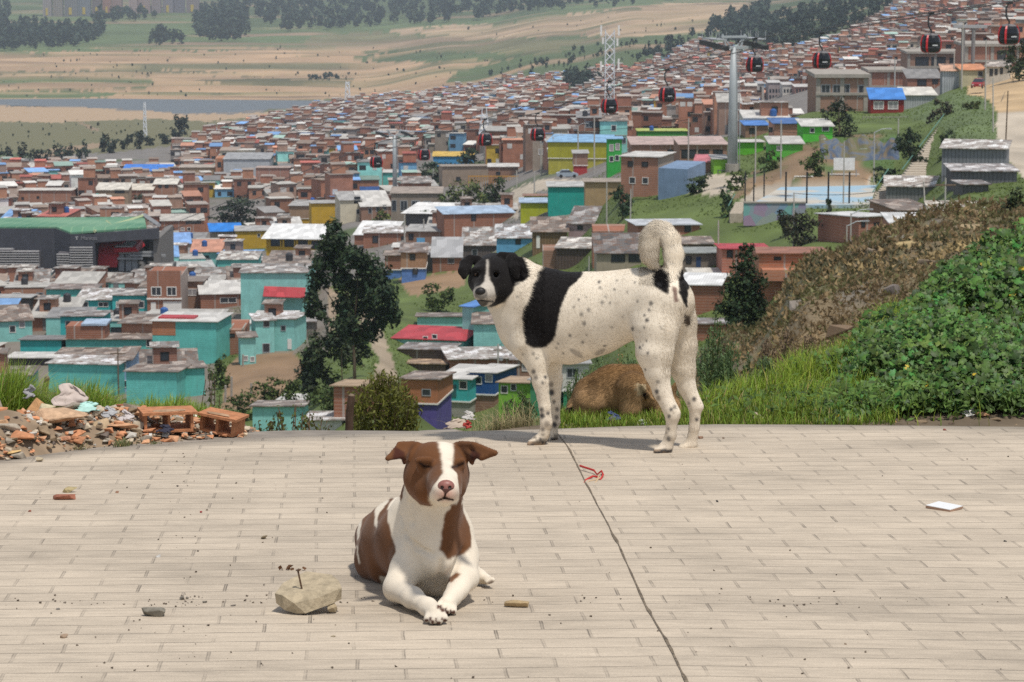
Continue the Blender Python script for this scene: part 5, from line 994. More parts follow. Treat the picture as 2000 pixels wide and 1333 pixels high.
house(1478, 1492, 165, 222, 'tall slim white and grey apartment block', (.50, .47, .43), 'paint', (.4, .4, .4), 'tin', depth=12, D=1150, wins=[(1485, 190, 3, 40, 'd')], cat='apartment block', name='apartment_block', group='apartment blocks in the middle distance')
for i_, (a_, b_, c_, l_) in enumerate([(1500, 1524, (.36, .30, .29), 'grey and brick apartment block with a white stair tower'), (1528, 1548, (.60, .57, .52), 'white apartment block beside the unfinished frame building'), (1552, 1590, (.33, .18, .15), 'brick apartment block right of the white apartment block')]):
    house(a_, b_, 163+i_*4, 222, l_, c_, 'paint', (.55, .53, .5), 'tin', depth=12, D=1120-30*i_, wins=[(a_+4+6*j, 178+12*k, 3, 6, 'd') for j in range(int((b_-a_)/6)) for k in range(3)], cat='apartment block', name='apartment_block', group='apartment blocks in the middle distance')
# blue and striped small roofs seen in the middle distance
house(414, 470, 452, 486, 'steep bright blue tarpaulin roof on steel posts', (.30, .26, .22), 'paint', (.02, .20, .62), 'tin', roofv=438, depth=5, yaw=10, over=.5)
house(846, 925, 306, 322, 'blue painted house with a yellow roof behind dark trees', (.06, .28, .55), 'paint', (.60, .40, .08), 'tin', roofv=297, depth=9)
house(748, 778, 338, 366, 'turquoise gable house behind the second pylon', TEAL, 'paint', WT, 'tin', roofv=332, depth=10)
# ================= cable car station
def station():
    p0 = G(140, 555, 400); Y = 505.; p = P(140, 560, Y); s = F0/(Y*CT-p[2]*ST); X = lambda u: (u-140)/s; Z = lambda v, d=0: zat(Y+d, v)-p[2]
    t = thing('cable_car_station', 'dark grey cable car station with a green roof and a red cabin bay', 'station', p)
    dk = mat_wall((.060, .062, .075), 'paint')
    m = MB(); m.hexa([(X(-120), 2, -5), (X(108), 2, -5), (X(108), 30, -5), (X(-120), 30, -5), (X(-120), 2, Z(449)), (X(108), 2, Z(449)), (X(108), 30, Z(434, 30)), (X(-120), 30, Z(434, 30))]); m.build('left_hall', dk, t)
    m = MB(); m.hexa([(X(140), 0, -5), (X(187), 0, -5), (X(187), 24, -5), (X(140), 24, -5), (X(140), 0, Z(458)), (X(187), 0, Z(458)), (X(187), 24, Z(440, 24)), (X(140), 24, Z(440, 24))]); m.build('front_hall', dk, t)
    m = MB(); m.hexa([(X(106), 1.9, -5), (X(140), -.01, -5), (X(140), 12, -5), (X(106), 12, -5), (X(106), 1.9, Z(449)), (X(140), -.01, Z(458)), (X(140), 12, Z(452, 12)), (X(106), 12, Z(446, 12))]); m.build('angled_wall', dk, t)
    # fascia over the open bay
    m = MB(); m.hexa([(X(187), 0, Z(474)), (X(312), 0, Z(467)), (X(312), .8, Z(467)), (X(187), .8, Z(474)), (X(187), 0, Z(457)), (X(312), 0, Z(446)), (X(312), .8, Z(446)), (X(187), .8, Z(457))]); m.build('fascia', mat_wall((.07, .072, .085), 'paint'), t)
    m = MB(); m.hexa([(X(300), .9, -5), (X(312), .9, -5), (X(312), 22, -5), (X(300), 22, -5), (X(300), .9, Z(467)), (X(312), .9, Z(467)), (X(312), 22, Z(440, 22)), (X(300), 22, Z(440, 22))]); m.build('end_wall', plain((.17, .16, .15)), t)
    m = MB(); m.box(X(187), X(300), 20, 21, -5, Z(455, 20)); m.build('back_wall', M_DARK, t)
    # roof, green sheets with light seams
    R1 = [(X(-120), 2.3, Z(450)), (X(108), 2.3, Z(450)), (X(140), .3, Z(458.5)), (X(287), .9, Z(449)), (X(238), 33, Z(427, 33)), (X(20), 33, Z(429, 33)), (X(-120), 33, Z(430, 33))]
    n = len(R1); top = [(a, b, c+.35) for a, b, c in R1]; m = MB(); m.add(R1+top, [tuple(range(n-1, -1, -1)), tuple(range(n, 2*n))]+[(i, (i+1) % n, n+(i+1) % n, n+i) for i in range(n)])
    gr = NT('green_roof'); o = gr.obj(); sx = gr.sep(o)[0]; w = gr.math('LESS_THAN', gr.math('PINGPONG', sx, 1.0), .1); gr.color(gr.mix(gr.math('MULTIPLY', w, .4), gr.ramp(gr.noise(.08, 3, .6, o), (.35, (.07, .20, .12)), (.65, (.16, .30, .19))), (.28, .40, .24))); m.build('roof', gr.m, t)
    for a, b in (((X(187), .2, Z(458)+.5), (X(238), 32, Z(427, 32)+.5)), ((X(180), 20, Z(438, 20)+.5), (X(225), 2, Z(454, 2)+.5))): MB().tube([a, b], .3, 4).build('roof_seam', plain((.40, .46, .26)), t)
    MB().tube([(X(238), 33, Z(426, 33)+.5), (X(312), .5, Z(446)+.5)], .45, 4).build('roof_edge', plain((.3, .3, .31)), t)
    # louvred screens
    lv = plain((.42, .41, .40)); 
    for x0, x1, v0, v1, y in ((-60, 30, 482, 524, -1.5), (30, 80, 486, 524, -1.5), (114, 140, 487, 540, -1.2), (140, 184, 483, 536, -1.4)):
        m = MB(); k = 0; v = v1
        while v > v0 + (6 if x0 == 30 or x0 == 114 else 0)*(k > 8): m.box(X(x0), X(x1)-max(0, k-7)*(.3 if x1 == 80 else 0), y, y+.5, Z(v), Z(v)+.17); v -= 4.8; k += 1
        m.build('louvre', lv, t)
        MB().box(X(x0)+.2, X(x1)-.2, y+.6, 1.9, -3, Z(v0+6)).build('screen_wall', plain((.13, .12, .13)), t)
    MB().box(X(-60), X(84), -2.2, 1.8, -4, Z(526)).build('plinth', plain((.30, .30, .31)), t); MB().box(X(116), X(184), -2.0, -.1, -4, Z(536)).build('plinth', plain((.20, .20, .21)), t)
    # red machine housing in the bay
    m = MB(); N = 12; z0 = Z(503); A = []
    for x in (X(187), X(224)):
        for k in range(N+1):
            a = math.pi*k/N; A.append((x+ (2.6 if x > X(200) else 0)*math.sin(a)*.3, 8+4.8*math.cos(a)*-1, z0-2.2+math.sin(a)*4.6))
    m.add(A, [(k, k+1, N+1+k+1, N+1+k) for k in range(N)]+[tuple(range(N, -1, -1)), tuple(range(N+1, 2*N+2))]); m.build('red_housing', plain((.45, .012, .02), .5), t)
    m = MB(); m.hexa([(X(222), 2.5, Z(497)), (X(268), 2.5, Z(495)), (X(268), 12, Z(495)), (X(222), 12, Z(497)), (X(218), 3, Z(489)), (X(262), 3, Z(487)), (X(262), 12, Z(484)), (X(218), 12, Z(486))]); m.build('red_canopy', plain((.45, .012, .02), .5), t)
    MB().box(X(222), X(256), 3, 11, Z(487), Z(485)).build('canopy_top', M_METAL, t)
    m = MB()
    for u in (232, 246, 258): m.box(X(u)-.5, X(u)+.5, 4, 5, -4, Z(497))
    for x0, x1, v in ((228, 300, 500), (250, 320, 506), (225, 275, 512)): m.box(X(x0), X(x1), 3.2, 3.6, Z(v), Z(v)+.4)
    m.build('machinery', M_METAL, t)
    MB().box(X(187), X(322), 1, 18, -4, Z(535)).build('platform', plain((.12, .12, .12)), t)
    # lettering on the fascia: small sign mark and the station name
    fc = bpy.data.curves.new('lettering', 'FONT'); fc.body = 'Manitas'; fc.size = .95; fc.extrude = .03
    tmp = link('lettering', fc); bpy.context.view_layer.update(); lm = bpy.data.meshes.new_from_object(tmp); bpy.data.objects.remove(tmp); lm.materials.clear(); lm.materials.append(plain((.25, .25, .26))); o = link('lettering', lm, t, (X(160), -.06, Z(469)), rot=(math.pi/2, 0, 0))
    m = MB(); m.box(X(149), X(155), -.08, -.01, Z(464), Z(462.6)); m.box(X(151), X(153), -.08, -.01, Z(469), Z(464)); m.build('sign_mark', plain((.42, .42, .42)), t)
    HEROES.append((-130, 325, 420, 562, p, 60, 34, 0, t))
station()
# ================= the rest of the town
CITY = [(-420, 345), (100, 330), (230, 318), (340, 296), (420, 276), (470, 258), (560, 237), (640, 219), (700, 208), (800, 196), (880, 188), (950, 176), (985, 170), (1100, 158), (1180, 150), (1240, 142), (1300, 125), (1350, 92), (1390, 92), (1420, 106), (1500, 112), (1560, 112), (1620, 88), (1680, 66), (1720, 35), (1750, -10), (1780, -60), (2120, -90), (2120, 110), (1900, 150), (1600, 215), (1480, 262), (1360, 262), (1230, 275), (1230, 360), (1150, 345), (1060, 330), (1000, 352), (990, 425), (1010, 440), (930, 480), (820, 510), (700, 520), (600, 600), (520, 700), (400, 790), (-420, 760)]
NOGO = [[(-60, 285), (330, 280), (300, 300), (-60, 322)], [(860, 400), (870, 375), (990, 375), (985, 405)], [(1590, -60), (1760, -60), (1740, 30), (1640, 90), (1520, 110), (1430, 80)], [(1100, 160), (1150, 155), (1170, 185), (1100, 200)], [(590, 440), (760, 440), (790, 700), (560, 700)], [(985, 340), (1060, 335), (1150, 345), (1100, 372), (1015, 430), (985, 420)]]
def nearby():
    r = np.random.default_rng(21); out = []
    D = 262.
    while D < 2250:
        W0 = 7.0*(1+.0*D); st = 10.5 if D < 700 else 12.5; umin, umax = -410, 2110
        x = (umin-1000)/F0*D; kk = float(np.interp(D, [420, 900, 1500], [1, .8, .6])); st = 10.5*kk
        while x < (umax-1000)/F0*D:
            w = r.uniform(4.4, 7.8)*kk; xc = x+w/2; y = D+r.uniform(-2, 2); z = float(ground(xc, y)); u, v = proj(np.array([xc, y, z])); s = F0/(y*CT-z*ST)
            if inpoly(np.array([u]), np.array([v]), CITY)[0] and not any(inpoly(np.array([u]), np.array([v]), q)[0] for q in NOGO) and r.random() > (.06 if D > 480 else .12):
                h = r.choice([3.0, 5.4, 5.8, 7.8, 8.4, 10.8], p=[.16, .2, .24, .18, .14, .08])
                h = h*kk; dp = st+r.uniform(-1.5, .5); out.append((xc, y, z, w, dp, h, float(u), float(v), s))
            x += w+ (0.05 if r.random() > .14 else r.uniform(1.5, 5)*kk)
        D += st
    return out
CAND = nearby()
_nb = {}
def free(c):
    xc, y, z, w, dp, h, u, v, s = c; k_ = int(y/10)
    if k_ not in _nb: _nb[k_] = [q for q in HEROES if q[4][1] > y-75]
    for (u0, u1, vt, vb, p, W, d2, yaw, t) in _nb[k_]:
        # overlap on the ground
        cx = p[0]-math.sin(yaw)*d2/2; cy = p[1]+math.cos(yaw)*d2/2
        if abs(xc-cx) < (w+W*abs(math.cos(yaw))+d2*abs(math.sin(yaw)))/2*.92 and abs(y+dp/2-cy) < (dp+d2)/2*.9: return False
        # would it hide the named building
        if y < p[1]+1 and u+w*s/2 > u0+5 and u-w*s/2 < u1-5 and v-h*s-dp*s*.14 < vb-.18*(vb-vt)-1 and v > vt: return False
    for (u0, u1, vt, vb) in KEEP:
        if u+w*s/2 > u0+2 and u-w*s/2 < u1-2 and v > vt+4 and v-h*s < vb-3: return False
    return True
def fit(c):
    for h in (c[5], 5.4, 3.2, 2.5, 1.8):
        if h <= c[5]:
            q = c[:5]+(h,)+c[6:]
            if free(q): return q
CAND = [q for q in map(fit, CAND) if q]
CAND.sort(key=lambda c: -c[8]*(1 if -20 < c[6] < 2020 else .001))
WALLC = [((.34, .155, .10), 'brick', 'red brick'), ((.28, .13, .09), 'brick', 'dark brick'), ((.38, .19, .12), 'brick', 'orange brick'), ((.31, .20, .15), 'brick', 'dusty brick'), ((.36, .30, .24), 'block', 'grey block'), ((.50, .44, .34), 'paint', 'cream'), ((.28, .25, .23), 'paint', 'grey plastered'), (TEAL2, 'paint', 'turquoise'), ((.16, .34, .52), 'paint', 'blue'), ((.50, .34, .05), 'paint', 'ochre'), ((.62, .60, .56), 'paint', 'white')]
WP = np.array([.26, .15, .16, .16, .07, .05, .04, .04, .03, .02, .02]); WP /= WP.sum()
ROOFC = [((.44, .42, .38), 'tin', 'pale tin'), ((.30, .29, .27), 'rust', 'patched grey'), ((.24, .21, .18), 'rust', 'rusty'), ((.58, .56, .52), 'tin', 'white'), ((.20, .36, .62), 'tin', 'blue'), ((.46, .14, .11), 'tin', 'red'), ((.54, .27, .18), 'tin', 'orange'), ((.26, .25, .24), 'tin', 'dark grey'), ((.30, .42, .36), 'tin', 'greenish')]
RP = np.array([.24, .24, .2, .10, .07, .04, .04, .06, .02]); RP /= RP.sum()
LM = [(150, 440, 'the dark station'), (340, 570, 'the garage house'), (485, 330, 'the light grey hall'), (440, 460, 'the blue tarpaulin roof'), (600, 415, 'the yellow block'), (575, 480, 'the long ochre house'), (735, 400, 'the brick hall'), (850, 415, 'the broad white roof'), (910, 340, 'the brown plastered building'), (735, 316, 'the lowest gondola'), (1130, 290, 'the mustard yellow building'), (1190, 200, 'the lattice mast'), (1430, 250, 'the tall cable pylon'), (1080, 390, 'the green blue block'), (1040, 240, 'the pair of gondolas'), (1290, 260, 'the wide green house'), (1630, 180, 'the long concrete frame building'), (1820, 130, 'the open storey building'), (1735, 200, 'the dark red house'), (1300, 185, 'the gondola left of the pylon'), (1605, 117, 'the gondola over the trees'), (360, 660, 'the tall turquoise wall'), (690, 560, 'the dark eucalyptus'), (455, 420, 'the dark round tree'), (1515, 190, 'the apartment blocks'), (880, 305, 'the blue house with yellow roof'), (90, 395, 'the windowless brick block'), (290, 330, 'the blue striped roofs'), (220, 380, 'the cream wavy roof'), (820, 490, 'the orange brick house')]
ORD = ['', 'second ', 'third ', 'fourth ', 'fifth ', 'sixth ', 'seventh ', 'eighth ', 'ninth ', 'tenth ', 'eleventh ', 'twelfth ', 'thirteenth ', 'fourteenth ', 'fifteenth ', 'sixteenth ']
def town():
    r = np.random.default_rng(33); n_ind = max(0, 285-len(HEROES)); cnt = {}; reg = []
    ones = CAND[:n_ind]; mass = CAND[n_ind:]
    for (xc, y, z, w, dp, h, u, v, s) in ones:
        wi = r.choice(len(WALLC), p=WP); ri = r.choice(len(ROOFC), p=RP)
        if v > 600 or (u < 620 and v > 520): wi = r.choice([7, 0, 2, 7])
        reg.append((xc, y, z, w, dp, h, u, v, s, wi, ri))
    # ordinal of each among those of its look on the same side of the same landmark, counted outwards
    key = {}
    for i, q in enumerate(reg):
        u, v = q[6], q[7]-q[5]*q[8]/2; l = min(LM, key=lambda a: math.hypot((a[0]-u), (a[1]-v)*1.6)); du, dv = u-l[0], v-l[1]
        side = ('right of ' if du > 0 else 'left of ') if abs(du) > abs(dv)*1.2 else ('below ' if dv > 0 else 'above ')
        key.setdefault((WALLC[q[9]][2], ROOFC[q[10]][2], side, l[2]), []).append((math.hypot(du, dv), i))
    lab = {}
    for (a, b, side, l), L in key.items():
        for k, (_, i) in enumerate(sorted(L)): lab[i] = f'{a} house with {b} roof, {ORD[k]}{"nearest " if not k else "of its kind "}{side}{l}'
        for _, i in L: lab[i] = lab[i].replace('of its kind ', '') if len(lab[i].split()) > 15 else lab[i]
    for i, (xc, y, z, w, dp, h, u, v, s, wi, ri) in enumerate(reg):
        wc, wk, wn = WALLC[wi]; rc, rk, rn = ROOFC[ri]; t = thing('house', lab[i], 'house', (xc, y, z), float(r.normal(0, .09)), 'houses of the hillside town')
        Hb = h+r.choice([-.5, -.2, .1, .6, 1.2]); shell(t, w, dp, h, Hb, mat_wall(wc, wk)); slab(t, w, dp, h, Hb, mat_roof(rc, rk), r.choice([.1, .3, .5]))
        nst = 2 if h > 5 else 1
        for k in range(nst):
            nw = r.integers(1, 4)
            for j in range(nw):
                if r.random() < .8: window(t, -w/2+w*(j+.5)/nw, h-1.4-k*2.6, r.choice([.9, 1.2, 1.5]), 1.1, r.choice(['w', 'd', 'g', 'd']))
        if nst == 1 or r.random() < .5: door(t, w*r.uniform(-.3, .3), 0, .9, 2.0, (.2, .2, .2))
        if r.random() < .5:
            rw, rd, rh = w*r.uniform(.35, .6), dp*.35, r.uniform(1.9, 2.6); rx = r.uniform(-.5, .5)*(w-rw); hz = h-.1; m = MB(); m.box(rx-rw/2, rx+rw/2, dp*.25, dp*.25+rd, hz, hz+rh); m.build('upper_room', mat_wall(WALLC[r.integers(0, 4)][0], 'brick'), t); m = MB(); m.box(rx-rw/2-.3, rx+rw/2+.3, dp*.25-.3, dp*.25+rd+.3, hz+rh, hz+rh+.1); m.build('room_roof', mat_roof(ROOFC[r.integers(0, 4)][0], 'rust'), t); window(t, rx, hz+rh*.55, .8, .8, 'd').location.y = dp*.25
        if r.random() < .4: m = MB(); m.box(-w/2, w/2, -.13, -.005, h-3.0, h-2.85); m.build('slab_edge', M_CONC, t)
        if r.random() < .22: tank(r.uniform(.2, .8), r.uniform(.2, .8), (.03, .10, .3) if r.random() < .6 else (.04, .04, .045))(t, w, dp, h, Hb, s, u, v)
    # the far town as one mass
    V = []; Fq = []; C = []
    def quad(pts, c):
        n = len(V); V.extend(pts); Fq.append((n, n+1, n+2, n+3)); C.extend([c]*4)
    for (xc, y, z, w, dp, h, u, v, s) in mass:
        wi = r.choice(len(WALLC), p=WP); ri = r.choice(len(ROOFC), p=RP); wc = np.array(WALLC[wi][0])*r.uniform(.75, 1.25); rc = np.array(ROOFC[ri][0])*r.uniform(.55, 1.25)
        if ri in (1, 2): rc = rc*.8+np.array([.1, .06, .04])
        a = r.normal(0, .10)+.25*math.sin(xc*.01+y*.004); ca, sa = math.cos(a), math.sin(a); Hb = h+r.choice([-.9, -.5, -.2, .5])
        T = lambda lx, ly, lz: (xc+lx*ca-ly*sa, y+lx*sa+ly*ca, z+lz); w2 = w/2
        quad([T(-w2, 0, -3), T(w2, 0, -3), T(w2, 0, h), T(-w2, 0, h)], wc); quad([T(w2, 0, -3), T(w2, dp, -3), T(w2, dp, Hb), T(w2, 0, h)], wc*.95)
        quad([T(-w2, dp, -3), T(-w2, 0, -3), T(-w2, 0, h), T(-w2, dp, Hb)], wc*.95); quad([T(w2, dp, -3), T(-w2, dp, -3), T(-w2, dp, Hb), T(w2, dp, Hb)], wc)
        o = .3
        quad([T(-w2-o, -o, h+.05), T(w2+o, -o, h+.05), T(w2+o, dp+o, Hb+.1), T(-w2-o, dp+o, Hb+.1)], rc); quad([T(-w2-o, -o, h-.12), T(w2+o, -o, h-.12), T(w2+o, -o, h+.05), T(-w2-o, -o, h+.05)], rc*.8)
        for k in range(2 if h > 5 else 1):
            for j in range(2):
                if r.random() < .7:
                    cx = (-.25+.5*j)*w+r.uniform(-.3, .3); zz = h-1.5-2.6*k; ww = r.uniform(.5, .9); quad([T(cx-ww, -.04, zz-.6), T(cx+ww, -.04, zz-.6), T(cx+ww, -.04, zz+.6), T(cx-ww, -.04, zz+.6)], np.array([.03, .03, .035]) if r.random() < .75 else np.array([.55, .53, .5]))
        if r.random() < .25:
            bx = r.uniform(-.2, .2)*w; hh = r.uniform(1.5, 2.6); c2 = np.array(WALLC[r.integers(0, 4)][0])
            for (p0, p1) in (((-1.6, 2), (1.6, 2)), ((1.6, 2), (1.6, 5)), ((-1.6, 5), (-1.6, 2))): quad([T(bx+p0[0], p0[1], h-.2), T(bx+p1[0], p1[1], h-.2), T(bx+p1[0], p1[1], h+hh), T(bx+p0[0], p0[1], h+hh)], c2)
            quad([T(bx-1.8, 1.8, h+hh), T(bx+1.8, 1.8, h+hh), T(bx+1.8, 5.2, h+hh+.3), T(bx-1.8, 5.2, h+hh+.3)], rc)
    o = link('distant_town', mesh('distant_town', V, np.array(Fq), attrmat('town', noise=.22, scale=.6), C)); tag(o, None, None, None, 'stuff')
    print('houses', len(HEROES), len(ones), 'mass', len(mass))
town()
# ================= foliage
M_LEAF = attrmat('foliage', rough=.6, spec=.25, noise=.12, scale=2, trans=.28)
M_LEAFD = attrmat('dark_foliage', rough=.75, spec=.15, noise=.12, scale=1, trans=.12)
M_BARK = plain((.16, .115, .08), .95, .2, .3, 8); M_BARKR = plain((.20, .12, .085), .9, .2, .25, 3)
def leafmesh(C, N, L, Wd, col, rng, name, parent, mat, up=.0):
    """small folded leaf shapes at points C facing roughly N"""
    n = len(C); t = rng.normal(0, 1, (n, 3)); t -= (t*N).sum(1)[:, None]*N; t[:, 2] += up; t /= np.linalg.norm(t, axis=1)[:, None]+1e-9; s = np.cross(N, t); L = L[:, None]; Wd = Wd[:, None]
    V = np.stack([C-t*L*.5, C+s*Wd*.5+N*Wd*.15, C+t*L*.5, C-s*Wd*.5+N*Wd*.15], 1).reshape(-1, 3); Fq = np.arange(4*n).reshape(-1, 4)
    return link(name, mesh(name, V, Fq, mat, np.repeat(col, 4, 0)), parent)
def crown(blobs, Y, rng, parent, col, leaf, dens=1., mat=None, name='crown', var=.35, stretch=1.3):
    """blobs in photo units (u, v, ru, rv, dy); leaf = size in metres"""
    CC = []; NN = []; SS = []; 
    for b in blobs:
        u, v, ru, rv = b[:4]; dy = b[4] if len(b) > 4 else 0; c = P(u, v, Y+dy); s = F0/(c[1]*CT-c[2]*ST); r = np.array([ru/s, (ru+rv)/2/s, rv/s])
        n = int(3.4*dens*60*(ru*rv)/(leaf*s)**2*.06)+12; k = max(6, n//14)
        d = rng.normal(0, 1, (k, 3)); d /= np.linalg.norm(d, axis=1)[:, None]; cc = c+d*r*(rng.random((k, 1))**.4)*1.0
        i = rng.integers(0, k, n); o = rng.normal(0, .20, (n, 3))*r; q = cc[i]+o; nn = (q-c)/r; nn /= np.linalg.norm(nn, axis=1)[:, None]+1e-9
        nn = nn+rng.normal(0, .55, (n, 3))+np.array([0, 0, .3]); nn /= np.linalg.norm(nn, axis=1)[:, None]
        sh = rng.normal(1, var*.5, k)[i]; CC.append(q); NN.append(nn); SS.append(sh)
    C = np.vstack(CC); N = np.vstack(NN); S_ = np.concatenate(SS); n = len(C)
    cl = np.array(col)*np.clip(S_*rng.normal(1, var, n), .35, 2.2)[:, None]*np.stack([rng.normal(1, .12, n), np.ones(n), rng.normal(1, .15, n)], 1)
    return leafmesh(C, N, leaf*rng.uniform(.7, 1.5, n)*stretch, leaf*rng.uniform(.5, 1.0, n), cl, rng, name, parent, mat or M_LEAFD)
def autoblobs(u, v0, v1, w, rng, n=9, top=.5):
    B = []
    for k in range(n):
        f = (k+.5)/n; ww = w/2*(top+(1-top)*math.sin(math.pi*min(1, f*.9+.1)))*.75; B.append((u+rng.uniform(-1, 1)*ww*.8, v0+(v1-v0)*f, max(3, w*.30*rng.uniform(.8, 1.3)), max(3, (v1-v0)/n*1.7*rng.uniform(.8, 1.2)), 0))
    return B
TREE_N = 0
def tree(label, u, v0, v1, w, D=None, col=(.035, .055, .028), leaf=None, blobs=None, n=9, name='tree', cat='tree', group=None, trunk=True, vb=None, top=.45, mat=None, dens=1., var=.35, dmin=200, ur=None, thick=1.):
    global TREE_N; TREE_N += 1; r = np.random.default_rng(100+TREE_N); vb = vb or v1
    if D is None: D = G(u, vb, dmin)[1]
    p = P(u, vb, D); g = float(ground(p[0], p[1])); s = F0/(p[1]*CT-p[2]*ST); t = thing(name, label, cat, (p[0], p[1], g), 0, group); sub = lambda q: np.array(q)-np.array([p[0], p[1], g])
    bl = blobs or autoblobs(u, v0, v1-(v1-v0)*(.12 if trunk else 0), w, r, n, top)
    c = crown(bl, D, r, t, col, leaf or 5.2/s, dens, mat, var=var); c.location = (-p[0], -p[1], -g)
    if trunk:
        m = MB(); tp = P(ur or u, v0+(v1-v0)*.25, D); R0 = max(.05, w*.035/s)*thick; k = 5; pts = []
        for j in range(k+1): q = np.array([p[0], p[1], g-.3])*(1-j/k)+tp*(j/k); q = q+np.array([math.sin(j*1.7+TREE_N)*w*.02/s, 0, 0]); pts.append(sub(q))
        m.tube(pts, [R0*(1-.15*j) for j in range(k+1)], 7)
        for b in bl[::max(1, len(bl)//7)]:
            q = sub(P(b[0], b[1], D+(b[4] if len(b) > 4 else 0))); f = r.uniform(.35, .75); a = pts[int(f*k)]; m.tube([a, (a+q)/2+np.array([0, 0, .05*w/s]), q], [R0*.45, R0*.3, R0*.12], 5)
        m.build('trunk', M_BARK, t, smooth=True)
    return t
TG = 'trees and bushes on the slopes'
tree('tall dark eucalyptus with two reddish trunks beside the dirt track', 690, 430, 762, 150, 255., (.036, .056, .028), .34, blobs=[(652, 447, 16, 18), (650, 470, 30, 20), (662, 492, 34, 22, 1), (640, 515, 34, 22), (690, 500, 30, 24, -1), (715, 520, 32, 26), (622, 548, 24, 24, 1), (612, 585, 18, 24), (628, 610, 16, 14), (665, 545, 26, 24), (740, 545, 30, 28), (748, 580, 32, 30, -1), (760, 612, 22, 26), (735, 630, 26, 24), (712, 600, 22, 26, 1), (670, 590, 20, 26), (676, 625, 24, 24), (690, 650, 26, 20), (720, 650, 20, 18), (700, 560, 26, 26, 1), (640, 480, 22, 22), (775, 610, 10, 14), (606, 612, 10, 12)], vb=765, dens=2.9, ur=697, thick=.7)
tree('leaning second trunk and low crown behind the tall dark eucalyptus', 668, 560, 700, 60, 262., (.034, .05, .028), .32, blobs=[(655, 640, 22, 24), (668, 665, 24, 20), (648, 672, 16, 18)], vb=720, thick=.6, dens=1.6)
for a, b, c, d, l, cc in ((622, 662, 745, 78, 'broad dark green bush at the foot of the eucalyptus', (.045, .062, .03)), (672, 652, 712, 70, 'grey green bush beside the steep dirt track', (.075, .095, .05)), (603, 690, 762, 52, 'dark rounded bush above the earth slope', (.035, .05, .028)), (705, 660, 700, 44, 'dark bush at the bend of the dirt track', (.04, .058, .03))):
    tree(l, a, b, c, d, 258.+a*.01, cc, .34, n=7, name='bush', cat='bush', group='bushes round the eucalyptus', trunk=False, top=.8, vb=c, dens=1.4)
tree('large dark round tree behind the blue tarpaulin roof', 462, 390, 448, 100, None, (.04, .055, .036), None, n=8, top=.7, group=TG, vb=452)
tree('dark green conical shrub tree at the edge of the dry slope', 1452, 480, 650, 112, 150., (.030, .05, .022), .17, blobs=[(1460, 490, 14, 14), (1455, 510, 22, 16), (1450, 532, 30, 18), (1462, 552, 36, 20), (1440, 570, 36, 20), (1470, 580, 34, 22), (1452, 600, 46, 22), (1425, 605, 28, 18), (1480, 605, 26, 20), (1450, 630, 40, 20), (1470, 640, 24, 14)], vb=655, group=TG, dens=2.0, var=.3)
tree('broad leafy tree group left of the street bend', 915, 352, 408, 110, None, (.085, .11, .035), None, blobs=[(880, 385, 22, 18), (900, 372, 26, 18), (925, 370, 24, 20), (905, 392, 26, 14), (940, 385, 20, 18), (865, 392, 12, 10)], vb=408, group=TG, var=.3)
tree('darker tree at the end of the leafy tree group', 968, 355, 408, 44, None, (.04, .06, .026), None, n=6, vb=408, group=TG)
tree('dark tree with a bare trunk beside the green house', 1638, 190, 290, 70, 395., (.035, .045, .025), None, blobs=[(1640, 205, 22, 14), (1622, 220, 20, 14), (1655, 222, 18, 14), (1640, 235, 22, 14), (1625, 248, 14, 10), (1655, 252, 16, 16), (1645, 268, 20, 12)], vb=292, group=TG)
tree('dark tree filling the gap beside the stone wall building', 1215, 372, 430, 42, None, (.035, .06, .03), None, n=7, top=.8, vb=430, group=TG)
tree('young tree with a pale painted trunk on the grass slope', 1417, 372, 425, 34, None, (.04, .07, .03), None, n=6, vb=424, top=.4, group=TG, ur=1416)
tree('small upright dark tree on the slope below the blue court', 1617, 392, 442, 20, None, (.04, .055, .03), None, n=6, vb=440, top=.8, group=TG)
tree('wide brown green bush on the grass slope', 1560, 425, 482, 86, None, (.055, .058, .035), None, n=7, top=.9, vb=482, name='bush', cat='bush', group=TG, trunk=False)
tree('small brown green bush next to the wide one on the slope', 1535, 415, 460, 36, None, (.06, .06, .036), None, n=5, top=.9, vb=462, name='bush', cat='bush', group=TG, trunk=False)
tree('rounded dark shrub on the skyline of the dry slope', 1976, 378, 448, 52, 112., (.045, .06, .025), .13, n=8, top=.8, vb=450, name='bush', cat='bush', group=TG, trunk=False, var=.25)
for a_, b_, c_, w_, l_ in ((520, 745, 790, 60, 'green bush low on the bare earth slope'), (470, 775, 825, 70, 'wide green bush at the foot of the bare earth slope'), (565, 745, 800, 50, 'dark bush right of the bare earth slope'), (430, 700, 760, 40, 'bush between the corner house and the bare earth slope'), (640, 755, 830, 90, 'pale green bush on the bank above the brick house'), (1500, 300, 335, 46, 'bush on the rocky cut beside the pale pole'), (1590, 300, 345, 50, 'shrub on the rocky cut behind the goal frame'), (1440, 340, 372, 40, 'bush at the railing of the pylon foot'), (860, 560, 610, 60, 'bush on the rough slope left of the dog face')):
    tree(l_, a_, b_, c_, w_, None, (.07, .10, .03), None, n=6, top=.9, vb=c_, name='bush', cat='bush', group=TG, trunk=False, dmin=225)
tree('dense dark tree above the dirt road corner', 1990, 68, 160, 52, 455., (.05, .07, .03), None, n=8, top=.9, vb=165, group=TG)
tree('yellow green round bush on the bank above the stairs', 1895, 202, 246, 50, 400., (.085, .10, .035), None, n=6, top=.9, vb=250, name='bush', cat='bush', group=TG)
tree('brownish round bush on the bank left of the yellow green bush', 1838, 203, 246, 46, 400., (.08, .075, .045), None, n=6, top=.9, vb=248, name='bush', cat='bush', group=TG)
tree('dark tree leaning over the stairs', 1780, 255, 322, 60, 350., (.04, .06, .03), None, n=7, top=.8, vb=330, group=TG)
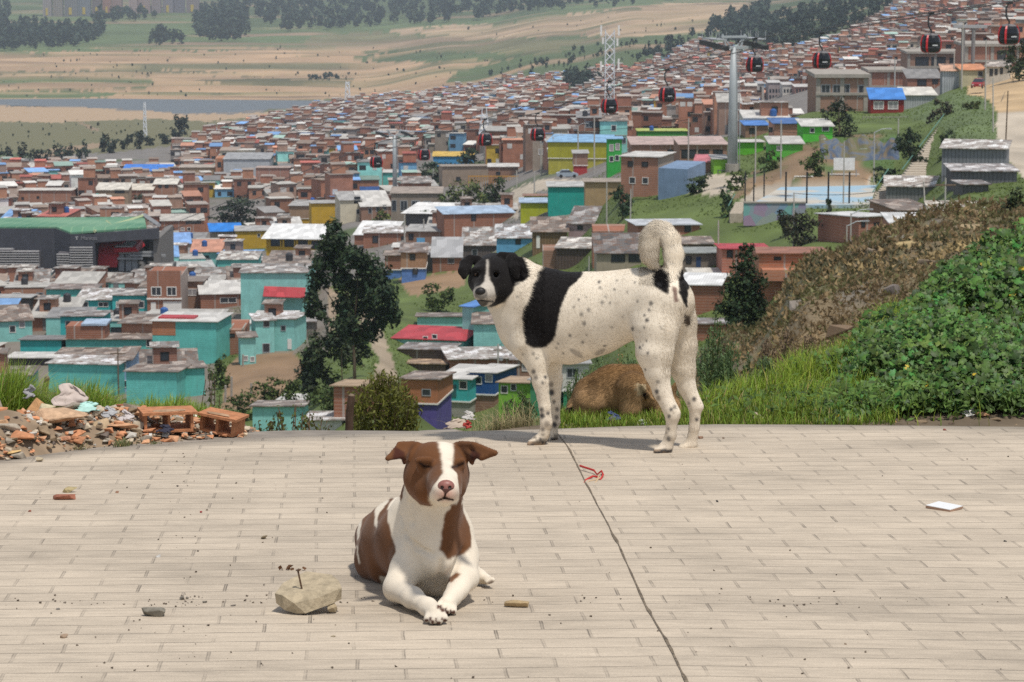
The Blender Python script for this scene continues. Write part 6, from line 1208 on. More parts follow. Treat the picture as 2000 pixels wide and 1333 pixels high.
tree('dark bush between the stairs and the grey shack', 1850, 265, 320, 36, 340., (.035, .055, .025), None, n=6, top=.9, vb=322, name='bush', cat='bush', group=TG, trunk=False)
tree('small dark bush under the mural cliff', 1730, 330, 352, 40, 345., (.035, .055, .025), None, n=5, top=.9, vb=352, name='bush', cat='bush', group=TG, trunk=False)
tree('low dark bushes beside the blue mural building', 1360, 345, 378, 50, None, (.05, .075, .032), None, n=6, top=.9, vb=378, name='bush', cat='bush', group=TG, trunk=False)
tree('round green tree in front of the broad white roof', 826, 415, 440, 44, None, (.06, .085, .035), None, n=6, top=.9, vb=440, group=TG)
tree('low yellow green tree left of the broad white roof', 742, 415, 436, 40, None, (.10, .12, .035), None, n=5, top=.9, vb=436, group=TG)
tree('dark tree clump under the two low gondolas', 858, 318, 356, 80, None, (.04, .058, .035), None, n=7, top=.9, vb=356, group=TG)
tree('dark tree clump behind the blue house with a yellow roof', 912, 295, 330, 50, None, (.04, .06, .035), None, n=6, top=.9, vb=332, group=TG)
tree('dark spreading tree alone at the edge of the lake meadow', 350, 230, 280, 36, None, (.03, .042, .032), None, n=6, top=.9, vb=281, group='trees along the edge of the town')
for k, (a, b, c) in enumerate([(15, 292, 315), (45, 288, 318), (72, 292, 322), (115, 288, 312), (135, 290, 312), (160, 284, 310), (205, 268, 298), (222, 275, 300), (248, 266, 292), (268, 262, 292), (290, 268, 285), (325, 265, 282), (95, 300, 325), (215, 362, 384), (270, 378, 412), (365, 368, 384)]):
    tree(f'{["dusty", "dark", "small", "broad"][k % 4]} tree of the row between meadow and town, {ORD[k] or "first "}from the lake end'.replace('  ', ' ') if k < 13 else ['dark bush beside the cream roofed houses', 'green bushes in front of the stone coloured house', 'small dark tree behind the three level house'][k-13], a, b, c, 26, None, (.038, .052, .035), None, n=4, top=.9, vb=c, group='trees along the edge of the town', trunk=True)
def woods():
    r = np.random.default_rng(9); V = []; Fq = []; C = []
    polys = [([(-60, 100), (-60, 62), (60, 56), (120, 62), (200, 60), (206, 78), (140, 95), (40, 100)], 340, 1.), ([(170, 45), (180, 30), (270, 22), (340, 14), (300, 40), (240, 44)], 45, .9), ([(290, 90), (300, 68), (350, 72), (360, 90)], 40, .9), ([(380, 78), (385, 20), (480, 12), (490, 70), (440, 86)], 190, 1.), ([(480, 20), (500, -40), (1120, -60), (1180, 2), (1100, 20), (1000, 30), (900, 48), (700, 56), (560, 64), (520, 50)], 900, 1.),
             ([(1120, 22), (1130, -30), (1300, -40), (1560, -40), (1500, 0), (1300, 2), (1180, 20)], 160, 1.), ([(1380, 66), (1450, 30), (1500, 20), (1500, 90), (1430, 95)], 110, 1.2), ([(1500, 40), (1600, 20), (1750, -60), (1750, 20), (1640, 70), (1560, 100), (1500, 100)], 220, 1.1), ([(1100, 165), (1120, 150), (1170, 145), (1176, 175), (1140, 185), (1100, 190)], 50, 1.1), ([(1240, 120), (1330, 70), (1400, 70), (1380, 100), (1300, 128)], 60, .8), ([(1060, 110), (1180, 90), (1300, 80), (1260, 120), (1100, 140), (950, 160), (930, 150)], 70, .5), ([(-60, 30), (0, 5), (20, 25), (15, 50), (-60, 60)], 60, 1.), ([(600, 152), (690, 150), (680, 158), (600, 162)], 20, .5), ([(-60, 190), (-60, 100), (600, 90), (1000, 110), (860, 190)], 150, .24), ([(-60, 300), (-60, 240), (350, 240), (560, 225), (430, 262), (300, 290)], 60, .26), ([(760, 62), (1100, 40), (1500, 30), (1400, 60), (900, 78)], 30, .26), ([(1440, 110), (1500, 108), (1500, 160), (1450, 165)], 25, .9), ([(1560, 100), (1640, 90), (1660, 60), (1740, 40), (1720, 80), (1620, 110)], 45, .8)]
    for poly, n, sz in polys:
        pu = [q[0] for q in poly]; pv = [q[1] for q in poly]; k = 0; tries = 0
        while k < n and tries < n*12:
            tries += 1; u = r.uniform(min(pu), max(pu)); v = r.uniform(min(pv), max(pv))
            if not inpoly(np.array([u]), np.array([v]), poly)[0]: continue
            p = G(u, v, 900, 6900) if u < 1400 else G(u, v, 620, 6900); k += 1; sc = p[1]/3500; h = r.uniform(8, 19)*sz*max(.4, min(1.1, sc)); w = h*r.uniform(.35, .7); base = np.array([.030, .045, .030])*r.uniform(.7, 1.3)
            m = 34; d = r.normal(0, 1, (m, 3)); d /= np.linalg.norm(d, axis=1)[:, None]; q = p+np.array([0, 0, h*.55])+d*np.array([w/2, w/2, h*.45])*r.random((m, 1))**.3
            for j in range(m):
                a = r.normal(0, 1, 3); a /= np.linalg.norm(a); b = np.cross(a, d[j]); b /= np.linalg.norm(b)+1e-9; e = w*.24; i0 = len(V); V.extend([q[j]-a*e, q[j]+b*e, q[j]+a*e, q[j]-b*e]); Fq.append((i0, i0+1, i0+2, i0+3)); cc = base*r.uniform(.6, 1.5); C.extend([cc]*4)
    tag(link('far_woods', mesh('far_woods', V, np.array(Fq), M_LEAFD, C)), None, None, None, 'stuff')
woods()
def scrub():
    r = np.random.default_rng(19); n = 90000; D = np.exp(r.uniform(math.log(17), math.log(205), n)); u = r.uniform(1330, 2200, n); x = (u-1000)/F0*D; z = ground(x, D); p = np.stack([x, D, z], 1); uu, vv = proj(p)
    k = fbm(p, .22, 4); m = (k > .24+.14*r.random(n)); p = p[m]; n = len(p); D = p[:, 1]; k = k[m]
    cols = np.array([(.22, .155, .08), (.14, .135, .055), (.27, .19, .095), (.095, .09, .045), (.38, .28, .13)]); c = cols[np.minimum((fbm(p+70, .12, 3)*7-1.2+r.normal(0, .6, n)).clip(0, 4.9).astype(int), 4)]*r.uniform(.65, 1.35, (n, 1))
    V = []; C = []; sz = np.clip(D*.0019, .035, .24)*r.uniform(.5, 1.6, n)
    for j in range(5):
        a = r.normal(0, .8, (n, 3)); a[:, 2] = abs(a[:, 2])+.25; a /= np.linalg.norm(a, axis=1)[:, None]; b = np.cross(a, r.normal(0, 1, (n, 3))); b /= np.linalg.norm(b, axis=1)[:, None]; o = p+r.normal(0, .4, (n, 3))*sz[:, None]; o[:, 2] -= .1*sz
        V.append(np.stack([o-b*sz[:, None]*.24, o+b*sz[:, None]*.24, o+a*sz[:, None]*.8], 1)); C.append(np.repeat(c*r.uniform(.8, 1.2, (n, 1)), 3, 0).reshape(n, 3, 3))
    V = np.concatenate(V).reshape(-1, 3); C = np.concatenate(C).reshape(-1, 3)
    tag(link('dry_scrub', mesh('dry_scrub', V, np.arange(len(V)).reshape(-1, 3), M_LEAF, C)), None, None, None, 'stuff')
    # grass tufts on the far green slopes
    n = 60000; D = np.exp(r.uniform(math.log(225), math.log(530), n)); u = r.uniform(400, 2100, n); x = (u-1000)/F0*D; z = ground(x, D); p = np.stack([x, D, z], 1); k = fbm(p, .06, 4); m = k > .44; p = p[m]; n = len(p); sz = r.uniform(.08, .28, n)
    uu, vv = proj(p); bad = np.zeros(n, bool)
    for c, d0, d1, poly in REG[20:]: bad |= inpoly(uu, vv, poly) & (p[:, 1] > d0) & (p[:, 1] < d1) & (np.array(c)[0] > .12)
    p = p[~bad]; sz = sz[~bad]; n = len(p); c = np.array([.14, .19, .045])*r.uniform(.6, 1.4, (n, 1))*(.6+.9*fbm(p+5, .03, 3))[:, None]
    V = []; C = []
    for j in range(3):
        a = r.normal(0, .8, (n, 3)); a[:, 2] = abs(a[:, 2])+.5; a /= np.linalg.norm(a, axis=1)[:, None]; b = np.cross(a, r.normal(0, 1, (n, 3))); b /= np.linalg.norm(b, axis=1)[:, None]
        V.append(np.stack([p-b*sz[:, None]*.3, p+b*sz[:, None]*.3, p+a*sz[:, None]], 1)); C.append(np.repeat(c, 3, 0).reshape(n, 3, 3))
    V = np.concatenate(V).reshape(-1, 3); C = np.concatenate(C).reshape(-1, 3)
    tag(link('slope_grass', mesh('slope_grass', V, np.arange(len(V)).reshape(-1, 3), M_LEAF, C)), None, None, None, 'stuff')
scrub()
# ================= poles, masts, cable line
M_STEEL = plain((.36, .39, .40), .45, .5, .08, .6); M_POLE = plain((.42, .40, .36), .85, .3, .12, 1.5); M_BLACK = plain((.02, .02, .022), .5, .4, .1, 3); M_RED = plain((.52, .015, .02), .4, .5, .05, 3)
POLES = [(1129, 245, 337, 'concrete light pole in front of the mustard yellow building'), (1161, 227, 340, 'tall light pole where yellow and green walls meet'), (1080, 268, 338, 'light pole beside the beige shopfront house'), (1057, 255, 345, 'grey double pole at the street bend'), (1344, 232, 345, 'tall pole left of the cable pylon'), (1475, 247, 358, 'pale pole right of the cable pylon'), (1525, 235, 350, 'pale pole at the end of the steps court'), (1647, 276, 402, 'tall pole behind the basketball board'), (1747, 115, 218, 'thin pole in front of the blue roof'), (1878, 50, 175, 'tallest pole beside the corrugated shed'), (1924, 79, 216, 'white pole beside the red car'), (1940, 153, 258, 'leaning pole on the grass bank'), (1963, 178, 305, 'bare wooden pole at the paved road edge'), (1862, 100, 174, 'short pole before the corrugated shed'), (1550, 376, 486, 'tall concrete pole on the slope below the court'), (1810, 354, 458, 'leaning pale pole over the bright tin roof'), (1844, 348, 468, 'pale pole right of the leaning pole'), (1878, 410, 440, 'short post under the ragged roof'), (1653, 440, 500, 'shorter of the twin lamp posts by the brick house'), (1661, 417, 495, 'taller of the twin lamp posts by the brick house'), (1150, 501, 545, 'concrete post below the timber shack'), (1403, 430, 526, 'concrete pole right of the curled tail'), (1231, 369, 446, 'pole in front of the dark tree by the stone wall'), (1185, 356, 446, 'pole left of the dark tree by the stone wall'), (1044, 335, 382, 'short pole on the inside of the street bend'), (904, 374, 416, 'white post in the leafy tree group'), (828, 428, 478, 'pole in front of the round green tree'), (790, 420, 474, 'pole before the steep white roof'), (847, 315, 354, 'pale pole in the dark tree clump'), (798, 356, 408, 'pole on the corner of the concrete building'), (87, 522, 556, 'white pole beside the louvred screen'), (232, 680, 775, 'wooden pole at the narrow pale blue house'), (1009, 333, 368, 'white traffic post at the street start'), (411, 484, 520, 'post beside the pale tent by the station'), (1707, 258, 352, 'lamp pole before the blue painted cliff'), (1754, 232, 290, 'short pole before the blue painted cliff')]
for u, a, b, l in POLES:
    g = G(u, b, 215); s = F0/(g[1]*CT-g[2]*ST); h = (b-a)/s; lean = {1810: -.08, 1940: -.03, 1963: .02, 1353: .04}.get(u, random.uniform(-.01, .01)); t = thing('utility_pole', l, 'pole', g, 0, 'poles standing in the town'); r = max(.09, min(.2, 1.6/s))
    MB().tube([(0, 0, -.5), (lean*h, 0, h)], [r, r*.7], 8).build('shaft', M_BARK if 'wooden' in l else M_POLE, t)
    if 'lamp' in l or 'light' in l: MB().tube([(lean*h, 0, h-.1), (lean*h+.9, 0, h+.35), (lean*h+1.6, 0, h+.4)], .05, 5).build('lamp_arm', M_STEEL, t); MB().box(lean*h+1.5, lean*h+2.1, -.15, .15, h+.33, h+.45).build('lamp_head', M_METAL, t)
    elif u in (1057, 1878, 1844, 232, 1344): MB().box(lean*h-.8, lean*h+.8, -.06, .06, h-.6, h-.48).build('crossarm', M_BARK, t)
g = P(973, 765, 300.); t = thing('utility_pole', 'slender utility pole with insulators beside the deep blue house', 'pole', (g[0], g[1], g[2]-3), 0, 'poles standing in the town'); s_ = F0/300
MB().tube([(0, 0, -1), (0, 0, 3+95/s_)], [.13, .09], 8).build('shaft', M_POLE, t); MB().box(-.5, .5, -.05, .05, 3+82/s_, 3+84/s_).build('crossarm', M_BARK, t); MB().tube([(.3, 0, 3+62/s_), (.3, 0, 3+68/s_)], .22, 8).build('transformer', M_METAL, t)
def lattice(label, u, v0, v1, D, w0, w1, name, cat, panels=True, step=None):
    b = P(u, v1, D); s = F0/(b[1]*CT-b[2]*ST); h = (v1-v0)/s; t = thing(name, label, cat, b); m = MB(); st = step or w0*1.0; r = max(.05, .75/s)
    W_ = lambda z: w0+(w1-w0)*z/h
    cor = [(-1, -1), (1, -1), (1, 1), (-1, 1)]
    for c in cor: m.tube([(c[0]*w0/2, c[1]*w0/2, -3), (c[0]*w1/2, c[1]*w1/2, h)], r, 4)
    m.build('leg_frame', M_WHITE, t); m = MB(); z = 0
    while z < h-st*.5:
        for i in range(4):
            a, c = cor[i], cor[(i+1) % 4]; wa, wb = W_(z)/2, W_(min(h, z+st))/2; z2 = min(h, z+st)
            m.tube([(a[0]*wa, a[1]*wa, z), (c[0]*wb, c[1]*wb, z2)], r*.8, 4, cap=False); m.tube([(c[0]*wa, c[1]*wa, z), (a[0]*wb, a[1]*wb, z2)], r*.8, 4, cap=False)
        z += st
    m.build('lattice', M_WHITE, t); return t, h, s
M_WHITE = plain((.66, .68, .70), .6, .4, .06, 1)
t, h, s = lattice('tall white lattice telecom mast with flat antennas, behind the mustard yellow building', 1190, 60, 292, 620., 2.1, 1.9, 'telecom_mast', 'mast')
for x, z0, z1 in ((-1.9, h-1.2, h+1.), (1.9, h-1.2, h+1.), (-1.9, h*.66, h*.74), (1.9, h*.68, h*.76), (-1.5, h-3, h-1.6), (1.6, h-3.4, h-1.8)): MB().box(x-.2, x+.2, -.9, -.7, z0, z1).build('antenna', M_TRIM, t)
lattice('pale lattice power pylon at the far edge of the town', 284, 200, 290, 1330., 1.9, .7, 'power_pylon', 'pylon', step=3)
lattice('grey lattice tower of the cable line beside a low gondola', 946, 212, 262, 860., 3.2, 1.2, 'lattice_tower', 'tower')
lattice('small grey lattice mast above the brick roofs left of the lake end', 679, 160, 205, 1800., 3.5, 2., 'lattice_mast', 'mast', step=4)
def pylon(label, u, v0, v1, D, rb, rt, arm):
    b = P(u, v1, D); s = F0/(b[1]*CT-b[2]*ST); h = (v1-v0)/s; t = thing('cable_pylon', label, 'pylon', b, .35, 'pylons carrying the cable cars')
    MB().tube([(0, 0, -3), (0, 0, h*.55), (0, 0, h*.9)], [rb, (rb+rt)/2, rt], 14).build('column', M_STEEL, t, smooth=True)
    MB().tube([(0, 0, -.5), (0, 0, 1.2)], [rb*1.35, rb*1.25], 14).build('footing', M_CONC, t)
    m = MB(); a = arm; m.box(-a, a, -.35, .35, h*.885, h*.905); m.tube([(-a*.35, 0, h*.9), (-a*.55, 0, h*.99)], .14, 5); m.tube([(a*.35, 0, h*.9), (a*.55, 0, h*.99)], .14, 5); m.tube([(-a*.12, 0, h*.9), (-a*.5, 0, h*.97)], .1, 5); m.tube([(a*.12, 0, h*.9), (a*.5, 0, h*.97)], .1, 5); m.box(-a*.62, a*.62, -.2, .2, h*.965, h*.98); m.build('crossarm', M_STEEL, t)
    for x in (-a*.95, a*.95):
        m = MB(); m.hexa([(x-.28, -4.2, h*.885), (x+.28, -4.2, h*.885), (x+.28, 4.2, h*.91), (x-.28, 4.2, h*.91), (x-.28, -4.2, h*.915), (x+.28, -4.2, h*.915), (x+.28, 4.2, h*.945), (x-.28, 4.2, h*.945)]); m.build('sheave_train', M_BLACK, t)
        m = MB(); m.box(x-.7, x+.7, -2.4, 2.4, h*.955, h*.963); [m.box(x+sx*.68-.03, x+sx*.68+.03, y-.03, y+.03, h*.963, h*.963+.9) for sx in (-1, 1) for y in (-2.3, 0, 2.3)]; m.build('walkway', M_METAL, t)
    m = MB(); [m.tube([(rb*.9*sx+.3, -rb, 0), (rt*sx+.25, -rt*1.3, h*.88)], .05, 4) for sx in (.2, .7)]; m.build('ladder', M_METAL, t); return t
pylon('tall grey tubular pylon of the cable line with sheave arms, above the steps court', 1430, 66, 338, 372., .72, .38, 2.9)
pylon('second tubular cable pylon rising beside the turquoise gable house', 771, 252, 376, 640., .5, .38, 3.0)
t = thing('cable_support', 'twin dark posts of the cable line above the unfinished buildings', 'cable support', P(1890, 150, 480.)); s = F0/480
for x in (-.9, .8): MB().tube([(x, 0, -4), (x, 0, 98/s)], .32, 8).build('post', plain((.2, .2, .2)), t)
MB().box(-2.6, 3, -.4, .4, 94/s, 100/s).build('crossarm', M_METAL, t)
# gondolas
def ring(w, d, z, n=20, e=2.6):
    out = []
    for k in range(n):
        a = 2*math.pi*k/n; c, s_ = math.cos(a), math.sin(a); out.append((w*math.copysign(abs(c)**(2/e), c), d*math.copysign(abs(s_)**(2/e), s_), z))
    return out
def loft(m, prof, n=20, m_=0):
    V = []; 
    for w, d, z in prof: V += ring(w, d, z, n)
    Fs = [(i*n+k, i*n+(k+1) % n, (i+1)*n+(k+1) % n, (i+1)*n+k) for i in range(len(prof)-1) for k in range(n)]+[tuple(range(n-1, -1, -1)), tuple(range(len(V)-n, len(V)))]
    return m.add(V, Fs, m_)
M_CABG = NT('tinted_glass'); M_CABG.color((.012, .013, .016)); M_CABG.b.inputs['Roughness'].default_value = .12; M_CABG = M_CABG.m
gp = {}
gp['shell'] = (loft(MB(), [(.55, .5, -1.0), (.88, .82, -.86), (1.0, .95, -.5), (.97, .9, -.35)]), M_BLACK)
gp['windows'] = (loft(MB(), [(.985, .92, -.36), (.99, .93, .1), (.88, .82, .55), (.70, .66, .8)]), M_CABG)
gp['cabin_roof'] = (loft(MB(), [(.74, .70, .78), (.55, .5, .93), (.2, .2, .98)]), plain((.16, .15, .15), .5))
def bandm(x0, x1):
    m = MB(); pr = [(.6, -.98), (.9, -.86), (1.0, -.5), (1.0, .1), (.89, .55), (.72, .82)]
    for (r0, z0), (r1, z1) in zip(pr, pr[1:]):
        o = 1.035; m.hexa([(x0*r0, -.95*r0*o, z0), (x1*r0, -.95*r0*o, z0), (x1*r0, -.95*r0*o+.06, z0), (x0*r0, -.95*r0*o+.06, z0), (x0*r1, -.95*r1*o, z1), (x1*r1, -.95*r1*o, z1), (x1*r1, -.95*r1*o+.06, z1), (x0*r1, -.95*r1*o+.06, z1)])
    return m
gp['red_band'] = (bandm(-.62, -.42), M_RED); m = MB()
for sx in (-1, 1):
    for (r0, z0), (r1, z1) in zip([(.62, -.97), (.92, -.84), (1.03, -.5), (1.03, .1), (.92, .55)], [(.92, -.84), (1.03, -.5), (1.03, .1), (.92, .55), (.76, .82)]): m.tube([(sx*r0, -.15, z0), (sx*r1, -.15, z1)], .07, 5)
m.tube([(-.62, -.3, -.98), (.62, -.3, -.98)], .05, 5)
gp['red_edge'] = (m, M_RED); gp['emblem'] = (MB().box(.05, .6, -.97, -.94, -.28, -.16), plain((.6, .6, .6)))
gp['hanger'] = (MB().tube([(0, 0, .95), (.05, 0, 1.2), (-.28, 0, 1.7), (-.30, 0, 2.6), (-.05, 0, 3.0)], .10, 6), M_BLACK); gp['grip'] = (MB().box(-.35, .3, -.15, .15, 2.92, 3.12), M_BLACK)
gm = {k: mesh(k, m.v, m.f, mt) for k, (m, mt) in gp.items()}
GON = [(1970, 67, 42, 'gondola furthest right, above the tall unfinished brick building', 1), (1818, 84, 40, 'gondola above the open storey concrete building', 0), (1605, 117, 36, 'gondola alone over the wooded valley edge', 1), (1474, 125, 34, 'gondola just right of the tall cable pylon', 0), (1303, 184, 33, 'gondola between the lattice mast and the tall pylon', 1), (1190, 206, 32, 'gondola in front of the white lattice mast', 0), (1050, 262, 28, 'right one of two gondolas near the mustard yellow building', 1), (948, 272, 27, 'left one of two gondolas, below the grey lattice tower', 0), (828, 302, 24, 'gondola at the dark trees right of the second pylon', 1), (735, 316, 25, 'gondola left of the second pylon', 0), (555, 424, 15, 'tiny dark gondola beside the stone faced block', 2), (405, 492, 18, 'gondola arriving at the station under the blue tarpaulin roof', 2)]
lines = {0: [], 1: []}
for u, v, w, l, ln in GON:
    D = F0*2.12/w; p = P(u, v, D); t = thing('gondola', f'black and red {l}', 'gondola', p, random.uniform(-.15, .15), 'cable car gondolas')
    for k, me in gm.items(): link(k, me, t)
    if ln < 2: lines[ln].append(p+np.array([0, 0, 3.12]))
for k, pts in lines.items():
    pts.sort(key=lambda q: q[1]); a = pts[0]+(pts[0]-pts[1])*.25; z = P(300+30*k, 452, 520.); m = MB(); m.tube([a]+pts+[z], .06, 5)
    o = m.build('haul_cable', plain((.12, .12, .12))); tag(o, ['thin haul cable carrying the gondolas on the pylon arm nearer the road', 'thin haul cable carrying the gondolas on the far pylon arm'][k], 'cable', 'cables of the cable car line')
# ================= court, stairs, wall, car, bus
def flat(name, poly, label, mat, kind='structure', dz=.25, dmin=230):
    pts = [G(a, b, dmin) for a, b in poly]; pts = [(p[0], p[1], p[2]+dz) for p in pts]; o = link(name, mesh(name, pts, [tuple(range(len(pts)))], mat)); tag(o, label, None, None, kind); return o
M_COURT = NT('court'); n_ = M_COURT.noise(.12, 3, .6, M_COURT.world()); M_COURT.color(M_COURT.ramp(n_, (.44, (.48, .44, .37)), (.54, (.30, .43, .52)))); M_COURT = M_COURT.m
c0 = P(1480, 398, 326.); zc = c0[2]; cc = []
for a, b in ((1462, 402), (1700, 400), (1712, 362), (1525, 366)): d = ray(a, b); cc.append(d*(zc/d[2]))
o = link('sports_court', mesh('sports_court', [tuple(q) for q in cc]+[(q[0], q[1], q[2]-5) for q in cc], [(0, 1, 2, 3), (4, 5, 1, 0), (5, 6, 2, 1), (7, 4, 0, 3)], M_COURT)); tag(o, 'pale blue worn sports court on the terrace', None, None, 'structure')
for i, u in enumerate((1535, 1576, 1618, 1659)):
    d = ray(u, 398); q = d*(zc/d[2])+np.array([0, .3, 0]); t = thing('fence_post', f'black fence post of the court, {ORD[i] or "first "}from the mural wall'.replace('  ', ' '), 'fence post', q, 0, 'black posts round the court'); MB().tube([(0, 0, -1), (0, 0, 3.6)], .11, 6).build('shaft', M_BLACK, t)
for i, (u, l) in enumerate(((1455, 'first'), (1472, 'second'), (1492, 'third'))):
    q = P(u, 392, 335.); t = thing('fence_post', f'thin dark post above the stairs by the mural wall, {l} from the young tree', 'fence post', q, 0, 'black posts round the court'); MB().tube([(0, 0, -1.5), (0, 0, 3.4)], .09, 6).build('shaft', M_BLACK, t)
q = P(1648, 366, 352.); t = thing('basketball_stand', 'white basketball board on a frame at the back of the court', 'basketball stand', q)
MB().box(-1.3, 1.3, -.05, .05, 2.1, 3.6).build('board', plain((.75, .75, .73)), t); [MB().tube([(x, 0, -1), (x, 0, 2.2)], .07, 5).build('leg', M_METAL, t) for x in (-1.5, 1.5)]; MB().box(-1.9, 1.9, -.04, .04, 1.55, 1.68).build('crossbar', M_TRIM, t)
q = P(1568, 366, 350.); t = thing('goal_frame', 'white goal frame leaning at the back of the court', 'goal'); t.location = q; m = MB(); m.tube([(-1.3, 0, 0), (-1.0, .3, 1.3), (1.2, .3, 1.3), (1.5, 0, 0)], .07, 5); m.tube([(-1.2, .1, .5), (1.4, .1, .5)], .05, 4); m.build('posts', M_TRIM, t)
b = P(1513, 424, 318.); s = F0/318; t = thing('mural_wall', 'low retaining wall painted with a colourful mural below the court', 'wall', b); mw = NT('mural'); o_ = mw.obj(); vo = mw.n('ShaderNodeTexVoronoi'); vo.inputs['Scale'].default_value = .9; mw.l(o_, vo.inputs['Vector']); mw.color(mw.mix(.35, mw.ramp(mw.sep(vo.outputs['Color'])[0], (.1, (.10, .35, .33)), (.4, (.35, .12, .28)), (.6, (.12, .22, .42)), (.85, (.40, .34, .12))), (.30, .40, .38)))
MB().box(-61/s, 61/s, 0, .4, -1, 27/s).build('painted_wall', mw.m, t); MB().box(-61/s, 61/s, -.1, .5, 27/s, 27/s+.15).build('coping', M_CONC, t)
b = P(1690, 332, 362.); s = F0/362; t = thing('painted_cliff', 'rock cut painted with faded blue and white murals under the ridge', 'rock face', b); mw = NT('mural'); o_ = mw.obj(); n1 = mw.noise(.22, 4, .7, o_, 1.); mw.color(mw.ramp(n1, (.38, (.17, .13, .08)), (.46, (.06, .09, .15)), (.52, (.12, .14, .17)), (.57, (.15, .13, .08)), (.66, (.11, .12, .05)), (.72, (.34, .36, .37))))
r = np.random.default_rng(4); V = []; nx, nz = 40, 16
for i in range(nx+1):
    for j in range(nz+1): x = (-78+156*i/nx)/s; z = (j/nz)*(66+5*math.sin(i*.31+1)+4*math.sin(i*.9))/s-1; V.append((x, 1.5+j*.35+2.6*(fbm(np.array([[x, 0, z]]), .35, 3)[0]), z))
link('painted_face', mesh('painted_face', V, [(i*(nz+1)+j, (i+1)*(nz+1)+j, (i+1)*(nz+1)+j+1, i*(nz+1)+j+1) for i in range(nx) for j in range(nz)], mw.m), t)
def stairs(a, b, w, n, label):
    t = thing('stairway', label, 'stairs'); pa = P(*a); pb = P(*b); t.location = pa; m = MB(); d = pb-pa
    for k in range(n): q = d*(k/n); e = d*((k+1)/n); m.box(q[0]-w/2, q[0]+w/2, q[1], q[1]+max(.3, d[1]/n), q[2]-1.2, e[2])
    m.build('steps', plain((.42, .36, .28)), t); MB().tube([np.array([-w/2-.2, 0, .9]), d+np.array([-w/2-.2, 0, .9])], .06, 5).build('handrail', plain((.10, .22, .18)), t); return t
stairs((1730, 392, 318.), (1760, 345, 336.), 2.6, 12, 'lower flight of pale steps beside the grey shack')
stairs((1790, 346, 336.), (1868, 236, 396.), 3.0, 26, 'long upper flight of pale steps with a green handrail up the bank')
stairs((1438, 418, 322.), (1450, 395, 332.), 1.4, 9, 'short concrete steps at the end of the mural wall')
def slatfence(u0, u1, v0, v1, D, label, c):
    a = P(u0, v1, D); b = P(u1, v1, D); s = F0/(a[1]*CT-a[2]*ST); h = (v1-v0)/s; t = thing('fence', label, 'fence', a, 0, None); L = b[0]-a[0]; m = MB(); n = int(L/.5)
    for k in range(n+1): m.tube([(L*k/n, 0, -.5), (L*k/n, 0, h)], .06, 4)
    m.build('pickets', plain(c), t); MB().box(0, L, -.05, .05, h*.9, h*.97).build('rail', plain(c), t)
slatfence(915, 1012, 343, 368, 640., 'orange painted metal fence below the plain brown building', (.50, .26, .05)); slatfence(1685, 1830, 228, 244, 430., 'grey picket fence along the top of the painted cliff', (.30, .28, .24)); slatfence(1402, 1450, 332, 350, 372., 'dark railing round the foot of the cable pylon', (.10, .10, .12))
def car(label, u, v, D, c, rz, L=4.0):
    p = P(u, v, D); t = thing('parked_car', label, 'car', p, rz); pt = plain(c, .3, .5, .04, 2); m = MB()
    def sec(x, w, zs): return [(x, -w, zs[0]), (x, w, zs[0]), (x, w*1.0, zs[1]), (x, -w*1.0, zs[1])]
    xs = [(-2.0, .72, .35, .82), (-1.7, .82, .28, .95), (0, .85, .25, .98), (1.2, .84, .25, .90), (1.9, .74, .32, .70)]; V = []; 
    for x, w, a, b in xs: V += [(x, -w, a), (x, w, a), (x, w, b), (x, -w, b)]
    m.add(V, [(4*i+k, 4*i+(k+1) % 4, 4*(i+1)+(k+1) % 4, 4*(i+1)+k) for i in range(4) for k in range(4)]+[(3, 2, 1, 0), (16, 17, 18, 19)]); m.build('body', pt, t)
    m = MB(); m.hexa([(-1.5, -.78, .94), (.9, -.78, .94), (.9, .78, .94), (-1.5, .78, .94), (-1.05, -.62, 1.38), (.3, -.62, 1.38), (.3, .62, 1.38), (-1.05, .62, 1.38)]); m.build('windows', M_GLASS, t); MB().box(-1.05, .3, -.6, .6, 1.381, 1.42).build('roof', pt, t)
    for x in (-1.25, 1.2):
        for y in (-.80, .80): MB().tube([(x, y-.1, .3), (x, y+.1, .3)], .31, 12).build('wheel', M_BLACK, t)
    for y in (-.55, .55): MB().box(1.86, 1.93, y-.14, y+.14, .5, .64).build('headlight', plain((.7, .7, .65)), t)
car('small red car parked at the top of the dirt road', 1911, 172, 440., (.28, .015, .02), -1.9)
car('light blue grey car parked before the painted shopfronts', 1108, 347, 520., (.30, .36, .42), .1)
p = P(170, 402, 800.); t = thing('bus', 'turquoise bus climbing a street above the station', 'bus', p, 1.15); MB().box(-4.5, 4.5, -1.25, 1.25, .4, 3.0).build('body', plain((.03, .38, .34), .4), t); MB().box(-4.4, 4.52, -1.27, 1.27, 1.5, 2.4).build('windows', M_GLASS, t)
for x in (-3, 3):
    for y in (-1.2, 1.2): MB().tube([(x, y-.15, .5), (x, y+.15, .5)], .5, 12).build('wheel', M_BLACK, t)
